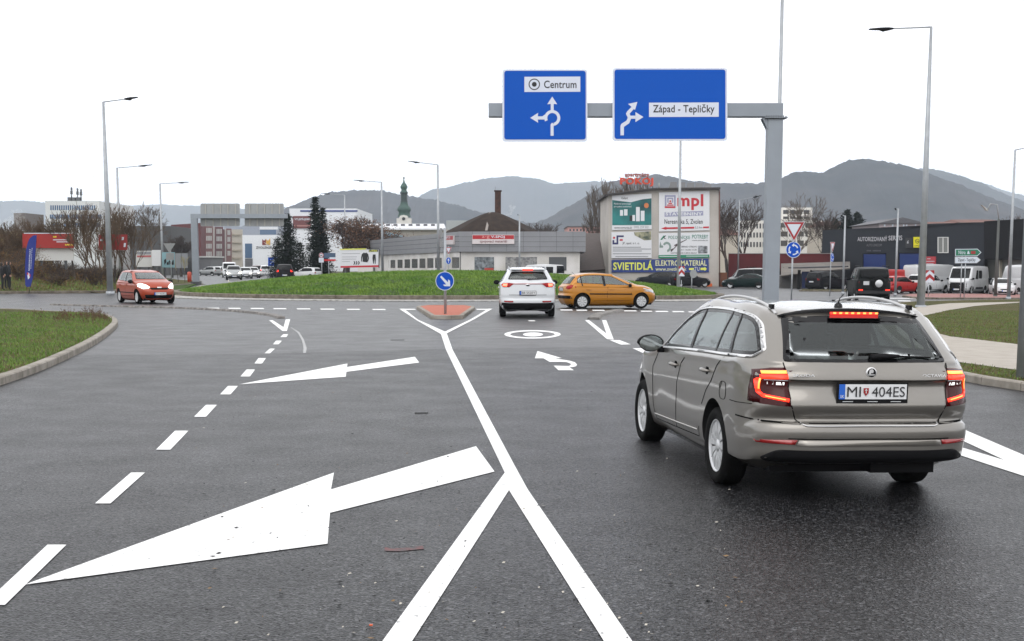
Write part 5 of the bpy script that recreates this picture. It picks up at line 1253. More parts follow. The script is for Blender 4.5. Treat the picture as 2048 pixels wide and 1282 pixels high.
mb = MB(); mb.use(INK); wring(mb, W0, 1068.6, 168.6, 11.4, 11.4, .83, OFF + .012); wdisc(mb, W0, 1068.6, 168.6, 4.8, 4.8, OFF + .012); mb.build('centre_symbol', parent=T)
mb = MB(); mb.use(LW); O2 = OFF + .010
cxr, cyr, ro_, ri_ = 1104.6, 236, 16.0, 10.0; ang = [radians(a) for a in range(75, -206, -8)]
ringp = [(cxr + ro_ * cos(a), cyr + ro_ * sin(a)) for a in ang] + [(cxr + ri_ * cos(a), cyr + ri_ * sin(a)) for a in reversed(ang)]
for i in range(len(ang) - 1):
    wpoly(mb, W0, [(cxr + ro_ * cos(ang[i]), cyr + ro_ * sin(ang[i])), (cxr + ro_ * cos(ang[i + 1]), cyr + ro_ * sin(ang[i + 1])), (cxr + ri_ * cos(ang[i + 1]), cyr + ri_ * sin(ang[i + 1])), (cxr + ri_ * cos(ang[i]), cyr + ri_ * sin(ang[i]))], O2)
wpoly(mb, W0, [(1101.2, 271.5), (1107.2, 271.5), (1107.2, 252), (1110, 249.5), (1104, 245.3), (1101.2, 249)], O2 + .001)
wpoly(mb, W0, [(1104.4, 193), (1094.5, 208.5), (1101.4, 207.8), (1101.4, 222), (1107.4, 222), (1107.4, 207.8), (1114.5, 208.5)], O2 + .001)
wpoly(mb, W0, [(1060.5, 235.7), (1076.3, 225.7), (1075.5, 232.6), (1085, 232.6), (1089.5, 229), (1095, 236), (1089, 239), (1075.5, 239), (1076.3, 245.5)], O2 + .001)
mb.build('arrows', parent=T)
T = thing('direction_sign', 'wide blue gantry sign with right turn arrows and Západ Tepličky panel', 'road sign', W0.hit(1340, 280, OFF), group='blue signs on the near gantry')
shape(T, 'panel', LW, W0, rrect(1225, 136, 1455, 281.5, 6), OFF, .05); shape(T, 'blue_face', LB, W0, rrect(1229, 139, 1451, 277.8, 5), OFF + .004)
shape(T, 'name_panel', LW, W0, [(1298, 205.3), (1437.5, 204.8), (1437.5, 233.6), (1298, 234)], OFF + .008); word(T, W0, 'Západ - Tepličky', 1306, 208.5, 1429, 229.5, OFF + .012, INK, .012)
mb = MB(); mb.use(LW); O2 = OFF + .010
q4 = lambda x, y: (960 + x / 3.2, 110 + y / 3.2)
wpoly(mb, W0, [q4(*p) for p in [(899, 514), (921, 514), (921, 460), (955, 437), (968, 405), (958, 375), (985, 345), (970, 332), (942, 360), (934, 376), (946, 402), (937, 420), (905, 440), (899, 452)]], O2)
wpoly(mb, W0, [q4(*p) for p in [(1007, 300), (948, 313), (992, 352)]], O2 + .001); wpoly(mb, W0, [q4(*p) for p in [(962, 388), (997, 388), (997, 408), (960, 408)]], O2 + .001); wpoly(mb, W0, [q4(*p) for p in [(1046, 397), (995, 365), (995, 429)]], O2 + .001)
mb.build('arrows', parent=T)
# far gantry, seen from behind
YF = 117; W1 = front(YF, 480); base = W1.hit(390, 569); base.z = gz(base.x, YF)
T = thing('sign_gantry', 'far grey sign gantry on the left seen from behind', 'sign gantry', base)
mb = MB(); mb.use(GS); a = W1.hit(382, 428); b = W1.hit(575, 428.5); bt = W1.hit(575, 436.5); mb.box(((a.x + b.x) / 2, YF, (a.z + bt.z) / 2), (b.x - a.x, .4, a.z - bt.z)); mb.build('arm', parent=T)
mb = MB(); mb.use(GS); p1 = W1.hit(382.5, 437); p2 = W1.hit(394.5, 437); mb.box(((p1.x + p2.x) / 2, YF, (p1.z + base.z) / 2), (p2.x - p1.x, .45, p1.z - base.z)); mb.build('post', parent=T)
mb = MB(); mb.use(DSTEEL); mb.box(((p1.x + p2.x) / 2, YF, base.z + .15), (.75, .75, .3)); mb.build('base_plate', parent=T)
for i, (x0, x1) in enumerate(((401, 479.5), (489.5, 567.5))):
    B_ = thing('direction_sign', ('left' if i == 0 else 'right') + ' grey back of a sign panel on the far gantry', 'road sign', W1.hit((x0 + x1) / 2, 452, -.6), group='sign backs on the far gantry')
    shape(B_, 'panel', GREYBACK, W1, rrect(x0, 407, x1, 452.5, 3), -.35, .05)
    for k in range(5):
        xx = x0 + (x1 - x0) * (.12 + .19 * k); shape(B_, 'stiffener', mat('alu_rib', (.42, .41, .38), .5, metal=.3), W1, [(xx, 408), (xx + 1.6, 408), (xx + 1.6, 452), (xx, 452)], -.28, .05)

# street lamps
def lamp(label, xt, yt, xb, yb, Y, xh, yh, r0=.10, r1=.05, old=False, hand=None, ground=True, arm2=None):
    top = D(xt, yt, Y); zb = None
    bx = D(xb, yb, Y); z0 = gz(bx.x, Y) if ground else bx.z; b = Vector((top.x, Y, z0 - .05))
    T = thing('street_lamp', label, 'street lamp', (b.x, b.y, z0), group='street lamps')
    mb = MB(); mb.use(STEEL if not old else mat('lamp_concrete', (.09, .095, .09), .8)); mb.cyl(b, top, r0, r1, 12); mb.use(DSTEEL) if 0 else None; mb.cyl(b, b + Vector((0, 0, .25)), r0 * 1.35, r0 * 1.3, 12); mb.build('pole', parent=T)
    hd = D(xh, yh, Y)
    d = (hd - top); e = top + d * .66
    mb = MB(); mb.use(STEEL)
    if old: mb.tube([top - Vector((0, 0, .0)), top + d * .12 + Vector((0, 0, .9)), top + d * .5 + Vector((0, 0, 1.0)) * .6, e], .05, 8)
    else: mb.cyl(top - d.normalized() * .05, e + d * .05, .035, .028, 8)
    mb.build('arm', parent=T)
    u = d.normalized(); mb = MB(); mb.use(BLACK if not old else mat('lamp_head_pale', (.45, .45, .42), .4)); L_h = d.length * .36; s_ = u.cross(Vector((0, 0, 1))).normalized()
    s_ = Vector((0, 1, 0)); up_ = Vector((0, 0, 1))
    def sec(t, w_, h0, h1): c = e + u * L_h * t; return [c - s_ * w_ + up_ * h0, c + s_ * w_ + up_ * h0, c + s_ * w_ + up_ * h1, c - s_ * w_ + up_ * h1]
    ss = [sec(-.1, .05, -.03, .03), sec(.12, .11, -.07, .05), sec(.34, .15, -.10, .05), sec(.5, .17, -.03, .045), sec(1.0, .12, -.005, .03)]
    vs = [v for q in ss for v in q]; fs = [(0, 1, 2, 3), (16, 19, 18, 17)]
    for i in range(4):
        for k in range(4): fs.append((i * 4 + k, (i + 1) * 4 + k, (i + 1) * 4 + (k + 1) % 4, i * 4 + (k + 1) % 4))
    mb.add(vs, fs, False); mb.build('lamp_head', parent=T)
    return T
lamp('tallest lamp on the left, standing behind the orange red hatchback', 206.5, 204, 223, 585, 80, 274, 195, .19, .07)
lamp('second lamp from the left, behind the tall one', 234, 336, 243, 575, 130, 303, 330, .17, .08)
lamp('third lamp from the left, beside the white billboards', 320, 367.5, 326, 566, 156, 377, 364.5, .15, .08)
lamp('lamp behind the mound left of the church tower', 763, 364.5, 767, 545, 150, 708, 360.5, .16, .08)
lamp('lamp at the corner of the grey hall, its arm pointing left', 875.5, 329.5, 879, 545, 126, 817, 322.5, .16, .08)
lamp('lamp in front of the brown leafy tree', 689, 390, 691, 545, 176, 643, 386.5, .14, .08)
lamp('slim lamp in front of the red and white hall board', 1039, 430, 1041, 545, 118, 1035, 429.5, .09, .06)
lamp('lamp post rising behind the wide blue gantry sign with a chevron board on it', 1361.5, 262, 1360, 572, 93, 1310, 258, .13, .07)
lamp('lamp post whose top leaves the picture above the gantry', 1566, -60, 1556, 640, 44.5, 1500, -70, .075, .05)
lamp('tall lamp right of the gantry with its arm pointing left', 1862.5, 54, 1844, 605, 62.5, 1741, 59, .19, .06)
lamp('lamp at the right edge in front of the white van', 2030.5, 300, 2018, 586, 92, 2078, 290, .13, .06)
lamp('short lamp between the two blue workshop doors', 1796.5, 418, 1791, 582, 100, 1790, 417, .09, .06)
lamp('short lamp beside the left blue workshop door', 1690.5, 432, 1688, 580, 103, 1682, 431, .09, .06)
lamp('old dark lamp with a swan neck beside the white van', 1997.5, 438, 1992, 586, 98, 1963, 411, .12, .08, True)
lamp('old lamp with a pale head behind the bare trees by the gantry post', 1479, 400, 1478, 545, 150, 1522, 391.5, .10, .06, False)
for i, (xt, yt, xh, yh, lb) in enumerate(((580, 480, 578, 468, 'nearest'), (563.5, 487, 560, 475, 'second'), (551, 499, 546, 485, 'farthest'))):
    lamp(lb + ' swan neck lamp in front of the left conifer', xt, yt, xt, 545, 190 + 35 * i, xh - 18, yh, .12, .08, True)
# thick pole at the right edge, near
b = G(2043, 756, .12); T = thing('street_lamp', 'thick grey lamp pole cut by the right edge of the picture', 'street lamp', b, group='street lamps')
mb = MB(); mb.use(STEEL); tp = b + Vector((0, 0, 10.5)); mb.cyl(b, tp, .085, .05, 14); mb.build('pole', parent=T)
mb = MB(); mb.use(STEEL); mb.cyl(tp, tp + Vector((1.8, 0, .15)), .035, n=8); mb.build('arm', parent=T)
mb = MB(); mb.use(BLACK); mb.box(tp + Vector((2.0, 0, .17)), (.6, .26, .09)); mb.build('lamp_head', parent=T, bevel=.02)

# small signs: post plus plates
def post_sign(label, x, yb, ytop, Y, plates, cat='road sign', r=.03, group=None, xs=None, ground=True):
    Wd = front(Y, x); b = Wd.hit(x, yb); b.z = gz(b.x, Y) if ground else b.z; T = thing('road_sign', label, cat, b, group=group)
    for xx in (xs or [x]):
        p = Wd.hit(xx, ytop, 0); mb = MB(); mb.use(STEEL); mb.cyl((p.x, Y + .04, b.z - .05), (p.x, Y + .04, p.z), r, n=8); mb.build('post', parent=T)
    for f in plates: f(T, Wd)
    return T
def p_tri(x0, x1, y0, y1, back=False):
    def f(T, Wd):
        cx = (x0 + x1) / 2; cy = y0 + (y1 - y0) / 3
        sc_ = lambda k: [(cx + (x - cx) * k, cy + (y - cy) * k) for x, y in ((x0, y0), (x1, y0), (cx, y1))]
        shape(T, 'give_way_plate', GREYBACK if back else SIGNWHITE, Wd, sc_(1.06), .02, .02)
        if not back: shape(T, 'red_border', mat('sign_red', (.34, .012, .015), .4), Wd, sc_(.98), .024); shape(T, 'white_face', SIGNWHITE, Wd, sc_(.66), .028)
    return f
def p_disc(x, y, rx, ry, kind):
    def f(T, Wd):
        mb = MB(); mb.use(SIGNWHITE if kind != 'back' else GREYBACK); wdisc(mb, Wd, x, y, rx, ry, .02, deep=.02); mb.build('round_plate', parent=T)
        if kind == 'back': return
        mb = MB(); mb.use(BLUE if kind != 'ban' else MATS['sign_red']); wdisc(mb, Wd, x, y, rx * .93, ry * .93, .025); mb.build('blue_face' if kind != 'ban' else 'red_ring', parent=T)
        mb = MB(); mb.use(SIGNWHITE)
        if kind == 'keep':
            P = [(-.62, -.40), (-.52, -.56), (.34, .16), (.30, -.22), (.44, -.20), (.62, .56), (-.16, .56), (-.18, .42), (.20, .38)]
            P = [(-.50, -.42), (-.36, -.56), (.36, .14), (.36, -.18), (.56, -.02), (.60, .56), (-.02, .54), (-.20, .38), (.16, .36)]
            wpoly(mb, Wd, [(x + a * rx, y + b_ * ry) for a, b_ in P], .03)
        if kind == 'up': wpoly(mb, Wd, [(x + a * rx, y + b_ * ry) for a, b_ in [(-.12, .6), (.12, .6), (.12, -.2), (.38, .05), (.38, -.25), (0, -.68), (-.38, -.25), (-.38, .05), (-.12, -.2)]], .03)
        if kind == 'round':
            for k in range(3):
                a0 = radians(20 + 120 * k)
                for j in range(6):
                    u, v = a0 + radians(11 * j), a0 + radians(11 * (j + 1)); wpoly(mb, Wd, [(x + .66 * rx * cos(u), y - .66 * ry * sin(u)), (x + .66 * rx * cos(v), y - .66 * ry * sin(v)), (x + .50 * rx * cos(v), y - .50 * ry * sin(v)), (x + .50 * rx * cos(u), y - .50 * ry * sin(u))], .03)
                v = a0 + radians(64); t = a0 + radians(92); wpoly(mb, Wd, [(x + .84 * rx * cos(v), y - .84 * ry * sin(v)), (x + .58 * rx * cos(t), y - .58 * ry * sin(t)), (x + .34 * rx * cos(v), y - .34 * ry * sin(v))], .031)
        if kind == 'ban': wdisc(mb, Wd, x, y, rx * .66, ry * .66, .03)
        mb.build('arrow' if kind != 'ban' else 'white_face', parent=T)
        if kind == 'ban': shape(T, 'truck_symbol', INK, Wd, [(x - .4 * rx, y + .2 * ry), (x - .4 * rx, y - .05 * ry), (x, y - .25 * ry), (x + .4 * rx, y - .05 * ry), (x + .4 * rx, y + .2 * ry)], .035)
    return f
def p_rect(x0, y0, x1, y1, m, name='plate', deep=.02, off=.02):
    return lambda T, Wd: shape(T, name, m, Wd, [(x0, y0), (x1, y0), (x1, y1), (x0, y1)], off, deep)
def p_poly(pts, m, name, off=.026, deep=None): return lambda T, Wd: shape(T, name, m, Wd, pts, off, deep)
def p_word(s, x0, y0, x1, y1, m, bold=.01): return lambda T, Wd: word(T, Wd, s, x0, y0, x1, y1, .034, m, bold)
YS = G(889, 628, .12).y
post_sign('round blue keep right sign with a white arrow on the red splitter island', 889.5, 628, 456, YS, [p_disc(889.5, 562, 18.6, 19, 'keep')], r=.045)
Tn = thing('road_sign', 'sign plates seen edge on at the top of the splitter island post', 'road sign', D(883, 500, YS + .2))
mb = MB(); mb.use(GREYBACK)
for y0, y1 in ((456, 475), (480, 494)):
    p = D(882.5, y0, YS); q = D(879, y1, YS); mb.box(((p.x + q.x) / 2 - .0, YS + .45, (p.z + q.z) / 2), (.035, .9, p.z - q.z), Matrix.Rotation(.07, 3, 'Y'))
mb.build('plates', parent=Tn)
post_sign('small give way sign above a blue arrow disc on the far side of the island', 897, 545, 492, 112, [p_tri(890.5, 903.5, 494.5, 508.5), p_disc(897, 521.5, 5, 7, 'up')], r=.03)
post_sign('give way triangle above the blue roundabout sign right of the gantry post', 1586.5, 615, 470, 56, [p_tri(1567, 1609, 444, 481.5), p_disc(1587, 499.5, 15.3, 16.3, 'round')], r=.035)
post_sign('narrow turned give way and roundabout signs before the carport', 1663, 580, 484, 95, [p_tri(1660.5, 1670, 484.5, 504), p_disc(1664.5, 515, 3.4, 9, 'round')], r=.035)
post_sign('back of a give way sign left beside the gantry base', 340.5, 566, 486, 112, [p_tri(327, 350, 487, 505, True), p_rect(332, 506, 348, 520, GREYBACK, 'plate')], r=.04)
post_sign('grey back of a round sign at the right end of the mound', 1384, 578, 540, 96, [p_disc(1387, 547.5, 7.2, 8.5, 'back')], r=.035)
def chev(x0, x1, y0, y1):
    fs = [p_rect(x0, y0, x1, y1, SIGNWHITE)]; cx = (x0 + x1) / 2; h = (y1 - y0); SR = mat('sign_red', (.34, .012, .015), .4)
    fs.append(p_poly([(x0, y0), (cx, y0), (x0, y0 + h * .33)], SR, 'red_chevron')); fs.append(p_poly([(x1, y0), (x1, y0 + h * .33), (cx, y0)], SR, 'red_chevron'))
    fs.append(p_poly([(x0, y0 + h * .92), (x0, y0 + h * .62), (cx, y0 + h * .30), (x1, y0 + h * .62), (x1, y0 + h * .92), (cx, y0 + h * .60)], SR, 'red_chevron')); return fs
post_sign('red and white chevron board on a short post before the white SUV', 1858, 587, 562, 92, chev(1850.5, 1868.5, 540.5, 565), r=.035)
post_sign('red and white chevron board fixed to the lamp post at the end of the mound', 1363, 573, 560, 92.5, chev(1357.5, 1369, 532.5, 552.5), r=.02)
TG = mat('sign_green', (.006, .16, .085), .4)
post_sign('green arrow board to Nitra above a white arrow board to Západ Tepličky', 1928, 588, 499, 90, [p_poly([(1910.5, 498), (1955, 497.5), (1963, 504.8), (1955, 512), (1910.5, 512.5)], SIGNWHITE, 'upper_board', .02, .03), p_poly([(1911.8, 499.3), (1954.5, 498.8), (1961, 504.8), (1954.5, 510.8), (1911.8, 511.2)], TG, 'green_face', .025),
    p_poly([(1909.5, 513.5), (1954, 513), (1962, 520), (1954, 526.5), (1909.5, 527)], GREYBACK, 'lower_board', .02, .03), p_poly([(1910.5, 514.5), (1953.6, 514), (1960.5, 520), (1953.6, 525.6), (1910.5, 526)], SIGNWHITE, 'white_face', .025),
    p_word('Nitra', 1917, 501, 1931, 508.5, SIGNWHITE), p_rect(1942, 502, 1951, 508, MATS['sign_red'], 'route_number', None, .03), p_poly([(1934, 508), (1936, 501.5), (1937.6, 501.5), (1939.6, 508)], SIGNWHITE, 'motorway_symbol', .03), p_word('Západ - Tepličky', 1916, 516, 1951, 524.5, INK)], r=.035, xs=[1925, 1932.5])
post_sign('no lorries sign above a white plate behind the mound', 643, 545, 505, 150, [p_disc(642.5, 510.5, 5, 5, 'ban'), p_rect(637.5, 515.5, 647.5, 525, SIGNWHITE)], r=.05)
post_sign('blue and red name boards on a post behind the mound', 657, 545, 507, 152, [p_rect(648, 506, 671, 516.5, mat('board_bluegrey', (.05, .09, .16), .5)), p_rect(659, 514.5, 671, 518.5, SIGNWHITE, 'white_strip', .01, .05), p_rect(648, 518.5, 671.5, 522, RED, 'red_strip', .01, .05)], r=.06)
post_sign('blue roundabout information board in the far street', 547, 545, 516, 185, [p_rect(535.5, 514, 558, 532.5, SIGNWHITE), p_rect(536.3, 514.8, 557.2, 531.8, BLUE, 'blue_face', None, .05), p_poly([(540, 528), (541.5, 528), (546, 523), (550, 527), (551, 526), (547.5, 522), (552, 519), (551, 518), (547, 521), (547, 517.5), (545.8, 517.5), (545.8, 521), (541, 519), (540.5, 520), (545, 522.5)], SIGNWHITE, 'symbol', .06)], r=.08, xs=[540, 553])

# ------------------------------------------------------------------ buildings
def mk(name, label, cat, loc, group=None): return thing(name, label, cat, loc, group=group)
def block(T, name, m, wall, pts, depth, off=0):      # outline on a facade pushed back
    mb = MB(); mb.use(m); wpoly(mb, wall, pts, off, depth); return mb.build(name, parent=T)
def windows(T, wall, rects, m, off=.03, frame=None, name='window'):
    for r_ in rects:
        x0, y0, x1, y1 = r_
        mb = MB(); mb.use(m); wrect(mb, wall, x0, y0, x1, y1, off, .06)
        if frame:
            mb.use(frame); t = (x1 - x0) * .07
            for q in ((x0, y0, x1, y0 + t), (x0, y1 - t, x1, y1), (x0, y0, x0 + t, y1), (x1 - t, y0, x1, y1), ((x0 + x1) / 2 - t / 2, y0, (x0 + x1) / 2 + t / 2, y1)): wrect(mb, wall, *q, off + .03, .05)
        mb.build(name, parent=T)
GLASSB = mat('window_glass', (.03, .04, .05), .15, spec=.7); GLASSBL = mat('window_glass_blue', (.06, .12, .22), .2, spec=.7)
METP = mat('grey_cassette', (.24, .245, .26), .45, metal=.2, var=.05, scale=.5); JOI = mat('cassette_joint', (.10, .10, .11), .6); WWALL = mat('white_render', (.72, .70, .68), .85, color2=(.54, .52, .48), scale=.4)
# grey hall with the red and white board
Y0 = 122; WA = front(Y0, 1040); A0 = WA.hit(919, 529); WB_ = Wall((A0.x, Y0, 0), (D(740, 529, 168).x, 168, 0))
T = mk('shop_hall', 'low grey panelled hall with red and white boards behind the mound', 'building', (A0.x, Y0, gz(A0.x, Y0)))
zt, zm, z0 = WA.hit(919, 463).z, WA.hit(919, 503.5).z, -.7; R0 = WA.hit(1171, 529); Lf = Vector((WB_.b.x, WB_.b.y, 0))
bk = 26
foot = [Vector((A0.x, Y0, 0)), Vector((R0.x, Y0, 0)), Vector((R0.x + 1, Y0 + bk, 0)), Vector((Lf.x + 14, Lf.y + 6, 0)), Vector((Lf.x, Lf.y, 0))]
mb = MB(); mb.use(METP); mb.prism([(p.x, p.y, zm) for p in foot], (0, 0, zt - zm)); mb.build('fascia', parent=T)
ins_ = [Vector((A0.x + .0, Y0 + .35, 0)), Vector((WA.hit(1160, 529).x, Y0 + .35, 0)), Vector((R0.x, Y0 + bk - .5, 0)), Vector((Lf.x + 13, Lf.y + 5, 0)), Vector((Lf.x + .3, Lf.y + .2, 0))]
mb = MB(); mb.use(WWALL); mb.prism([(p.x, p.y, z0) for p in ins_], (0, 0, zm - z0)); mb.build('wall', parent=T)
mb = MB(); mb.use(JOI)
for y in (473.5, 483.5, 493.5): wrect(mb, WA, 919, y - .35, 1171, y + .35, .012)
for x in (945, 979, 1013, 1047, 1080, 1113, 1146): wrect(mb, WA, x - .3, 463, x + .3, 503, .012)
for t in (.25, .5, .75): a = Vector((A0.x, Y0, zm + (zt - zm) * t)); b = Vector((Lf.x, Lf.y, a.z)); n_ = WB_.n * .015; mb.add([a + n_, b + n_, b + n_ + Vector((0, 0, .05)), a + n_ + Vector((0, 0, .05))], [(0, 1, 2, 3)])
mb.build('panel_joints', parent=T)
WA2 = front(Y0 + .35, 1040); WB2 = Wall((A0.x, Y0 + .35, 0), (Lf.x + .3, Lf.y + .35, 0))
FR = mat('hall_window_recess', (.07, .075, .08), .3); 
mb = MB(); mb.use(mat('shop_film_grey', (.25, .28, .30), .3, color2=(.03, .035, .04), scale=3)); wrect(mb, WA2, 949, 514, 988, 541, .04, .08); mb.build('window', parent=T)
mb = MB(); mb.use(mat('shop_film_red', (.42, .04, .03), .4)); wrect(mb, WA2, 969, 536, 987, 541, .06, .02); mb.build('poster_strip', parent=T)
mb = MB(); mb.use(mat('shop_film_pattern', (.32, .32, .31), .3, color2=(.12, .12, .13), scale=5)); wrect(mb, WA2, 1011, 514, 1074, 541, .04, .08); mb.build('window', parent=T)
windows(T, WA2, [(1098, 514, 1133, 541)], FR, .04)
for x0, x1, yt in ((768, 778, 520.5), (781, 790.5, 520), (795, 805, 519.3), (809, 820, 518.6), (823.5, 835, 517.8), (839, 850.5, 517), (854.5, 866.5, 516.3), (870, 883, 515.6), (904, 918, 514.5)):
    windows(T, WB2, [(x0, yt, x1, 536)], mat('hall_window_grey', (.11, .115, .11), .2), .03)
mb = MB(); mb.use(WWALL) if 0 else mb.use(DSTEEL); wrect(mb, WA2, 920, 504, 921.5, 541, .05, .05); mb.build('downpipe', parent=T)
for k, (wl, x0, y0, x1, y1) in enumerate(((WA, 944.5, 469.5, 1028.5, 487.8), (WB_, 890.5, 471, 906.5, 489))):
    S = mk('shop_board', ('wide red and white V-SPOJ board on the front of the grey hall', 'partly hidden second red and white board on the left wing of the grey hall')[k], 'sign', wl.hit((x0 + x1) / 2, y1, .1), 'red and white boards on the grey hall')
    mb = MB(); mb.use(mat('board_white', (.66, .60, .60), .4)); wrect(mb, wl, x0, y0, x1, y1, .16, .14); mb.build('board', parent=S)
    mb = MB(); mb.use(mat('board_red', (.42, .012, .02), .4)); wrect(mb, wl, x0 + .6, y0 + .8, x1 - .6, (y0 + y1) / 2 - .4, .165); mb.build('red_band', parent=S)
    if k == 0: word(S, wl, 'V-SPOJ', 982, 471.3, 1009.5, 477.2, .175, SIGNWHITE, .03); word(S, wl, 'a-g', 964, 471.5, 979, 477.6, .175, mat('board_pink', (.75, .35, .33), .5)); word(S, wl, 'spojovací materiál', 960, 479.8, 1014, 486.6, .175, mat('board_dark_red', (.16, .03, .03), .5), .01)
    else: word(S, wl, 'SPOJ', 892, 473, 900, 478.5, .175, SIGNWHITE, .02)
# round brown roof and brick chimney behind
T = mk('round_roofed_building', 'building with a dark brown many sided roof rising behind the grey hall', 'building', (D(985, 529, 133).x, 133, -.6))
c = Vector((D(985, 529, 133).x, 133, 0)); zz = lambda y: D(985, y, 133).z; mb = MB(); BRN = mat('brown_roof', (.040, .028, .022), .9, spec=.15, color2=(.026, .019, .016), scale=1.5)
mb.use(BRN); R0_ = 88 / 2700 * 133; mb.lathe([(R0_ * 1.08, zz(466)), (R0_ * 1.0, zz(461)), (R0_ * .55, zz(441)), (R0_ * .26, zz(429.5)), (R0_ * .09, zz(424.5)), (.02, zz(424))], c, 8, 'z', False); mb.build('roof', parent=T)
mb = MB(); mb.use(WWALL); mb.lathe([(R0_ * .98, zz(463)), (R0_ * .98, -.7)], c, 8, 'z', False); mb.build('wall', parent=T)
mb = MB(); mb.use(mat('skylight_grey', (.22, .19, .17), .5)); mb.add([D(978, 424.3, 133 - .4), D(982, 424.3, 133 - .4), D(975, 461, 133 - R0_ - .2), D(970, 461, 133 - R0_ - .2)], [(0, 1, 2, 3)]); mb.build('rooflight_strip', parent=T)
T = mk('chimney', 'square dark red brick chimney with a flared cap above the brown roof', 'chimney', (D(996, 529, 140).x, 140, -.6)); c = D(996, 529, 140)
mb = MB(); mb.use(mat('old_brick', (.075, .032, .022), .9, color2=(.035, .02, .016), scale=3)); za = D(996, 382, 140).z; mb.box((c.x, 140, za / 2 - .4), (12 / 2700 * 140, .7, za + .6)); mb.build('shaft', parent=T)
mb = MB(); mb.use(MATS['old_brick']); mb.box((c.x, 140, za), (.78, .84, .12)); mb.build('cap', parent=T)
mb = MB(); mb.use(DSTEEL); mb.cyl((D(990.5, 529, 140).x, 140, za - .6), D(990.5, 373, 140), .015, n=5); mb.build('lightning_rod', parent=T)
# brown metal roofed shed right of the hall
Wq = front(150, 1190); T = mk('shed', 'shed with a big sloping brown sheet metal roof between the hall and the advertising building', 'building', Wq.hit(1190, 560))
mb = MB(); mb.use(mat('brown_sheet_roof', (.085, .065, .058), .7, color2=(.060, .045, .042), scale=2, aniso=(1, 8, 1))); pts = [D(1171, 466, 156), D(1232, 467, 156), D(1232, 537, 146), D(1150, 542, 146)]; mb.prism(pts, (0, .1, -.12)); mb.build('roof', parent=T)
mb = MB(); mb.use(WWALL); a, b = D(1150, 543, 147), D(1232, 538, 147); mb.prism([(a.x, 147, -1), (b.x, 147, -1), (b.x, 147, b.z), (a.x, 147, a.z)], (0, 10, 0)); mb.build('wall', parent=T)
def simple_block(name, label, x0, x1, yt, Y, depth, m, roof=None, wins=None, wm=None, cat='building', peak=None, yb=545, wname='window'):
    Wd = front(Y, (x0 + x1) / 2); b = Wd.hit((x0 + x1) / 2, yb); b.z = -1; T = mk(name, label, cat, b)
    z1 = Wd.hit(x0, yt).z; xa, xb = Wd.hit(x0, 529).x, Wd.hit(x1, 529).x; mb = MB(); mb.use(m); mb.box(((xa + xb) / 2, Y + depth / 2, (z1 - 1.2) / 2), (xb - xa, depth, z1 + 1.2)); mb.build('wall', parent=T)
    if peak:
        zp = Wd.hit(x0, peak).z; xm = (xa + xb) / 2; mb = MB(); mb.use(roof); mb.prism([(xa - .4, Y - .3, z1), (xb + .4, Y - .3, z1), (xm, Y - .3, zp)], (0, depth + .6, 0)) if wins != 'ridge' else mb.add([(xa - .4, Y - .3, z1), (xb + .4, Y - .3, z1), (xb - .5, Y + depth / 2, zp), (xa + .5, Y + depth / 2, zp), (xb + .4, Y + depth + .3, z1), (xa - .4, Y + depth + .3, z1)], [(0, 1, 2, 3), (3, 2, 4, 5), (0, 3, 5), (1, 4, 2)]); mb.build('roof', parent=T)
    elif roof: mb = MB(); mb.use(roof); mb.box(((xa + xb) / 2, Y + depth / 2, z1 + .12), (xb - xa + .5, depth + .5, .25)); mb.build('roof', parent=T)
    if wins and wins != 'ridge': windows(T, Wd, wins, wm or GLASSB, .05, name=wname)
    return T, Wd
grid = lambda x0, x1, n, f, rows: [(x0 + (x1 - x0) * (i + (1 - f) / 2) / n, a, x0 + (x1 - x0) * (i + (1 + f) / 2) / n, b) for a, b in rows for i in range(n)]
PINK = mat('pink_render', (.48, .26, .24), .85); CREAM = mat('cream_render', (.50, .45, .38), .85); WFLAT = mat('white_flat_render', (.66, .64, .60), .85); GREYR = mat('grey_roof', (.10, .10, .11), .7); TILE = mat('red_tile_roof', (.17, .075, .055), .85, color2=(.11, .05, .04), scale=.8)
simple_block('apartment_building', 'distant pink apartment block with a flat roof left of the advertising building', 1135, 1202, 454, 330, 20, PINK, GREYR, grid(1137, 1200, 9, .5, [(458, 462)]))
T, Wd = simple_block('factory_hall', 'long white factory hall with small dark roof vents left of the brown roof', 716, 891, 456.5, 260, 30, mat('beige_panels', (.46, .43, .38), .8, color2=(.40, .37, .33), scale=.05), None, None, yb=545)
mb = MB(); mb.use(mat('white_sheet_roof', (.62, .63, .65), .5)); mb.prism([D(719, 447.5, 275), D(888, 447.5, 275), D(892, 457, 259), D(714, 457, 259)], (0, 0, -.25)); mb.build('roof', parent=T)
for x in (746, 761, 776, 791, 806, 821, 836, 851, 866): mb = MB(); mb.use(GREYR); p = D(x, 450, 268); mb.box(p, (.7, 1.2, .35)); mb.build('roof_vent', parent=T)
mb = MB(); mb.use(mat('hall_band', (.36, .33, .29), .8)); wrect(mb, Wd, 716, 462, 891, 462.8, .05); wrect(mb, Wd, 716, 470, 891, 471, .05); mb.build('wall_bands', parent=T)
T, Wd = simple_block('workshop', 'white workshop with a pale blue gable left of the grey hall', 715, 832, 480, 215, 14, WFLAT, mat('pale_blue_sheet', (.26, .42, .50), .5), None, peak=463)
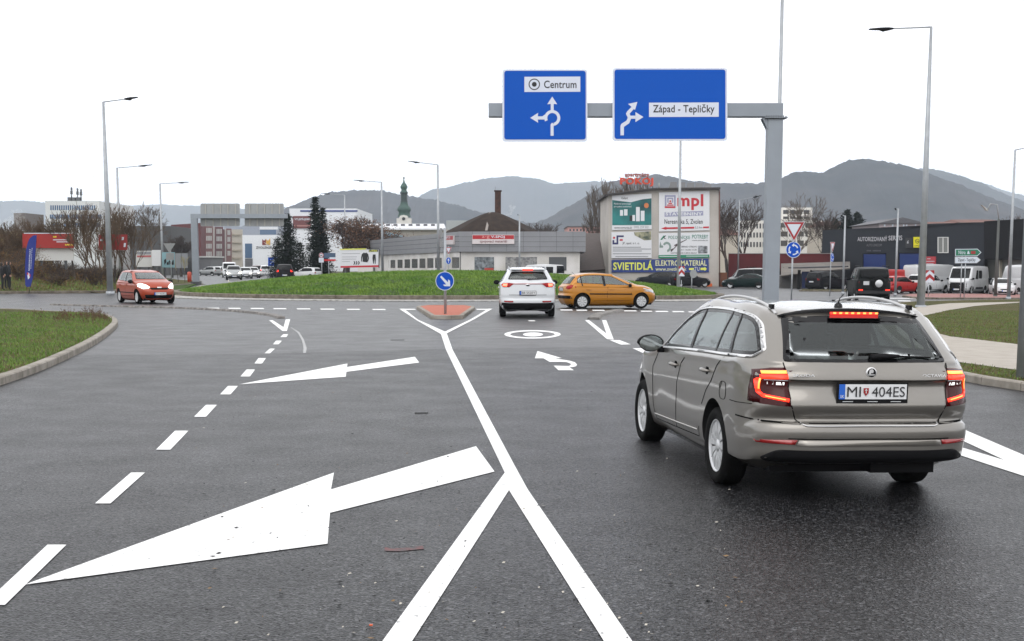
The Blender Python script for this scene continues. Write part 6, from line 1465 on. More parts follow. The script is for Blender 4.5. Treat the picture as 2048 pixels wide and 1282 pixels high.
# church tower
Yc = 420; c = D(809.4, 529, Yc); c.z = 0; sc = Yc / 2700; T = mk('church_tower', 'white church tower with a green copper onion spire', 'church tower', (c.x, Yc, -1))
zz = lambda y: D(809, y, Yc).z
mb = MB(); mb.use(WFLAT); mb.box((c.x, Yc, zz(437) / 2 - .5), (28 * sc, 28 * sc, zz(437) + 1)); mb.prism([(c.x - 9 * sc, Yc - 14.4 * sc, zz(437)), (c.x + 9 * sc, Yc - 14.4 * sc, zz(437)), (c.x + 7 * sc, Yc - 14.4 * sc, zz(432)), (c.x, Yc - 14.4 * sc, zz(430.5)), (c.x - 7 * sc, Yc - 14.4 * sc, zz(432))], (0, 28 * sc, 0)); mb.build('tower', parent=T)
mb = MB(); mb.use(INK); mb.lathe([(.01, -.12), (3.2 * sc, -.12)], (c.x, Yc - 14.5 * sc, zz(438)), 16, 'y'); mb.build('clock_face', parent=T)
COP = mat('copper_green', (.022, .062, .048), .6, color2=(.035, .085, .065), scale=.6)
pr = [(13.5, 434), (11.5, 429), (10.8, 425), (13.2, 421), (13.4, 417.5), (11, 413.5), (8.5, 411), (7.2, 407), (6.8, 404)]; mb = MB(); mb.use(COP); mb.lathe([(r * sc, zz(y)) for r, y in pr], c, 16); mb.build('lower_dome', parent=T)
mb = MB(); mb.use(mat('lantern_dark', (.018, .035, .032), .7)); mb.lathe([(6.8 * sc, zz(404)), (7.2 * sc, zz(403)), (6.2 * sc, zz(402)), (6.2 * sc, zz(389)), (7 * sc, zz(388)), (8 * sc, zz(386)), (7.8 * sc, zz(384.5))], c, 8, 'z', False); mb.build('lantern', parent=T)
pr = [(7.8, 384.5), (5.6, 382), (5.0, 379), (6.8, 376), (7.0, 373), (5.2, 369.5), (2.6, 366), (1.3, 362), (.8, 358), (1.6, 356.6), (1.4, 354.8), (.3, 353.5)]; mb = MB(); mb.use(COP); mb.lathe([(r * sc, zz(y)) for r, y in pr], c, 16); mb.build('upper_dome', parent=T)
# white retail box with logo, tall white block with the blue stripe
PWH = mat('white_panel', (.72, .74, .78), .5)
T, Wd = simple_block('retail_building', 'white retail box with a maroon and gold emblem above the word ZVOLENSKÁ', 486, 556, 470, 300, 30, PWH, None, None)
windows(T, Wd, [(490, 487, 504, 516)], GLASSBL, .1); mb = MB(); mb.use(GREYR); wrect(mb, Wd, 490, 517, 505, 540, .1, .1); mb.build('door', parent=T)
shape(T, 'emblem', mat('emblem_maroon', (.18, .015, .02), .5), Wd, [(524.5, 478), (528, 481.5), (531.8, 478), (531.8, 490), (524.5, 490)], .1); shape(T, 'emblem', mat('emblem_gold', (.62, .36, .06), .5), Wd, [(532.2, 478), (536, 481.5), (540.5, 476.5), (540.5, 490), (532.2, 490)], .1)
word(T, Wd, 'ZVOLENSKÁ', 512, 491.5, 549, 497.5, .1, INK, .02)
T, Wd = simple_block('office_building', 'pale blue grey office box with a strip window behind the far gantry', 450, 556, 453, 490, 25, mat('bluegrey_panel', (.30, .33, .40), .6), None, [(520, 459.5, 552, 469)], GLASSBL)
mb = MB(); mb.use(PWH); wrect(mb, Wd, 519, 453.5, 556, 459, .08, .1); mb.build('parapet', parent=T)
T, Wd = simple_block('factory_block', 'tall white factory block with a dark blue stripe along its top', 581, 715, 417, 360, 40, PWH, None, None)
mb = MB(); mb.use(mat('stripe_blue', (.03, .06, .22), .5)); wrect(mb, Wd, 600.5, 420.3, 715, 423.6, .15); mb.build('blue_stripe', parent=T)
BN = mk('banner', 'brown red banner hung on the white factory block', 'banner', Wd.hit(602, 457, .3)); mb = MB(); mb.use(mat('banner_brown', (.14, .035, .035), .6)); wrect(mb, Wd, 586, 432, 622, 456.5, .3, .1); mb.build('cloth', parent=BN); word(BN, Wd, 'VYLEPŠUJEME', 589, 435.5, 620, 441.5, .35, SIGNWHITE, .02)
mb = MB(); mb.use(mat('banner_pale', (.34, .15, .13), .6)); wrect(mb, Wd, 587, 450, 621, 453, .35); mb.build('lower_strip', parent=BN)
# brick apartment block in perspective
a = D(403, 529, 330); b = D(486, 529, 455); Wb = Wall((a.x, 330, 0), (b.x, 455, 0)); T = mk('apartment_building', 'long dark red brick apartment block with white windows behind the far gantry', 'building', (a.x, 330, -1))
BR = mat('dark_red_brick', (.125, .030, .034), .85, color2=(.10, .026, .028), scale=.6); BR2 = mat('paler_brick', (.17, .065, .060), .85); zt = D(403, 446, 330).z
l = D(344, 529, 345); mb = MB(); mb.use(BR); mb.prism([(a.x, 330, -1), (b.x, 455, -1), (b.x - 14, 462, -1), (l.x, 345, -1)], (0, 0, zt + 1)); mb.build('wall', parent=T)
for x0, x1, m_ in ((411, 426, BR2), (430, 446.5, BR), (453, 463, BR2), (464, 485.5, CREAM)):
    mb = MB(); mb.use(m_); wrect(mb, Wb, x0, 449 + (x0 - 403) * .16, x1, 545, .08, .1); mb.build('facade_panel', parent=T)
mb = MB(); mb.use(mat('stair_strip', (.40, .36, .34), .7)); wrect(mb, Wb, 426.3, 453, 429.5, 545, .15, .1); wrect(mb, Wb, 450, 457, 452.5, 545, .15, .1); mb.build('stairwell_strip', parent=T)
for r_ in range(4):
    for x0, x1 in ((412.5, 424), (433, 444.5), (455, 461)):
        yt = 455 + (x0 - 403) * .10 + r_ * (16.2 - (x0 - 403) * .045); windows(T, Wb, [(x0 + (x1 - x0) * (q + .1) / 4, yt, x0 + (x1 - x0) * (q + .75) / 4, yt + 9.5) for q in range(4)], mat('white_window', (.50, .50, .48), .4), .12)
    yt = 461 + r_ * 15.5; mb = MB(); mb.use(mat('balcony_cream', (.42, .36, .28), .8)); wrect(mb, Wb, 467, yt + 7, 484, yt + 10, .5, .5); mb.build('balcony', parent=T)
# grey shed, white pavilion, red cylinder on the left of the street
simple_block('shed', 'dark flat roofed shed behind the bare round tree on the left', 262, 344, 452, 240, 20, mat('dark_shed', (.06, .06, .062), .7), None, None)
simple_block('pavilion', 'small white roofed pavilion right of the far gantry post', 396, 423, 515, 250, 10, mat('pav_dark', (.14, .14, .15), .7), mat('pav_roof', (.58, .58, .57), .6), None)
T = mk('container', 'orange red cylindrical tank beside the far gantry post', 'tank', D(379, 558, 128)); mb = MB(); mb.use(mat('tank_red', (.42, .05, .02), .5)); c = D(379, 558, 128); c.z = gz(c.x, 128); mb.lathe([(.01, 0), (.20, 0), (.20, 1.0), (.12, 1.08), (.01, 1.1)], c, 14); mb.build('tank', parent=T)
# office block with the two window bands
T, Wd = simple_block('office_building', 'white office block with bands of blue windows and roof aerials on the left', 95.5, 203, 401.8, 330, 30, mat('office_white', (.60, .62, .62), .7), None, None)
mb = MB(); mb.use(GLASSBL); [wrect(mb, Wd, x, 410.6, x + 2.9, 420.3, .05) for x in [100.5 + 4.35 * i for i in range(21)]]; mb.build('window_band', parent=T)
mb = MB(); mb.use(GLASSBL); [wrect(mb, Wd, x, 429, x + 3.6, 437.6, .05) for x in [99.5 + 4.35 * i for i in range(24)]]; mb.build('window_band', parent=T)
mb = MB(); mb.use(GLASSBL); [wrect(mb, Wd, x, 446, x + 3.4, 454, .05) for x in [102 + 4.35 * i for i in range(23)]]; mb.build('window_band', parent=T)
for x0, x1 in ((135, 141), (143.5, 150), (152, 158.5)): mb = MB(); mb.use(DSTEEL); wrect(mb, Wd, x0, 394.5, x1, 401.8, -3, 2); mb.build('cooling_unit', parent=T)
for x, yt in ((143, 374), (155, 376), (162, 378)):
    mb = MB(); mb.use(DSTEEL); p = Wd.hit(x, 401.8, -4); q = Wd.hit(x, yt, -4); mb.cyl(p, q, .16, .1, 6); mb.box(p.lerp(q, .6), (.5, .4, .8)); mb.box(p.lerp(q, .85), (.35, .3, .7)); mb.build('aerial', parent=T)
simple_block('tower_building', 'brown concrete tower block at the far left beside the steam', 32, 56, 426, 420, 16, mat('tower_brown', (.14, .12, .11), .9), None, None)
simple_block('warehouse', 'low yellow sided warehouse at the far left edge', -120, 42, 462, 260, 18, mat('yellow_panel', (.42, .33, .12), .8), mat('pale_roof', (.40, .42, .42), .7), None)
# advertising building
Ya = 141; Wa = front(Ya, 1330); T = mk('advertising_building', 'beige building covered with six advertising panels and the POKOJ roof sign', 'building', (Wa.hit(1330, 529).x, Ya, -1.3))
BEI = mat('beige_render', (.50, .47, .43), .9, color2=(.42, .39, .355), scale=.3)
block(T, 'wall', BEI, Wa, [(1217, 391), (1308, 378.5), (1437.5, 377), (1437.5, 583), (1217, 583)], 13)
block(T, 'roof', mat('roof_edge_dark', (.05, .045, .045), .8), Wa, [(1209, 388.5), (1309, 375.8), (1441, 374.5), (1441, 378.2), (1309, 379), (1209, 391.5)], 14, .6)
mb = MB(); mb.use(mat('gutter_brown', (.12, .05, .035), .6)); mb.cyl(Wa.hit(1439, 380, .1), Wa.hit(1439.5, 578, .1), .06, n=6); mb.build('downpipe', parent=T)
for i in range(5):
    p = Wa.hit(1342 + 17 * i, 376, -2); mb = MB(); mb.use(mat('solar_dark', (.06, .06, .062), .4)); mb.prism([Wa.hit(1338 + 17.2 * i, 375.5, -1), Wa.hit(1354 + 17.2 * i, 375.5, -1), Wa.hit(1353.5 + 17.2 * i, 364 + i * .8, -2.2), Wa.hit(1341 + 17.2 * i, 363.5 + i * .8, -2.2)], (0, .06, 0)); mb.build('solar_panel', parent=T)
mb = MB(); mb.use(mat('orange_box', (.62, .12, .02), .5)); wrect(mb, Wa, 1411, 567, 1424.5, 580, .8, .8); mb.build('orange_cabinet', parent=T)
mb = MB(); mb.use(mat('brown_gate', (.15, .05, .02), .7)); wrect(mb, Wa, 1434, 545, 1454, 580, -.3, .1); mb.build('gate', parent=T)
mb = MB(); mb.use(GREYBACK); mb.cyl(Wa.hit(1318, 366, -2), Wa.hit(1318, 378, -2), .08, n=6); mb.build('flue', parent=T)
S = mk('roof_sign', 'orange red POKOJ letters with apartmány above them on the roof', 'sign', Wa.hit(1273, 375, -1)); OR = mat('pokoj_red', (.62, .055, .02), .5)
o = word(S, Wa, 'POKOJ', 1240, 355.8, 1305.8, 373, .05, OR, .03); b_ = word(S, Wa, 'POKOJ', 1241, 355.2, 1306.8, 372.4, .20, OR, .03); b_.name = 'letter_faces'; o = word(S, Wa, 'apartmány', 1249.5, 345.2, 1298.5, 356, .05, mat('apart_red', (.30, .04, .02), .5), .03); b_ = word(S, Wa, 'apartmány', 1250, 345, 1299, 355.8, .20, MATS['apart_red'], .03); b_.name = 'letter_faces'
for o in [x for x in bpy.data.objects if x.parent == S]:
    sd_ = o.modifiers.new('solid', 'SOLIDIFY'); sd_.thickness = .12
for i, x in enumerate((1252.5, 1262, 1274.5, 1283, 1296, 1306)): mb = MB(); mb.use(DSTEEL); mb.cyl(Wa.hit(x - (4 if i % 2 else 0), 352 + i % 2 * 14, 0), Wa.hit(x, 381 - (x - 1250) * .07, -.2), .035, n=5); mb.build('strut', parent=S)
def ad(name, label, quad, m): 
    S = mk(name, label, 'advertising panel', Wa.hit(sum(p[0] for p in quad) / 4, quad[2][1], .1), 'advertising panels on the beige building'); shape(S, 'panel', m, Wa, quad, .14, .12); return S
ADW = mat('ad_white', (.70, .71, .73), .5); GT_ = mat('ad_grey_text', (.26, .27, .29), .6); NAVY = mat('ad_navy', (.025, .03, .12), .5); ADR = mat('ad_red', (.50, .015, .03), .5); ADG = mat('ad_green', (.02, .22, .12), .5); LAV = mat('ad_lavender', (.30, .31, .44), .5)
S = ad('wall_billboard', 'teal and white panel with pale heating appliances, top left on the wall', [(1224, 391), (1303.3, 387.2), (1303.5, 458.5), (1224, 460)], ADW)
shape(S, 'teal_field', mat('ad_teal', (.015, .20, .19), .5, color2=(.004, .045, .050), scale=.28, thr=(.40, .60)), Wa, [(1224.5, 400), (1240, 402), (1262, 404.5), (1285, 398.5), (1303, 396.5), (1303, 450), (1224.5, 450.5)], .15)
for q in ((1240, 420, 1246, 431.5), (1248, 418.5, 1255, 431), (1272, 414, 1279.5, 442.5), (1281.5, 421.5, 1289, 442), (1264.8, 430, 1270, 442)): shape(S, 'appliance', ADW, Wa, [(q[0], q[1]), (q[2], q[1]), (q[2], q[3]), (q[0], q[3])], .156)
shape(S, 'appliance', INK, Wa, [(1259, 431), (1264.5, 431), (1264.5, 442), (1259, 442)], .156); mb = MB(); mb.use(mat('ad_orange', (.55, .18, .06), .5)); wdisc(mb, Wa, 1292.8, 411, 4.7, 5.2, .156); mb.build('orange_disc', parent=S)
word(S, Wa, 'Vaillant', 1242, 393.5, 1256, 398.5, .156, INK); word(S, Wa, 'Moderné technológie', 1228, 405.8, 1262, 410, .156, ADW); word(S, Wa, 'pre zelenú budúcnosť', 1228, 411, 1263, 415.5, .156, ADW); word(S, Wa, 'www.remonta.sk', 1228.5, 452.6, 1264, 457.4, .156, INK); word(S, Wa, '0905 259 502', 1268, 451.8, 1297, 456.6, .156, GT_)
S = ad('wall_billboard', 'large white panel with the red mpl STAVEBNINY lettering and a red arrow', [(1318, 385), (1419, 381.5), (1419.3, 460.5), (1318, 463)], ADW)
c5 = lambda x, y: (1180 + x / 4.58, 320 + y / 4.58)
mb = MB(); mb.use(ADR); wpoly(mb, Wa, [c5(*p) for p in [(800, 440), (800, 345), (822, 345), (832, 358), (850, 343), (868, 345), (876, 358), (892, 343)]] + [c5(*p) for p in [(892, 343), (892, 440), (870, 440), (870, 372), (858, 366), (850, 380), (850, 440), (830, 440), (830, 372), (822, 368), (822, 440)]], .156) if 0 else None
word(S, Wa, 'mpl', *c5(800, 312), *c5(1038, 458), .156, ADR, .06)
mb = MB(); mb.use(LAV)
for q in ((685, 337, 700, 422), (685, 322, 785, 337), (770, 337, 785, 422), (708, 357, 720, 390), (708, 345, 762, 357), (750, 357, 762, 390)): wrect(mb, Wa, *c5(q[0], q[1]), *c5(q[2], q[3]), .156)
mb.use(ADR)
for q in ((728, 370, 743, 386), (718, 392, 752, 402), (706, 408, 765, 418), (684, 424, 783, 440)): wrect(mb, Wa, *c5(q[0], q[1]), *c5(q[2], q[3]), .158)
mb.build('emblem', parent=S); shape(S, 'lavender_bar', LAV, Wa, [c5(683, 478), c5(1037, 466), c5(1037, 508), c5(683, 520)], .155); word(S, Wa, 'STAVEBNINY', *c5(692, 478), *c5(1028, 508), .16, ADW, .03); word(S, Wa, 'Neresnícka 5, Zvolen', *c5(682, 542), *c5(1032, 592), .156, INK, .01)
shape(S, 'red_arrow', ADR, Wa, [c5(650, 626), c5(700, 610), c5(700, 617), c5(955, 611), c5(955, 628), c5(700, 633), c5(700, 640)], .156); word(S, Wa, '2,2 km', *c5(962, 608), *c5(1028, 628), .156, INK); shape(S, 'red_bar', ADR, Wa, [c5(1036, 610), c5(1090, 608), c5(1090, 623), c5(1036, 625)], .156)
S = ad('wall_billboard', 'white panel with a navy JF emblem and small grey lines, middle left', [(1223, 464.5), (1303.3, 462.5), (1303.3, 516), (1223, 516.5)], ADW)
c3_ = lambda x, y: (1215 + x / 9.526, 455 + y / 9.526)
mb = MB(); mb.use(NAVY)
for q in ((172, 150, 310, 182), (172, 182, 205, 322), (128, 288, 172, 322), (95, 240, 128, 322)): wrect(mb, Wa, *c3_(q[0], q[1]), *c3_(q[2], q[3]), .156)
mb.use(ADR); wdisc(mb, Wa, *c3_(125, 195), 2.2, 2.2, .156); wrect(mb, Wa, *c3_(232, 222), *c3_(292, 252), .156); mb.build('emblem', parent=S)
word(S, Wa, 'JF, spol. s r. o.', *c3_(285, 278), *c3_(612, 330), .156, INK, .01)
shape(S, 'picture', mat('ad_hands', (.06, .08, .06), .6, color2=(.42, .40, .26), scale=2.2), Wa, [c3_(500, 90), c3_(835, 72), c3_(835, 235), c3_(700, 245), c3_(600, 190), c3_(520, 150)], .155)
for y, x1 in ((375, 640), (410, 830), (447, 655), (500, 825), (552, 775)): mb = MB(); mb.use(GT_); wrect(mb, Wa, *c3_(100 if y < 540 else 150, y - 7), *c3_(x1, y + 7), .156); mb.build('small_print', parent=S)
S = ad('wall_billboard', 'white POĽOVNÍCKE POTREBY panel with a rifle and green lettering', [(1317.5, 466.5), (1419.5, 464.5), (1419.5, 514.5), (1317.5, 515.5)], ADW)
word(S, Wa, 'POĽOVNÍCKE', *c3_(1160, 142), *c3_(1570, 218), .156, mat('ad_sea_green', (.05, .22, .16), .5), .01); word(S, Wa, 'POTREBY', *c3_(1612, 137), *c3_(1918, 212), .156, MATS['ad_sea_green'], .01)
shape(S, 'emblem', ADG, Wa, [c3_(1005, 235), c3_(1065, 155), c3_(1090, 155), c3_(1040, 235)], .156); shape(S, 'emblem', INK, Wa, [c3_(1060, 190), c3_(1100, 152), c3_(1118, 152), c3_(1082, 192), c3_(1118, 218), c3_(1090, 218)], .156)
mb = MB(); mb.use(mat('ad_sage', (.22, .30, .27), .6))
for k in range(9):
    u, v = radians(150 - 26 * k), radians(150 - 26 * (k + 1)); cx_, cy_ = 1130, 370; wpoly(mb, Wa, [c3_(cx_ + 85 * cos(t) * r_, cy_ - 100 * sin(t) * r_) for t, r_ in ((u, 1), (v, 1), (v, .55), (u, .55))], .156)
wpoly(mb, Wa, [c3_(*p) for p in ((992, 385), (992, 345), (1010, 265), (1028, 340), (1060, 345), (1060, 385))], .156); mb.build('gear_emblem', parent=S)
shape(S, 'rifle', mat('rifle_dark', (.07, .05, .05), .6), Wa, [c3_(*p) for p in ((1508, 222), (1512, 232), (1405, 290), (1330, 345), (1290, 385), (1262, 415), (1218, 465), (1200, 450), (1205, 415), (1262, 395), (1300, 350), (1268, 348), (1275, 330), (1340, 300))], .158)
for i, (t_, x0, x1, y0) in enumerate((('www.polovka.sk', 1610, 1915, 232), ('ZBRANE • STRELIVO', 1400, 1705, 350), ('LUKY • NOŽE • KUŠE', 1370, 1700, 408), ('NASTREĽOVANIE A SERVIS ZBRANÍ', 1205, 1698, 468))): word(S, Wa, t_, *c3_(x0, y0), *c3_(x1, y0 + 30), .156, INK, .01)
shape(S, 'picture', mat('ad_photo', (.05, .05, .05), .6, color2=(.40, .42, .45), scale=2.5), Wa, [c3_(1725, 345), c3_(1905, 352), c3_(1905, 490), c3_(1725, 494)], .156)
shape(S, 'green_strip', ADG, Wa, [c3_(970, 525), c3_(1940, 515), c3_(1940, 572), c3_(970, 585)], .156); mb = MB(); mb.use(ADW); wrect(mb, Wa, *c3_(990, 545), *c3_(1340, 556), .16); wrect(mb, Wa, *c3_(1500, 540), *c3_(1915, 551), .16); mb.build('small_print', parent=S)
S = ad('wall_billboard', 'long blue strip reading SVIETIDLÁ in yellow at the foot of the wall', [(1223.3, 520), (1417, 517), (1418, 544.5), (1223.3, 544.8)], mat('ad_blue', (.02, .045, .20), .5)); YL = mat('ad_yellow', (.75, .78, .12), .5); PY = mat('ad_pale_yellow', (.75, .75, .42), .5)
ital = lambda: None
word(S, Wa, 'SVIETIDLÁ', 1226.5, 521, 1306, 540, .156, YL, .06); word(S, Wa, 'ELEKTRO MATERIÁL', 1311, 518, 1413.5, 531.5, .156, PY, .015); word(S, Wa, 'www.svetlux.sk', 1311, 534.5, 1373, 541.5, .156, PY, .01); word(S, Wa, 'TU', 1389, 534, 1399, 541.5, .156, ADW)
shape(S, 'arrow', YL, Wa, [(1401, 535.5), (1409, 535.5), (1409, 533.5), (1413.8, 537.8), (1409, 542), (1409, 540), (1401, 540)], .156); shape(S, 'arrow', YL, Wa, [(1378, 536), (1388, 536), (1388, 540), (1378, 540)], .156)
# red wall, lean-to, carport, service hall
YRW = 150; Wr = front(YRW, 1560); T = mk('wall', 'long dark red wall behind the car park', 'wall', Wr.hit(1560, 560)); mb = MB(); mb.use(mat('dark_red_wall', (.115, .012, .014), .8, color2=(.085, .010, .012), scale=.6)); p, q = Wr.hit(1458, 507.5), Wr.hit(1700, 507.5); mb.box(((p.x + q.x) / 2, YRW + .2, p.z / 2 - .6), (q.x - p.x, .4, p.z + 1.2)); mb.build('wall', parent=T)
mb = MB(); mb.use(mat('coping', (.30, .28, .28), .8)); mb.box(((p.x + q.x) / 2, YRW + .2, p.z + .03), (q.x - p.x, .5, .07)); mb.build('coping', parent=T)
T = mk('shed', 'low lean to with a pale corrugated roof before the red wall', 'shed', D(1620, 560, 141)); mb = MB(); mb.use(mat('pale_fibre_roof', (.17, .15, .13), .85, color2=(.12, .11, .10), scale=1.5)); mb.prism([D(1562, 527, 146), D(1700, 523, 146), D(1700, 536, 138), D(1562, 551, 138)], (0, 0, -.1)); mb.build('roof', parent=T)
mb = MB(); mb.use(mat('shed_grey', (.16, .155, .15), .9)); a, b = D(1562, 552, 139), D(1605, 545, 139); mb.prism([(a.x, 139, -1.5), (b.x, 139, -1.5), (b.x, 139, b.z), (a.x, 139, a.z)], (0, 4, 0)); mb.build('wall', parent=T)
Yp = 133; Wp = front(Yp, 1640); T = mk('carport', 'dark steel carport with a blue side panel over the black SUV', 'carport', Wp.hit(1640, 575)); zg = -1.1
for x in (1597, 1600, 1622, 1688): mb = MB(); mb.use(BLACK); p = Wp.hit(x, 540); mb.box((p.x, Yp, (p.z + zg) / 2), (.12, .12, p.z - zg)); mb.build('post', parent=T)
mb = MB(); mb.use(mat('carport_roof', (.045, .045, .05), .7)); a, b = Wp.hit(1595, 537), Wp.hit(1692, 534); mb.prism([(a.x, Yp - 1, a.z), (b.x, Yp - 1, b.z), (b.x, Yp - 1, b.z + .12), (a.x, Yp - 1, a.z + .12)], (0, 5.5, 0)); mb.build('roof', parent=T)
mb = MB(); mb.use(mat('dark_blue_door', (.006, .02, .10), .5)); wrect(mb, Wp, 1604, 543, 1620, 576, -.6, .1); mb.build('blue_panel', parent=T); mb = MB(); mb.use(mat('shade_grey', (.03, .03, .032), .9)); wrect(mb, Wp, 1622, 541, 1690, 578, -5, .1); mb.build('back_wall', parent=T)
a = D(1643, 529, 152); b = D(1968, 529, 124); Wv = Wall((a.x, 152, 0), (b.x, 124, 0)); T = mk('service_hall', 'dark grey car workshop with blue doors and AUTORIZOVANÝ SERVIS lettering', 'building', (a.x, 152, -1.5))
ANT = mat('anthracite_panel', (.028, .032, .040), .7, spec=.2, color2=(.023, .026, .033), scale=.3); ANT2 = mat('anthracite_dark', (.008, .008, .010), .7, spec=.15)
dirn = (b - a).normalized(); e2 = D(2120, 529, 111)
mb = MB(); mb.use(ANT); zt = Wv.hit(1643, 460.5).z; mb.prism([(a.x, a.y, -1.5), (b.x, b.y, -1.5), (b.x + 8, b.y + 20, -1.5), (a.x + 8, a.y + 20, -1.5)], (0, 0, zt + 1.5)); mb.build('wall', parent=T)
mb = MB(); mb.use(ANT); wpoly(mb, Wv, [(1700, 459), (1843, 452), (1852, 447.5), (1968, 444.5), (1968, 452), (1850, 456), (1700, 462)], .0, 8); mb.build('parapet', parent=T)
Wv2 = Wall((b.x, 124, 0), (e2.x, 111, 0)); mb = MB(); mb.use(ANT2); wpoly(mb, Wv2, [(1968, 442.5), (2110, 434), (2110, 521), (1968, 519)], .3, 12); mb.build('wing_wall', parent=T)
mb = MB(); mb.use(mat('showroom_glass', (.10, .10, .09), .1, spec=.8)); wpoly(mb, Wv2, [(1968, 519), (2110, 521), (2110, 590), (1968, 586)], -.6, 6); mb.build('showroom_window', parent=T)
mb = MB(); mb.use(CREAM); [(wrect(mb, Wv2, x, 520, x + 2, 575, -.4, .2), mb.build('mullion', parent=T)) for x in (1998,)]
BLD = mat('workshop_blue', (.004, .026, .15), .5)
for q in ((1726.5, 508, 1770.5, 560), (1798.5, 507, 1843, 560)):
    mb = MB(); mb.use(BLD); wrect(mb, Wv, *q, .06, .1); mb.use(BLACK); wrect(mb, Wv, q[0] - 1.5, q[1] - 1.5, q[2] + .5, q[1], .10, .1); wrect(mb, Wv, q[0] - 1.5, q[1], q[0], q[3], .10, .1); mb.build('door', parent=T)
SIL = mat('letter_silver', (.55, .55, .58), .4, metal=.2); word(T, Wv, 'AUTORIZOVANÝ', 1715, 471.8, 1774.5, 482.5, .1, SIL, .015); word(T, Wv, 'SERVIS', 1777, 471.5, 1804.5, 480.5, .1, SIL, .015); word(T, Wv, 'AUTO UNICOM', 1733, 487.8, 1763.5, 492.6, .1, mat('letter_grey', (.16, .16, .17), .5)); mb = MB(); mb.use(mat('letter_dim', (.08, .08, .10), .5)); [wrect(mb, Wv, 1733.5 + 2.4 * i, 500, 1735 + 2.4 * i, 502.8, .1) for i in range(12) if i != 4]; mb.build('small_print', parent=T)
windows(T, Wv, [(1875, 474, 1896.5, 506)], mat('curtained_window', (.20, .21, .20), .4), .06, mat('white_frame', (.68, .68, .66), .5))
OS = mk('emblem_sign', 'square yellow emblem panel on the dark workshop wall', 'sign', Wv.hit(1834, 495.5, .2)); mb = MB(); mb.use(mat('emblem_yellow', (.78, .72, .01), .45)); wrect(mb, Wv, 1826.8, 474, 1842, 495, .25, .2); mb.build('panel', parent=OS)
mb = MB(); mb.use(INK); wring(mb, Wv, 1834.5, 482.3, 4, 4.6, .78, .26); wpoly(mb, Wv, [(1829.5, 481.8), (1835, 481.2), (1834, 482.6), (1839.5, 482.8), (1834, 484.2), (1835, 482.9)], .265); mb.build('emblem', parent=OS); word(OS, Wv, 'OPEL', 1828.8, 490.3, 1840.4, 493, .26, INK, .01)
OS = mk('emblem_sign', 'dark square emblem panel left of the yellow one', 'sign', Wv.hit(1818, 495.5, .2)); mb = MB(); mb.use(mat('emblem_dark', (.022, .024, .028), .5)); wrect(mb, Wv, 1811, 475.5, 1825, 496, .25, .2); mb.build('panel', parent=OS); mb = MB(); mb.use(SIL); wpoly(mb, Wv, [(1813.5, 486.5), (1815, 482), (1818, 480.5), (1816, 484), (1818, 486), (1816, 487)], .26); mb.build('emblem', parent=OS)
OS = mk('emblem_sign', 'red notice panel on the workshop wall right of the tall lamp', 'sign', Wv.hit(1861, 531.5, .2)); mb = MB(); mb.use(mat('notice_red', (.46, .05, .06), .5)); wrect(mb, Wv, 1851, 513, 1870, 532, .15, .12); mb.build('panel', parent=OS)
mb = MB(); mb.use(SIGNWHITE); [wrect(mb, Wv, x0, y, x1, y + 1.2, .16) for x0, x1, y in ((1854, 1861, 517), (1853, 1869, 522), (1853, 1867, 527))]; mb.build('small_print', parent=OS)
# houses beyond
simple_block('apartment_building', 'white terraced apartment block left of the gantry post behind the bare trees', 1478, 1530, 441, 270, 16, WFLAT, None, grid(1480, 1530, 8, .5, [(447, 457), (465, 475), (484, 494)]), mat('dark_window', (.035, .035, .04), .3))
simple_block('apartment_building', 'white terraced apartment block right of the gantry post behind the give way sign', 1558, 1643, 441, 265, 18, WFLAT, None, grid(1560, 1642, 5, .8, [(446, 455), (463, 473), (481, 492)]), mat('balcony_shade', (.06, .055, .05), .6), wname='balcony_opening')
simple_block('apartment_building', 'stepped back white top storey behind the give way sign', 1562, 1622, 415, 282, 12, WFLAT, None, grid(1565, 1620, 4, .8, [(420, 428), (433, 438)]), MATS['dark_window'])
simple_block('house', 'low house with a red tiled roof right of the white apartment block', 1643, 1700, 452, 240, 12, CREAM, TILE, 'ridge', peak=441)
T, Wd = simple_block('house', 'pale gabled house showing over the dark workshop roof', 1756, 1845, 447, 175, 14, mat('pink_gable', (.38, .33, .34), .85), GREYR, None, peak=434.5)
for x in (1768, 1784, 1806, 1812, 1830): windows(T, Wd, [(x, 448.5, x + 3, 453)], SIGNWHITE, .05)
simple_block('house', 'house with a red brown roof at the left end of the row over the workshop', 1858, 1925, 449, 200, 12, CREAM, TILE, 'ridge', peak=441)
simple_block('house', 'house with a long red brown roof at the right end above the workshop', 1918, 2012, 445, 205, 12, CREAM, TILE, 'ridge', peak=436.5)
simple_block('house', 'small pale house between the advertising building and the bare trees', 1440, 1478, 470, 240, 12, CREAM, TILE, 'ridge', peak=455)
simple_block('warehouse', 'pale distant warehouse between the long white hall and the round brown roof', 893, 960, 441, 420, 20, mat('far_grey', (.34, .36, .36), .8), None, None)
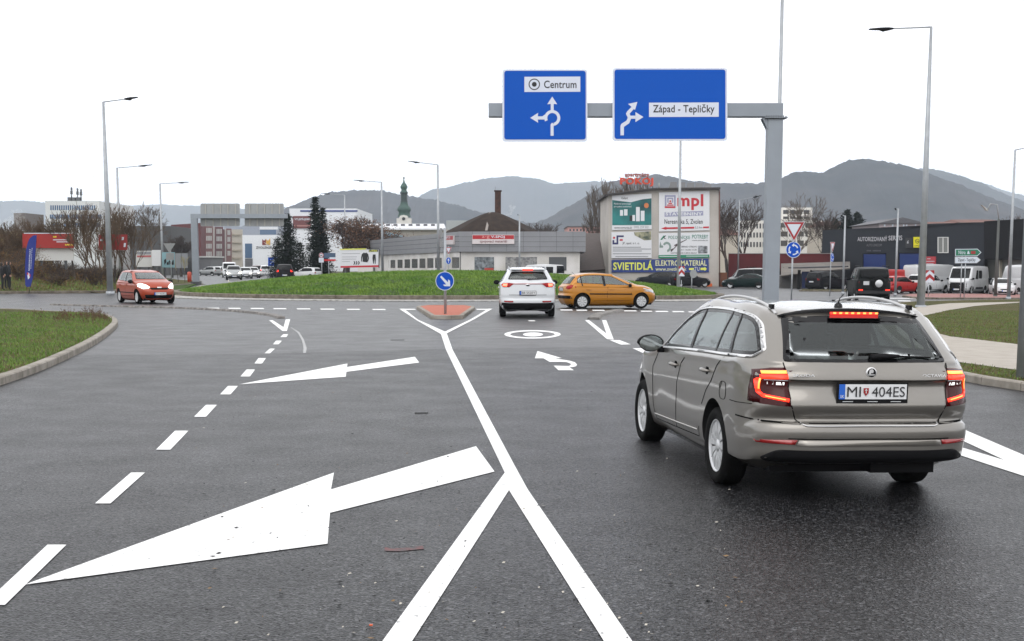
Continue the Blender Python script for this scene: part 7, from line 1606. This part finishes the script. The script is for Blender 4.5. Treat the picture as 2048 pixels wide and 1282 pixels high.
# left billboards and banners standing on the bank
def board(name, label, x0, y0, x1, y1, Y, m, legs=True, zfoot=1.2, deco=None, cat='billboard', group='billboards on the left bank'):
    Wd = front(Y, (x0 + x1) / 2); c = Wd.hit((x0 + x1) / 2, y1); c.z = zfoot; T = mk(name, label, cat, c, group); mb = MB(); mb.use(m); wrect(mb, Wd, x0, y0, x1, y1, .1, .12); mb.build('panel', parent=T)
    if legs:
        for x in (x0 + (x1 - x0) * .2, x0 + (x1 - x0) * .8): mb = MB(); mb.use(DSTEEL); p = Wd.hit(x, y1 - 1); mb.box((p.x, Y + .1, (p.z + zfoot) / 2 - .3), (.15, .15, p.z - zfoot + .6)); mb.build('leg', parent=T)
    if deco: deco(T, Wd)
    return T
RB = mat('banner_red', (.33, .016, .012), .6, color2=(.30, .015, .012), scale=1)
board('banner_board', 'long bright red banner with yellow bits behind the blue flag', 45, 467, 147, 496, 97.5, RB, False, deco=lambda T, Wd: [shape(T, 'yellow_print', mat('print_yellow', (.72, .5, .03), .5), Wd, [(x, y), (x + l_, y), (x + l_, y + 3), (x, y + 3)], .12) for x, y, l_ in ((106, 472, 7), (130, 488, 16))] + [shape(T, 'white_print', SIGNWHITE, Wd, [(x, y), (x + l_, y), (x + l_, y + 1.5), (x, y + 1.5)], .12) for x, y, l_ in ((106, 479, 32), (113, 483, 26), (48, 465.8, 97))])
board('banner_board', 'darker red banner with white marks right of the bright red one', 197, 469, 254, 500, 103, mat('banner_darkred', (.26, .02, .018), .6), False, deco=lambda T, Wd: [shape(T, 'white_print', SIGNWHITE, Wd, [(x, y), (x + 4, y), (x + 3, y + h_), (x - 1, y + h_)], .12) for x, y, h_ in ((201, 478, 4), (214, 480, 3), (244, 474, 6), (248, 486, 8))])
board('billboard', 'white panel half hidden by shrubs under the bright red banner', 66, 496.5, 147, 521, 97.8, mat('panel_white', (.60, .60, .58), .6), True)
board('billboard', 'white billboard with grey and red lines of print on the green bank', 272, 501.5, 303.5, 534, 118, mat('panel_white', (.60, .60, .58), .6), True, deco=lambda T, Wd: [shape(T, 'print', m_, Wd, [(274, y), (302, y - .4), (302, y + h_ - .4), (274, y + h_)], .12) for y, h_, m_ in ((503.5, 5.5, GT_), (511, 3.6, mat('print_red', (.45, .12, .12), .6)))])
board('billboard', 'blank white billboard just right of the printed one', 303.6, 500, 321, 532, 117.6, ADW, True)
board('billboard', 'pale blue board with black scrawls behind the third lamp', 324, 504.5, 349, 535, 119, mat('paleblue_board', (.22, .38, .42), .6), True, deco=lambda T, Wd: [shape(T, 'scrawl', INK, Wd, [(328 + 5 * i, 520 + (i % 2) * 6), (332 + 5 * i, 517 + (i % 3) * 5), (333 + 5 * i, 524 + (i % 2) * 5), (329 + 5 * i, 530)], .12) for i in range(4)])
for i in range(2): board('container', ('left', 'right')[i] + ' grey metal container behind the far gantry post', 350 + 13 * i, 506.5, 362 + 13 * i, 536, 150, mat('container_grey', (.20, .21, .22), .6), False, cat='container', group='grey containers')
# billboard with the black shirt
YL_ = 128; Wl = front(YL_, 718); T = mk('billboard', 'white billboard with a black shirt and leggings behind the mound', 'billboard', (Wl.hit(718, 529).x, YL_, 0))
mb = MB(); mb.use(ADW); wpoly(mb, Wl, [(680.5, 499.5), (757, 498), (757, 534.5), (681.5, 535.8)], .1, .12); mb.build('panel', parent=T)
mb = MB(); mb.use(BLACK); wpoly(mb, Wl, [(735, 497.6), (758.5, 497.2), (758.5, 535.4), (757.2, 535.6), (757.2, 498.4), (735, 498.8)], .12, .15); mb.build('frame', parent=T)
shape(T, 'yellow_bar', YL, Wl, [(680, 497.8), (732, 496.8), (732, 499), (680, 500)], .14, .1); shape(T, 'red_strip', ADR, Wl, [(681, 532), (757, 530.3), (757, 534), (681, 535.6)], .11)
c6 = lambda x, y: (540 + x / 8.533, 440 + y / 8.533)
shape(T, 'shirt', INK, Wl, [c6(*p) for p in ((1600, 556), (1618, 562), (1636, 562), (1650, 556), (1676, 585), (1690, 655), (1672, 708), (1664, 700), (1670, 650), (1664, 620), (1664, 722), (1580, 712), (1580, 620), (1570, 660), (1566, 712), (1552, 706), (1554, 640), (1568, 580))], .12)
shape(T, 'leggings', INK, Wl, [c6(*p) for p in ((1755, 588), (1802, 588), (1806, 680), (1800, 750), (1790, 750), (1782, 650), (1772, 745), (1760, 745), (1748, 650))], .12)
for i in range(3): x = 1425 + 38 * i; shape(T, 'chevron', INK, Wl, [c6(*p) for p in ((x, 702), (x + 18, 702), (x + 32, 732), (x + 14, 762), (x - 4, 762), (x + 12, 732))], .12)
shape(T, 'name_box', INK, Wl, [(737.5, 499.5), (756, 499), (756, 503.5), (737.5, 504)], .115); word(T, Wl, 'LITEX', 739, 500, 754.5, 503.4, .12, YL, .02)
for y, x1 in ((507, 720), (513.5, 714), (518, 712), (523, 700)): shape(T, 'small_print', GT_, Wl, [(684, y), (x1, y - .3), (x1, y + .5), (684, y + .8)], .115)
for x in (690, 748): mb = MB(); mb.use(DSTEEL); p = Wl.hit(x, 535); mb.box((p.x, YL_ + .1, p.z / 2 - .1), (.15, .15, p.z + .3)); mb.build('leg', parent=T)
# ------------------------------------------------------------------ trees and shrubs
BARK = mat('bark_grey_brown', (.060, .048, .040), .9, color2=(.035, .029, .025), scale=4); TWIG = mat('twigs_brown', (.060, .042, .034), .9); TWIGP = mat('twigs_pale', (.13, .105, .085), .9)
NEED = mat('conifer_needles', (.004, .008, .005), .95, spec=.1, color2=(.009, .017, .008), scale=.7); LEAFB = mat('withered_leaves', (.16, .075, .035), .85, color2=(.10, .05, .028), scale=.6); SHR = mat('shrub_twigs', (.12, .075, .045), .9, color2=(.075, .055, .035), scale=.5); SHL = mat('shrub_dry_leaves', (.19, .090, .038), .9, color2=(.11, .085, .030), scale=.7)
def bare_tree(name, label, seed, H, base, spread=.45, trunk_h=.25, r0=.16, depth=5, mt=None, leaf=None, nleaf=0, lsize=.12, up=.25, group='bare trees', lean=0, multi=1, nb=3, cat='tree', jit=.45, lsd=.18, wide=1.0):
    R = random.Random(seed); T = thing(name, label, cat, base, group=group); tr = MB(); cr = MB(); tips = []
    rm = max(.010, base[1] * .00011)
    def tube(mb, p, q, a, b, n): 
        mb.cyl(p, q, a, b, n, False)
    def grow(p, d, L, r, lv):
        segs = 3 if lv < 2 else 2; q = p
        for k in range(segs):
            d2 = (d + Vector((R.gauss(0, jit * .35), R.gauss(0, jit * .35), R.gauss(0, .08) + up * .12))).normalized(); q2 = q + d2 * (L / segs); ra = r * (1 - .38 * k / segs); rb = r * (1 - .38 * (k + 1) / segs)
            tube(cr, q, q2, max(ra, rm * 1.2), max(rb, rm), 5 if lv < 2 else 3); 
            if lv < depth:
                for _ in range(1 if k < segs - 1 else nb):
                    ax = Vector((R.gauss(0, 1), R.gauss(0, 1), R.gauss(0, .5))).normalized(); nd = (d2 + ax * R.uniform(.45, 1.0) * (spread * 1.6) + Vector((0, 0, up * .4))).normalized()
                    grow(q2, nd, L * R.uniform(.58, .80), rb * R.uniform(.5, .72), lv + 1)
            else: tips.append(q2)
            q, d = q2, d2
    for m_ in range(multi):
        d = Vector((R.gauss(lean, .10 + .2 * (multi > 1)), R.gauss(0, .10 + .2 * (multi > 1)), 1)).normalized(); p = Vector((R.uniform(-.2, .2) * (multi > 1), 0, 0)); th = H * trunk_h; q = p + d * th
        tube(tr, p - Vector((0, 0, .15)), p + d * th * .5, r0 * 1.2, r0, 7); tube(tr, p + d * th * .5, q, r0, r0 * .85, 7)
        for _ in range(nb + 1): grow(q, (d + Vector((R.gauss(0, .5), R.gauss(0, .5), R.uniform(-.1, .3))) * spread * 1.3).normalized(), H * .26, r0 * .6, 1)
    if leaf:
        lf = MB()
        for _ in range(nleaf):
            t = R.choice(tips); c = t + Vector((R.gauss(0, lsd), R.gauss(0, lsd), R.gauss(0, lsd * .8))); a = Vector((R.gauss(0, 1), R.gauss(0, 1), R.gauss(0, 1))).normalized() * lsize; b = Vector((R.gauss(0, 1), R.gauss(0, 1), R.gauss(0, 1))).normalized() * lsize * .7
            lf.add([c, c + a, c + a * .4 + b], [(0, 1, 2)])
        zt = max(v.z for v in lf.v + cr.v)
    else: zt = max(v.z for v in cr.v)
    k = H / zt
    for mb in (tr, cr) + ((lf,) if leaf else ()): mb.v = [Vector((v.x * k * wide, v.y * k * wide, v.z * k)) for v in mb.v]
    tr.build('trunk', BARK, T, local=True, smooth=True); cr.build('crown', mt or TWIG, T, local=True, smooth=True)
    if leaf: lf.build('foliage', leaf, T, local=True)
    return T
def conifer(name, label, seed, H, base, rad, bare=.06, n=26, group='conifers', top_gap=0.0, lean=0):
    R = random.Random(seed); T = thing(name, label, 'tree', base, group=group); tr = MB(); tr.cyl((0, 0, -.2), (lean * H, 0, H * .97), H * .022, .03, 7); tr.build('trunk', BARK, T, local=True, smooth=True); f = MB()
    lay = int(H * 3.4)
    for i in range(lay):
        t = bare + (1 - bare) * i / lay; z = t * H; rr = rad * (1 - t) ** .72 * (1 + .25 * sin(i * 1.7 + seed)) + .12
        for k in range(max(5, int(n * (1 - t * .6)))):
            a = R.uniform(0, 2 * pi); L_b = rr * R.uniform(.45, 1.12); c0 = Vector((lean * z, 0, z)); d = Vector((cos(a), sin(a), R.uniform(-.35, .15)))
            m_ = max(2, int(L_b / .35))
            for j in range(m_):
                c = c0 + d * (L_b * (j + 1) / m_) + Vector((0, 0, -.10 * (j / m_) * L_b)); s_ = (.16 + .30 * (1 - j / m_)) * R.uniform(.7, 1.3) * (.55 + .05 * H)
                for _ in range(3):
                    u = Vector((R.gauss(0, 1), R.gauss(0, 1), R.gauss(-.2, .45))).normalized() * s_; v = Vector((R.gauss(0, 1), R.gauss(0, 1), R.gauss(0, .4))).normalized() * s_ * .45; f.add([c - v * .5, c + u, c + v * .5], [(0, 1, 2)])
    f.build('foliage', NEED, T, local=True); return T
def on(x, Y, z=None): p = D(x, 529, Y); return Vector((p.x, Y, gz(p.x, Y) if z is None else z))
def Hpx(y, x, Y, z0): return D(x, y, Y).z - z0
def bt(label, x, ytop, Y, seed, z0=None, **k):
    b = on(x, Y, z0); return bare_tree(k.pop('name', 'bare_tree'), label, seed, Hpx(ytop, x, Y, b.z), b, **k)
bt('round bare tree standing alone beside the third lamp', 305, 402, 180, 3, 1.0, spread=.55, trunk_h=.26, depth=6, nb=2, mt=TWIGP, r0=.22)
bt('tall narrow bare poplar left of the advertising building', 1232, 350, 175, 5, spread=.20, up=.9, trunk_h=.12, depth=6, nb=2, mt=TWIGP, r0=.25, multi=3)
bt('lower bare poplar farther left of the advertising building', 1200, 388, 180, 6, spread=.26, up=.8, trunk_h=.12, depth=6, nb=2, mt=TWIGP, r0=.22)
bt('dark bare tree close to the corner of the advertising building', 1458, 394, 170, 11, spread=.42, trunk_h=.30, depth=6, nb=2, r0=.24)
bt('dark bare tree with spreading boughs just left of the gantry post', 1492, 390, 168, 12, spread=.50, trunk_h=.30, depth=6, nb=2, r0=.24)
bt('bushy bare tree high behind the give way triangle', 1597, 383, 180, 13, spread=.50, trunk_h=.28, depth=6, nb=2, mt=TWIGP, r0=.22)
bt('dark bare tree right of the give way triangle', 1637, 418, 168, 14, spread=.42, trunk_h=.40, depth=6, nb=2, r0=.18)
bt('brown leafed broad tree behind the shirt billboard', 690, 428, 172, 21, name='leafy_tree', spread=.62, trunk_h=.18, depth=5, nb=3, leaf=LEAFB, nleaf=6500, lsize=.15, r0=.26, lsd=.40, wide=1.7, group='trees behind the mound')
bt('small dark bare tree right of the lamp at the grey hall', 1062, 443, 260, 23, spread=.7, trunk_h=.2, depth=5, nb=3, r0=.22)
bt('small dark bare tree farther right behind the grey hall', 1092, 445, 270, 24, spread=.8, trunk_h=.2, depth=5, nb=3, r0=.22)
bt('bare brown trees beyond the white factory block', 732, 428, 330, 25, spread=.7, trunk_h=.2, depth=5, nb=3, r0=.3)
bt('bare tree at the foot of the dark red brick block', 362, 470, 200, 26, 0, spread=.5, trunk_h=.25, depth=5, nb=3, r0=.18)
bt('young bare tree behind the far right houses', 2040, 425, 260, 27, spread=.7, trunk_h=.2, depth=5, nb=3, r0=.22)
b = on(633, 170); conifer('conifer', 'tall dark conifer with two tips behind the mound', 1, Hpx(391, 633, 170, b.z), b, 1.95, n=34, group='dark conifers')
b = on(626, 171); b.x += 1.3; conifer('conifer', 'dark conifer leaning on the right of the tallest one', 5, Hpx(412, 645, 170, b.z), b, 1.6, n=32, group='dark conifers')
b = on(577, 172); conifer('conifer', 'broad dark conifer behind the right panel of the far gantry', 2, Hpx(424, 577, 172, b.z), b, 2.7, n=40, group='dark conifers')
b = on(556, 178); conifer('conifer', 'lower dark conifer behind the swan neck lamps', 3, Hpx(474, 556, 178, b.z), b, 2.0, n=34, group='dark conifers')
b = on(600, 168); conifer('conifer', 'low dark conifer filling the gap between the two tall ones', 4, Hpx(482, 600, 168, b.z), b, 2.0, n=34, group='dark conifers')
for i, (x, yt, r, lb) in enumerate(((1692, 418, 3.0, 'left'), (1712, 424, 2.8, 'right'), (1668, 436, 2.2, 'small'))):
    b = on(x, 230, -1); conifer('pine', lb + ' dark pine crown showing over the left end of the workshop', 31 + i, Hpx(yt, x, 230, -1), b, r * 1.9, .25, n=46, group='dark pines over the workshop')
# evergreen shrubs by the red wall
def bush(label, x, Y, w_, h_, seed, m, z0=None, n=2600, ls=.13, name='shrub', group=None, twigs=60):
    R = random.Random(seed); b = on(x, Y, z0); T = thing(name, label, 'shrub', b, group=group); st = MB()
    for _ in range(twigs):
        a = R.uniform(0, 2 * pi); q = Vector((cos(a) * w_ * R.uniform(.2, .95), sin(a) * w_ * .6 * R.uniform(.2, .9), h_ * R.uniform(.6, 1.1))); mid = q * .5 + Vector((R.gauss(0, .1), R.gauss(0, .1), .15 * h_)); st.cyl((R.uniform(-.1, .1), 0, -.1), mid, .022, .014, 3, False); st.cyl(mid, q, .014, .005, 3, False)
        for _ in range(5): e = mid.lerp(q, R.random()); st.cyl(e, e + Vector((R.gauss(0, .22), R.gauss(0, .22), R.uniform(.05, .4))), .008, .003, 3, False)
    st.build('stems', TWIG if m is not NEED else BARK, T, local=True); f = MB()
    for _ in range(n):
        a = R.uniform(0, 2 * pi); e = R.random() ** .5; z = R.random(); rr = w_ * e * (1 - .6 * abs(z - .45) ** 1.5) * (1 + .2 * sin(3 * a + seed)); c = Vector((cos(a) * rr, sin(a) * rr * .6, z * h_ * (1 + .12 * sin(5 * a)))); u = Vector((R.gauss(0, 1), R.gauss(0, 1), R.gauss(0, 1))).normalized() * ls; v = Vector((R.gauss(0, 1), R.gauss(0, 1), R.gauss(0, 1))).normalized() * ls * .6; f.add([c, c + u, c + u * .4 + v], [(0, 1, 2)])
    f.build('foliage', m, T, local=True); return T
bush('dark evergreen shrub before the red wall left of the gantry post', 1512, 143, 1.5, 1.9, 1, NEED, n=3500); bush('dark evergreen shrub before the red wall right of the gantry post', 1562, 143, 1.0, 1.8, 2, NEED, n=2500)
# brown shrubbery and saplings on the left bank
RS = random.Random(91)
def zb(x, Y): p = D(x, 529, Y); return bank_h(p.x, Y)
place = ['behind the blue flag', 'left of the blue flag', 'right of the blue flag', 'under the red banner', 'at the left edge of the photo', 'left of the tall lamp', 'behind the two people', 'below the white panel', 'between the red banners', 'near the bright hatchback', 'at the top of the bank', 'at the foot of the bank']
cols = [(4, 96), (28, 99), (52, 95), (78, 97), (100, 101), (122, 96), (18, 106), (92, 107), (140, 106), (160, 101), (176, 108), (202, 104), (112, 90), (36, 90), (132, 112), (60, 112), (186, 93), (232, 112)]
adj = ['low', 'tangled', 'rusty brown', 'thin', 'dense', 'leafless']
for i, (x, Y) in enumerate(cols):
    b = on(x, Y, zb(x, Y)); sz = RS.uniform(.9, 1.7); thin = x > 120
    bush('%s brown shrub %s' % (adj[i % 6], place[i % 12]) if i < 12 else '%s shrub of dry twigs %s' % (adj[(i + 2) % 6], place[(i * 5 + 1) % 12]), x, Y, sz, (RS.uniform(1.3, 2.4) if x < 66 else RS.uniform(.6, 1.2)) * (.55 if Y < 91 else 1), 50 + i, SHL, b.z, n=700 if x > 66 else 1900, ls=.085, name='brown_shrub', group='brown shrubs on the left bank', twigs=55)
saps = [(12, 100, 455, 3), (45, 103, 440, 3), (72, 100, 428, 2), (96, 104, 436, 2), (118, 101, 462, 2), (150, 98, 420, 1), (168, 96, 440, 1), (190, 100, 402, 2), (214, 106, 398, 2), (240, 110, 408, 2), (262, 112, 425, 2), (135, 108, 440, 1), (30, 110, 462, 2), (201, 94, 478, 1), (0, 104, 470, 2), (84, 112, 450, 1), (228, 103, 436, 1)]
where = ['at the far left edge', 'left above the blue flag', 'right of the blue flag', 'before the bright red banner', 'at the right end of the bright red banner', 'forking low left of the tall lamp', 'with a dark stem left of the tall lamp', 'tall and left of the tall lamp', 'crossing behind the tall lamp', 'between the first and second lamps', 'right of the second lamp', 'over the white panel', 'behind the left shrubs', 'small before the dark red banner', 'cut by the left edge', 'behind the blue windows row', 'beside the second lamp']
for i, (x, Y, yt, mu) in enumerate(saps):
    z0 = zb(x, Y); bt('bare brown sapling ' + where[i], x, yt, Y, 200 + i, z0, spread=.42, up=.55, trunk_h=.16 if mu > 1 else .30, depth=5, nb=2, r0=.055 if mu > 1 else .08, multi=mu, mt=SHR, group='bare saplings on the left bank', leaf=SHL if i % 2 == 0 else None, nleaf=900, lsize=.06, name='bare_sapling')
# young staked trees beside the far gantry
for x, lb in ((357, 'left'), (369, 'right')): bt(lb + ' young tree with a pale stake before the far gantry', x, 512, 124, 300 + x, 0, spread=.4, trunk_h=.5, depth=3, nb=2, r0=.03, mt=mat('young_tree_pale', (.30, .27, .15), .8), group='young staked trees', name='young_tree')
# rough grass on the bank
sp = []
for _ in range(26000):
    x = RS.uniform(-55, -25.5); y = RS.uniform(76, 112)
    if bank_h(x, y) > .14: sp.append((x, y))
blades('dry_grass', sp[::2], .08, .30, BL_B, .03, zf=lambda x, y: bank_h(x, y)); blades('grass', sp[1::4], .08, .22, MATS['mound_grass_blade'], .03, zf=lambda x, y: bank_h(x, y))

# ------------------------------------------------------------------ beach flag and two people
YFg = 82; Wf = front(YFg, 62); b = Wf.hit(56, 580); b.z = zb(56, YFg); T = thing('beach_flag', 'tall blue feather flag with white lettering on the left verge', 'flag', b)
fl = [(53.5, 574), (50.5, 570), (50, 535), (52, 500), (55.5, 485), (59, 477), (66.5, 470.7), (73, 470.5), (71, 500), (68, 530), (65.5, 556), (61, 573)]
shape(T, 'cloth', mat('flag_blue', (.012, .025, .20), .7), Wf, fl, .0, .03)
mb = MB(); mb.use(BLACK); mb.tube([b, Wf.hit(60, 575, -.05), Wf.hit(65.5, 556, -.05), Wf.hit(69, 525, -.05), Wf.hit(72.5, 482, -.05), Wf.hit(73, 470, -.05)], .018, 6); mb.build('pole', parent=T)
def vword(s, x0, y0, x1, y1):      # reads upwards
    o = Wf.hit(x1, y1, .012); u = Wf.hit(x0, y1, .012) - o; r = Wf.hit(x1 + 2.5, y0, .012) - o; mb = MB(); mb.use(SIGNWHITE); text(mb, s, o, r.normalized(), u.normalized(), r.length, u.length, .02); mb.build('lettering', parent=T)
vword('BANSKOBYSTRICKÝ', 56, 498, 59.3, 541); vword('SAMOSPRÁVNY KRAJ', 60.6, 496, 62.6, 538)
shape(T, 'emblem', SIGNWHITE, Wf, [(54.5, 547), (57, 545), (60, 549), (59, 556), (56, 559), (55, 553)], .012); shape(T, 'emblem', RED, Wf, [(54.3, 545), (57, 546), (56, 550), (54, 549)], .014); shape(T, 'emblem', RED, Wf, [(59, 547), (60.8, 550), (60, 555), (58.6, 552)], .014)
CLOTH = mat('black_coat', (.010, .010, .012), .85, bump=.2, bscale=30); SKIN = mat('skin', (.42, .24, .17), .6); HAIR = mat('dark_hair', (.018, .013, .010), .7)
def person(label, x, Y, rz, h=1.76, arms=((.16, .10), (.10, .16)), lean=0.0):
    k = h / 1.76; b = on(x, Y, zb(x, Y))
    J = [(0, 0, .95), (0, .0, 1.12), (0, .0, 1.30), (0, 0, 1.44), (0, .01, 1.52), (0, .02, 1.60), (0, .02, 1.70),
         (-.10, 0, .90), (-.11, .02, .50), (-.11, 0, .10), (-.12, .13, .04), (.10, 0, .90), (.12, .0, .50), (.12, -.02, .10), (.13, .11, .04),
         (-.19, 0, 1.40), (-.25, -.01, 1.13), (-.22, arms[0][0] * .5, .93), (.19, 0, 1.40), (.25, -.01, 1.13), (.22, arms[1][0] * .5, .93)]
    E_ = [(0, 1), (1, 2), (2, 3), (3, 4), (4, 5), (5, 6), (0, 7), (7, 8), (8, 9), (9, 10), (0, 11), (11, 12), (12, 13), (13, 14), (3, 15), (15, 16), (16, 17), (3, 18), (18, 19), (19, 20)]
    Rr = [(.17, .13), (.17, .13), (.19, .13), (.17, .11), .055, .085, .085, .10, .075, .055, .045, .10, .075, .055, .045, .085, .065, .045, .085, .065, .045]
    o = person_skin('person', label, 'person', [tuple(c * k for c in j) for j in J], E_, [tuple(c * k for c in r) if isinstance(r, tuple) else r * k for r in Rr], CLOTH, b, rz)
    hd = MB(); hd.use(SKIN); hd.lathe([(.002, -.12), (.045, -.11), (.070, -.07), (.080, -.01), (.080, .04), (.06, .09), (.002, .11)], (0, .035, 1.635), 14); hd.box((0, .118, 1.625), (.022, .03, .04)); hd.use(INK); hd.box((-.028, .108, 1.65), (.02, .012, .008)); hd.box((.028, .108, 1.65), (.02, .012, .008)); hd.v = [v * k for v in hd.v]; hd.build('face', parent=o, local=True, smooth=True)
    hr = MB(); hr.use(HAIR); hr.lathe([(.088, -.06), (.094, .0), (.092, .06), (.070, .11), (.002, .135)], (0, .012, 1.635), 14); hr.v = [v * k for v in hr.v]; hr.build('hair', parent=o, local=True, smooth=True)
    for sg in (-1, 1):
        hn = MB(); hn.use(SKIN); c = Vector((sg * .22, (arms[0] if sg < 0 else arms[1])[0] * .5 + .01, .90)); hn.box(c, (.035, .075, .09), None, .8)
        for f_ in range(4): hn.cyl(c + Vector((0, -.028 + .019 * f_, -.04)), c + Vector((-sg * .015, -.024 + .019 * f_, -.10 + .008 * abs(f_ - 1.5))), .009, .007, 5)
        hn.cyl(c + Vector((0, .035, .01)), c + Vector((-sg * .01, .06, -.045)), .010, .008, 5); hn.v = [v * k for v in hn.v]; hn.build('hand', parent=o, local=True)
    return o
person('person in a black coat standing at the left edge with head turned right', 17.5, 84.2, radians(-70), 1.78)
person('person in black clothes cut by the left edge of the photo', 3, 84.0, radians(-60), 1.72)
person('person in a dark jacket standing half behind the first one', 12, 85.2, radians(-110), 1.70)

# ------------------------------------------------------------------ hills, steam, haze
HILLM = ramp_mat('forest_hillside_haze_tint', [(.35, (.040, .048, .060)), (.5, (.058, .066, .080)), (.65, (.082, .084, .094))], .02, .95, .1, .004, [(.35, (.04, .05, .055)), (.6, (.085, .082, .085))])  # bluish forest colour, with some of the distance haze painted into it
def hill(name, prof, Yc, depth, seed, rough=1.0, m=None, x_lo=None, x_hi=None):
    R = random.Random(seed); n = 260; x0 = prof[0][0]; x1 = prof[-1][0]; vs = []; fs = []; rows = 16
    ph = [R.uniform(0, 6) for _ in range(8)]
    for i in range(n + 1):
        x = x0 + (x1 - x0) * i / n; k = max(0, min(len(prof) - 2, next((j for j in range(len(prof) - 1) if prof[j + 1][0] >= x), len(prof) - 2)))
        t = (x - prof[k][0]) / (prof[k + 1][0] - prof[k][0]); p0 = prof[max(0, k - 1)][1]; p1 = prof[k][1]; p2 = prof[k + 1][1]; p3 = prof[min(len(prof) - 1, k + 2)][1]; y = .5 * (2 * p1 + (p2 - p0) * t + (2 * p0 - 5 * p1 + 4 * p2 - p3) * t * t + (3 * p1 - p0 - 3 * p2 + p3) * t ** 3)
        zc = D(x, y, Yc).z; X = D(x, 529, Yc).x
        for j in range(rows + 1):
            v = j / rows
            if v <= .6: u = v / .6; Y = Yc - depth * (1 - u); z = zc * (u ** 1.25 if u < 1 else 1); X_ = X * (Y / Yc) ** .5
            else: u = (v - .6) / .4; Y = Yc + depth * .8 * u; z = zc * (1 - u * u) ; X_ = X
            s_ = min(Yc, 3000) * .00036 * rough
            z += s_ * (sin(i * .13 + j * .5 + ph[0]) * 1.6 * (v < .6) + R.gauss(0, .9) + sin(i * .41 + ph[1] + j)) * (1 if .1 < v < .95 else 0)
            z += -s_ * 4 * (v > .05) * (v < .5) * max(0, sin(i * .09 + ph[2] + j * .2))
            vs.append((X_, Y, z if j else -1.9))
    for i in range(n):
        for j in range(rows): a = i * (rows + 1) + j; fs.append((a, a + rows + 1, a + rows + 2, a + 1))
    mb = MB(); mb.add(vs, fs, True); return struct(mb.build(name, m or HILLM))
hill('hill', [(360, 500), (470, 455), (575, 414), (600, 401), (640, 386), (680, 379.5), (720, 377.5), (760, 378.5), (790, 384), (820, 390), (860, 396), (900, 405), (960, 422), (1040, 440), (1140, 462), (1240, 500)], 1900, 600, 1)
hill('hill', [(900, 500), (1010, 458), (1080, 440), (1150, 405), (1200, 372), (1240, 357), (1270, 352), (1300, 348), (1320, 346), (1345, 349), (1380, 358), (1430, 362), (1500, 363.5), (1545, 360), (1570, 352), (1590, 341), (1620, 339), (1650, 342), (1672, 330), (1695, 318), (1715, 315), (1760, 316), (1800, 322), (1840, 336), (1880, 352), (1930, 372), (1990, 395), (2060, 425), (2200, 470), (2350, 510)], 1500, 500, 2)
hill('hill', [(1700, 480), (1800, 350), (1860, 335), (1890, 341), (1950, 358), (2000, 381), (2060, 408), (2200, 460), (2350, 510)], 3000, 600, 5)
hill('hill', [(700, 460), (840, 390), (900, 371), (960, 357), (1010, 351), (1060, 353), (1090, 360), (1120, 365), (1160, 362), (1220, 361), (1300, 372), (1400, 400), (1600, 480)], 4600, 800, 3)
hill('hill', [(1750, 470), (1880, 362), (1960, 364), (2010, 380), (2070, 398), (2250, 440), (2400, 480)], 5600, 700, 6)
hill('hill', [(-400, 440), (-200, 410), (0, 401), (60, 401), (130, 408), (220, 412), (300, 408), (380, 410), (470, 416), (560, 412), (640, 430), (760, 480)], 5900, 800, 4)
# steam
def steam(name, label, pts, Y, m):
    mb = MB(); R = random.Random(5)
    P3 = [(x + R.gauss(0, r * .55), y + R.gauss(0, r * .45), r * R.uniform(.35, .7)) for x, y, r in pts for _ in range(7)]
    for x, y, r in P3:
        c = D(x, y, Y); rr = r / 2700 * Y; mb.lathe([(rr * sin(pi * t / 8) * R.uniform(.9, 1.1) + .001, -rr * cos(pi * t / 8)) for t in range(9)], c, 12)
    o = mb.build(name, m); o['kind'] = 'stuff'; o['label'] = label; return o
sm = bpy.data.materials.new('steam'); sm.use_nodes = True; t = sm.node_tree; t.nodes.clear(); so_ = t.nodes.new('ShaderNodeOutputMaterial'); pv = t.nodes.new('ShaderNodeVolumePrincipled'); pv.inputs['Color'].default_value = (1, 1, 1, 1); pv.inputs['Density'].default_value = .22; t.links.new(pv.outputs[0], so_.inputs['Volume'])
steam('steam', 'white steam cloud drifting at the far left', [(2, 452, 16), (14, 444, 14), (25, 432, 11), (34, 424, 7), (8, 462, 14), (32, 448, 10), (-14, 458, 20), (46, 438, 5)], 230, sm)
steam('steam', 'small wisp of white smoke right of the brick chimney', [(1024, 415, 5), (1020, 422, 5), (1014, 428, 4), (1009, 431, 3)], 520, sm)
hz = bpy.data.materials.new('haze_air'); hz.use_nodes = True; t = hz.node_tree; t.nodes.clear(); so_ = t.nodes.new('ShaderNodeOutputMaterial'); pv = t.nodes.new('ShaderNodeVolumePrincipled'); pv.inputs['Color'].default_value = (.80, .89, 1, 1); pv.inputs['Density'].default_value = HAZE; t.links.new(pv.outputs[0], so_.inputs['Volume'])
mb = MB(); mb.box((0, 3300, 228.4), (8400, 7400, 463)); o = mb.build('haze', hz); o['kind'] = 'stuff'; o['label'] = 'thin pale winter haze'
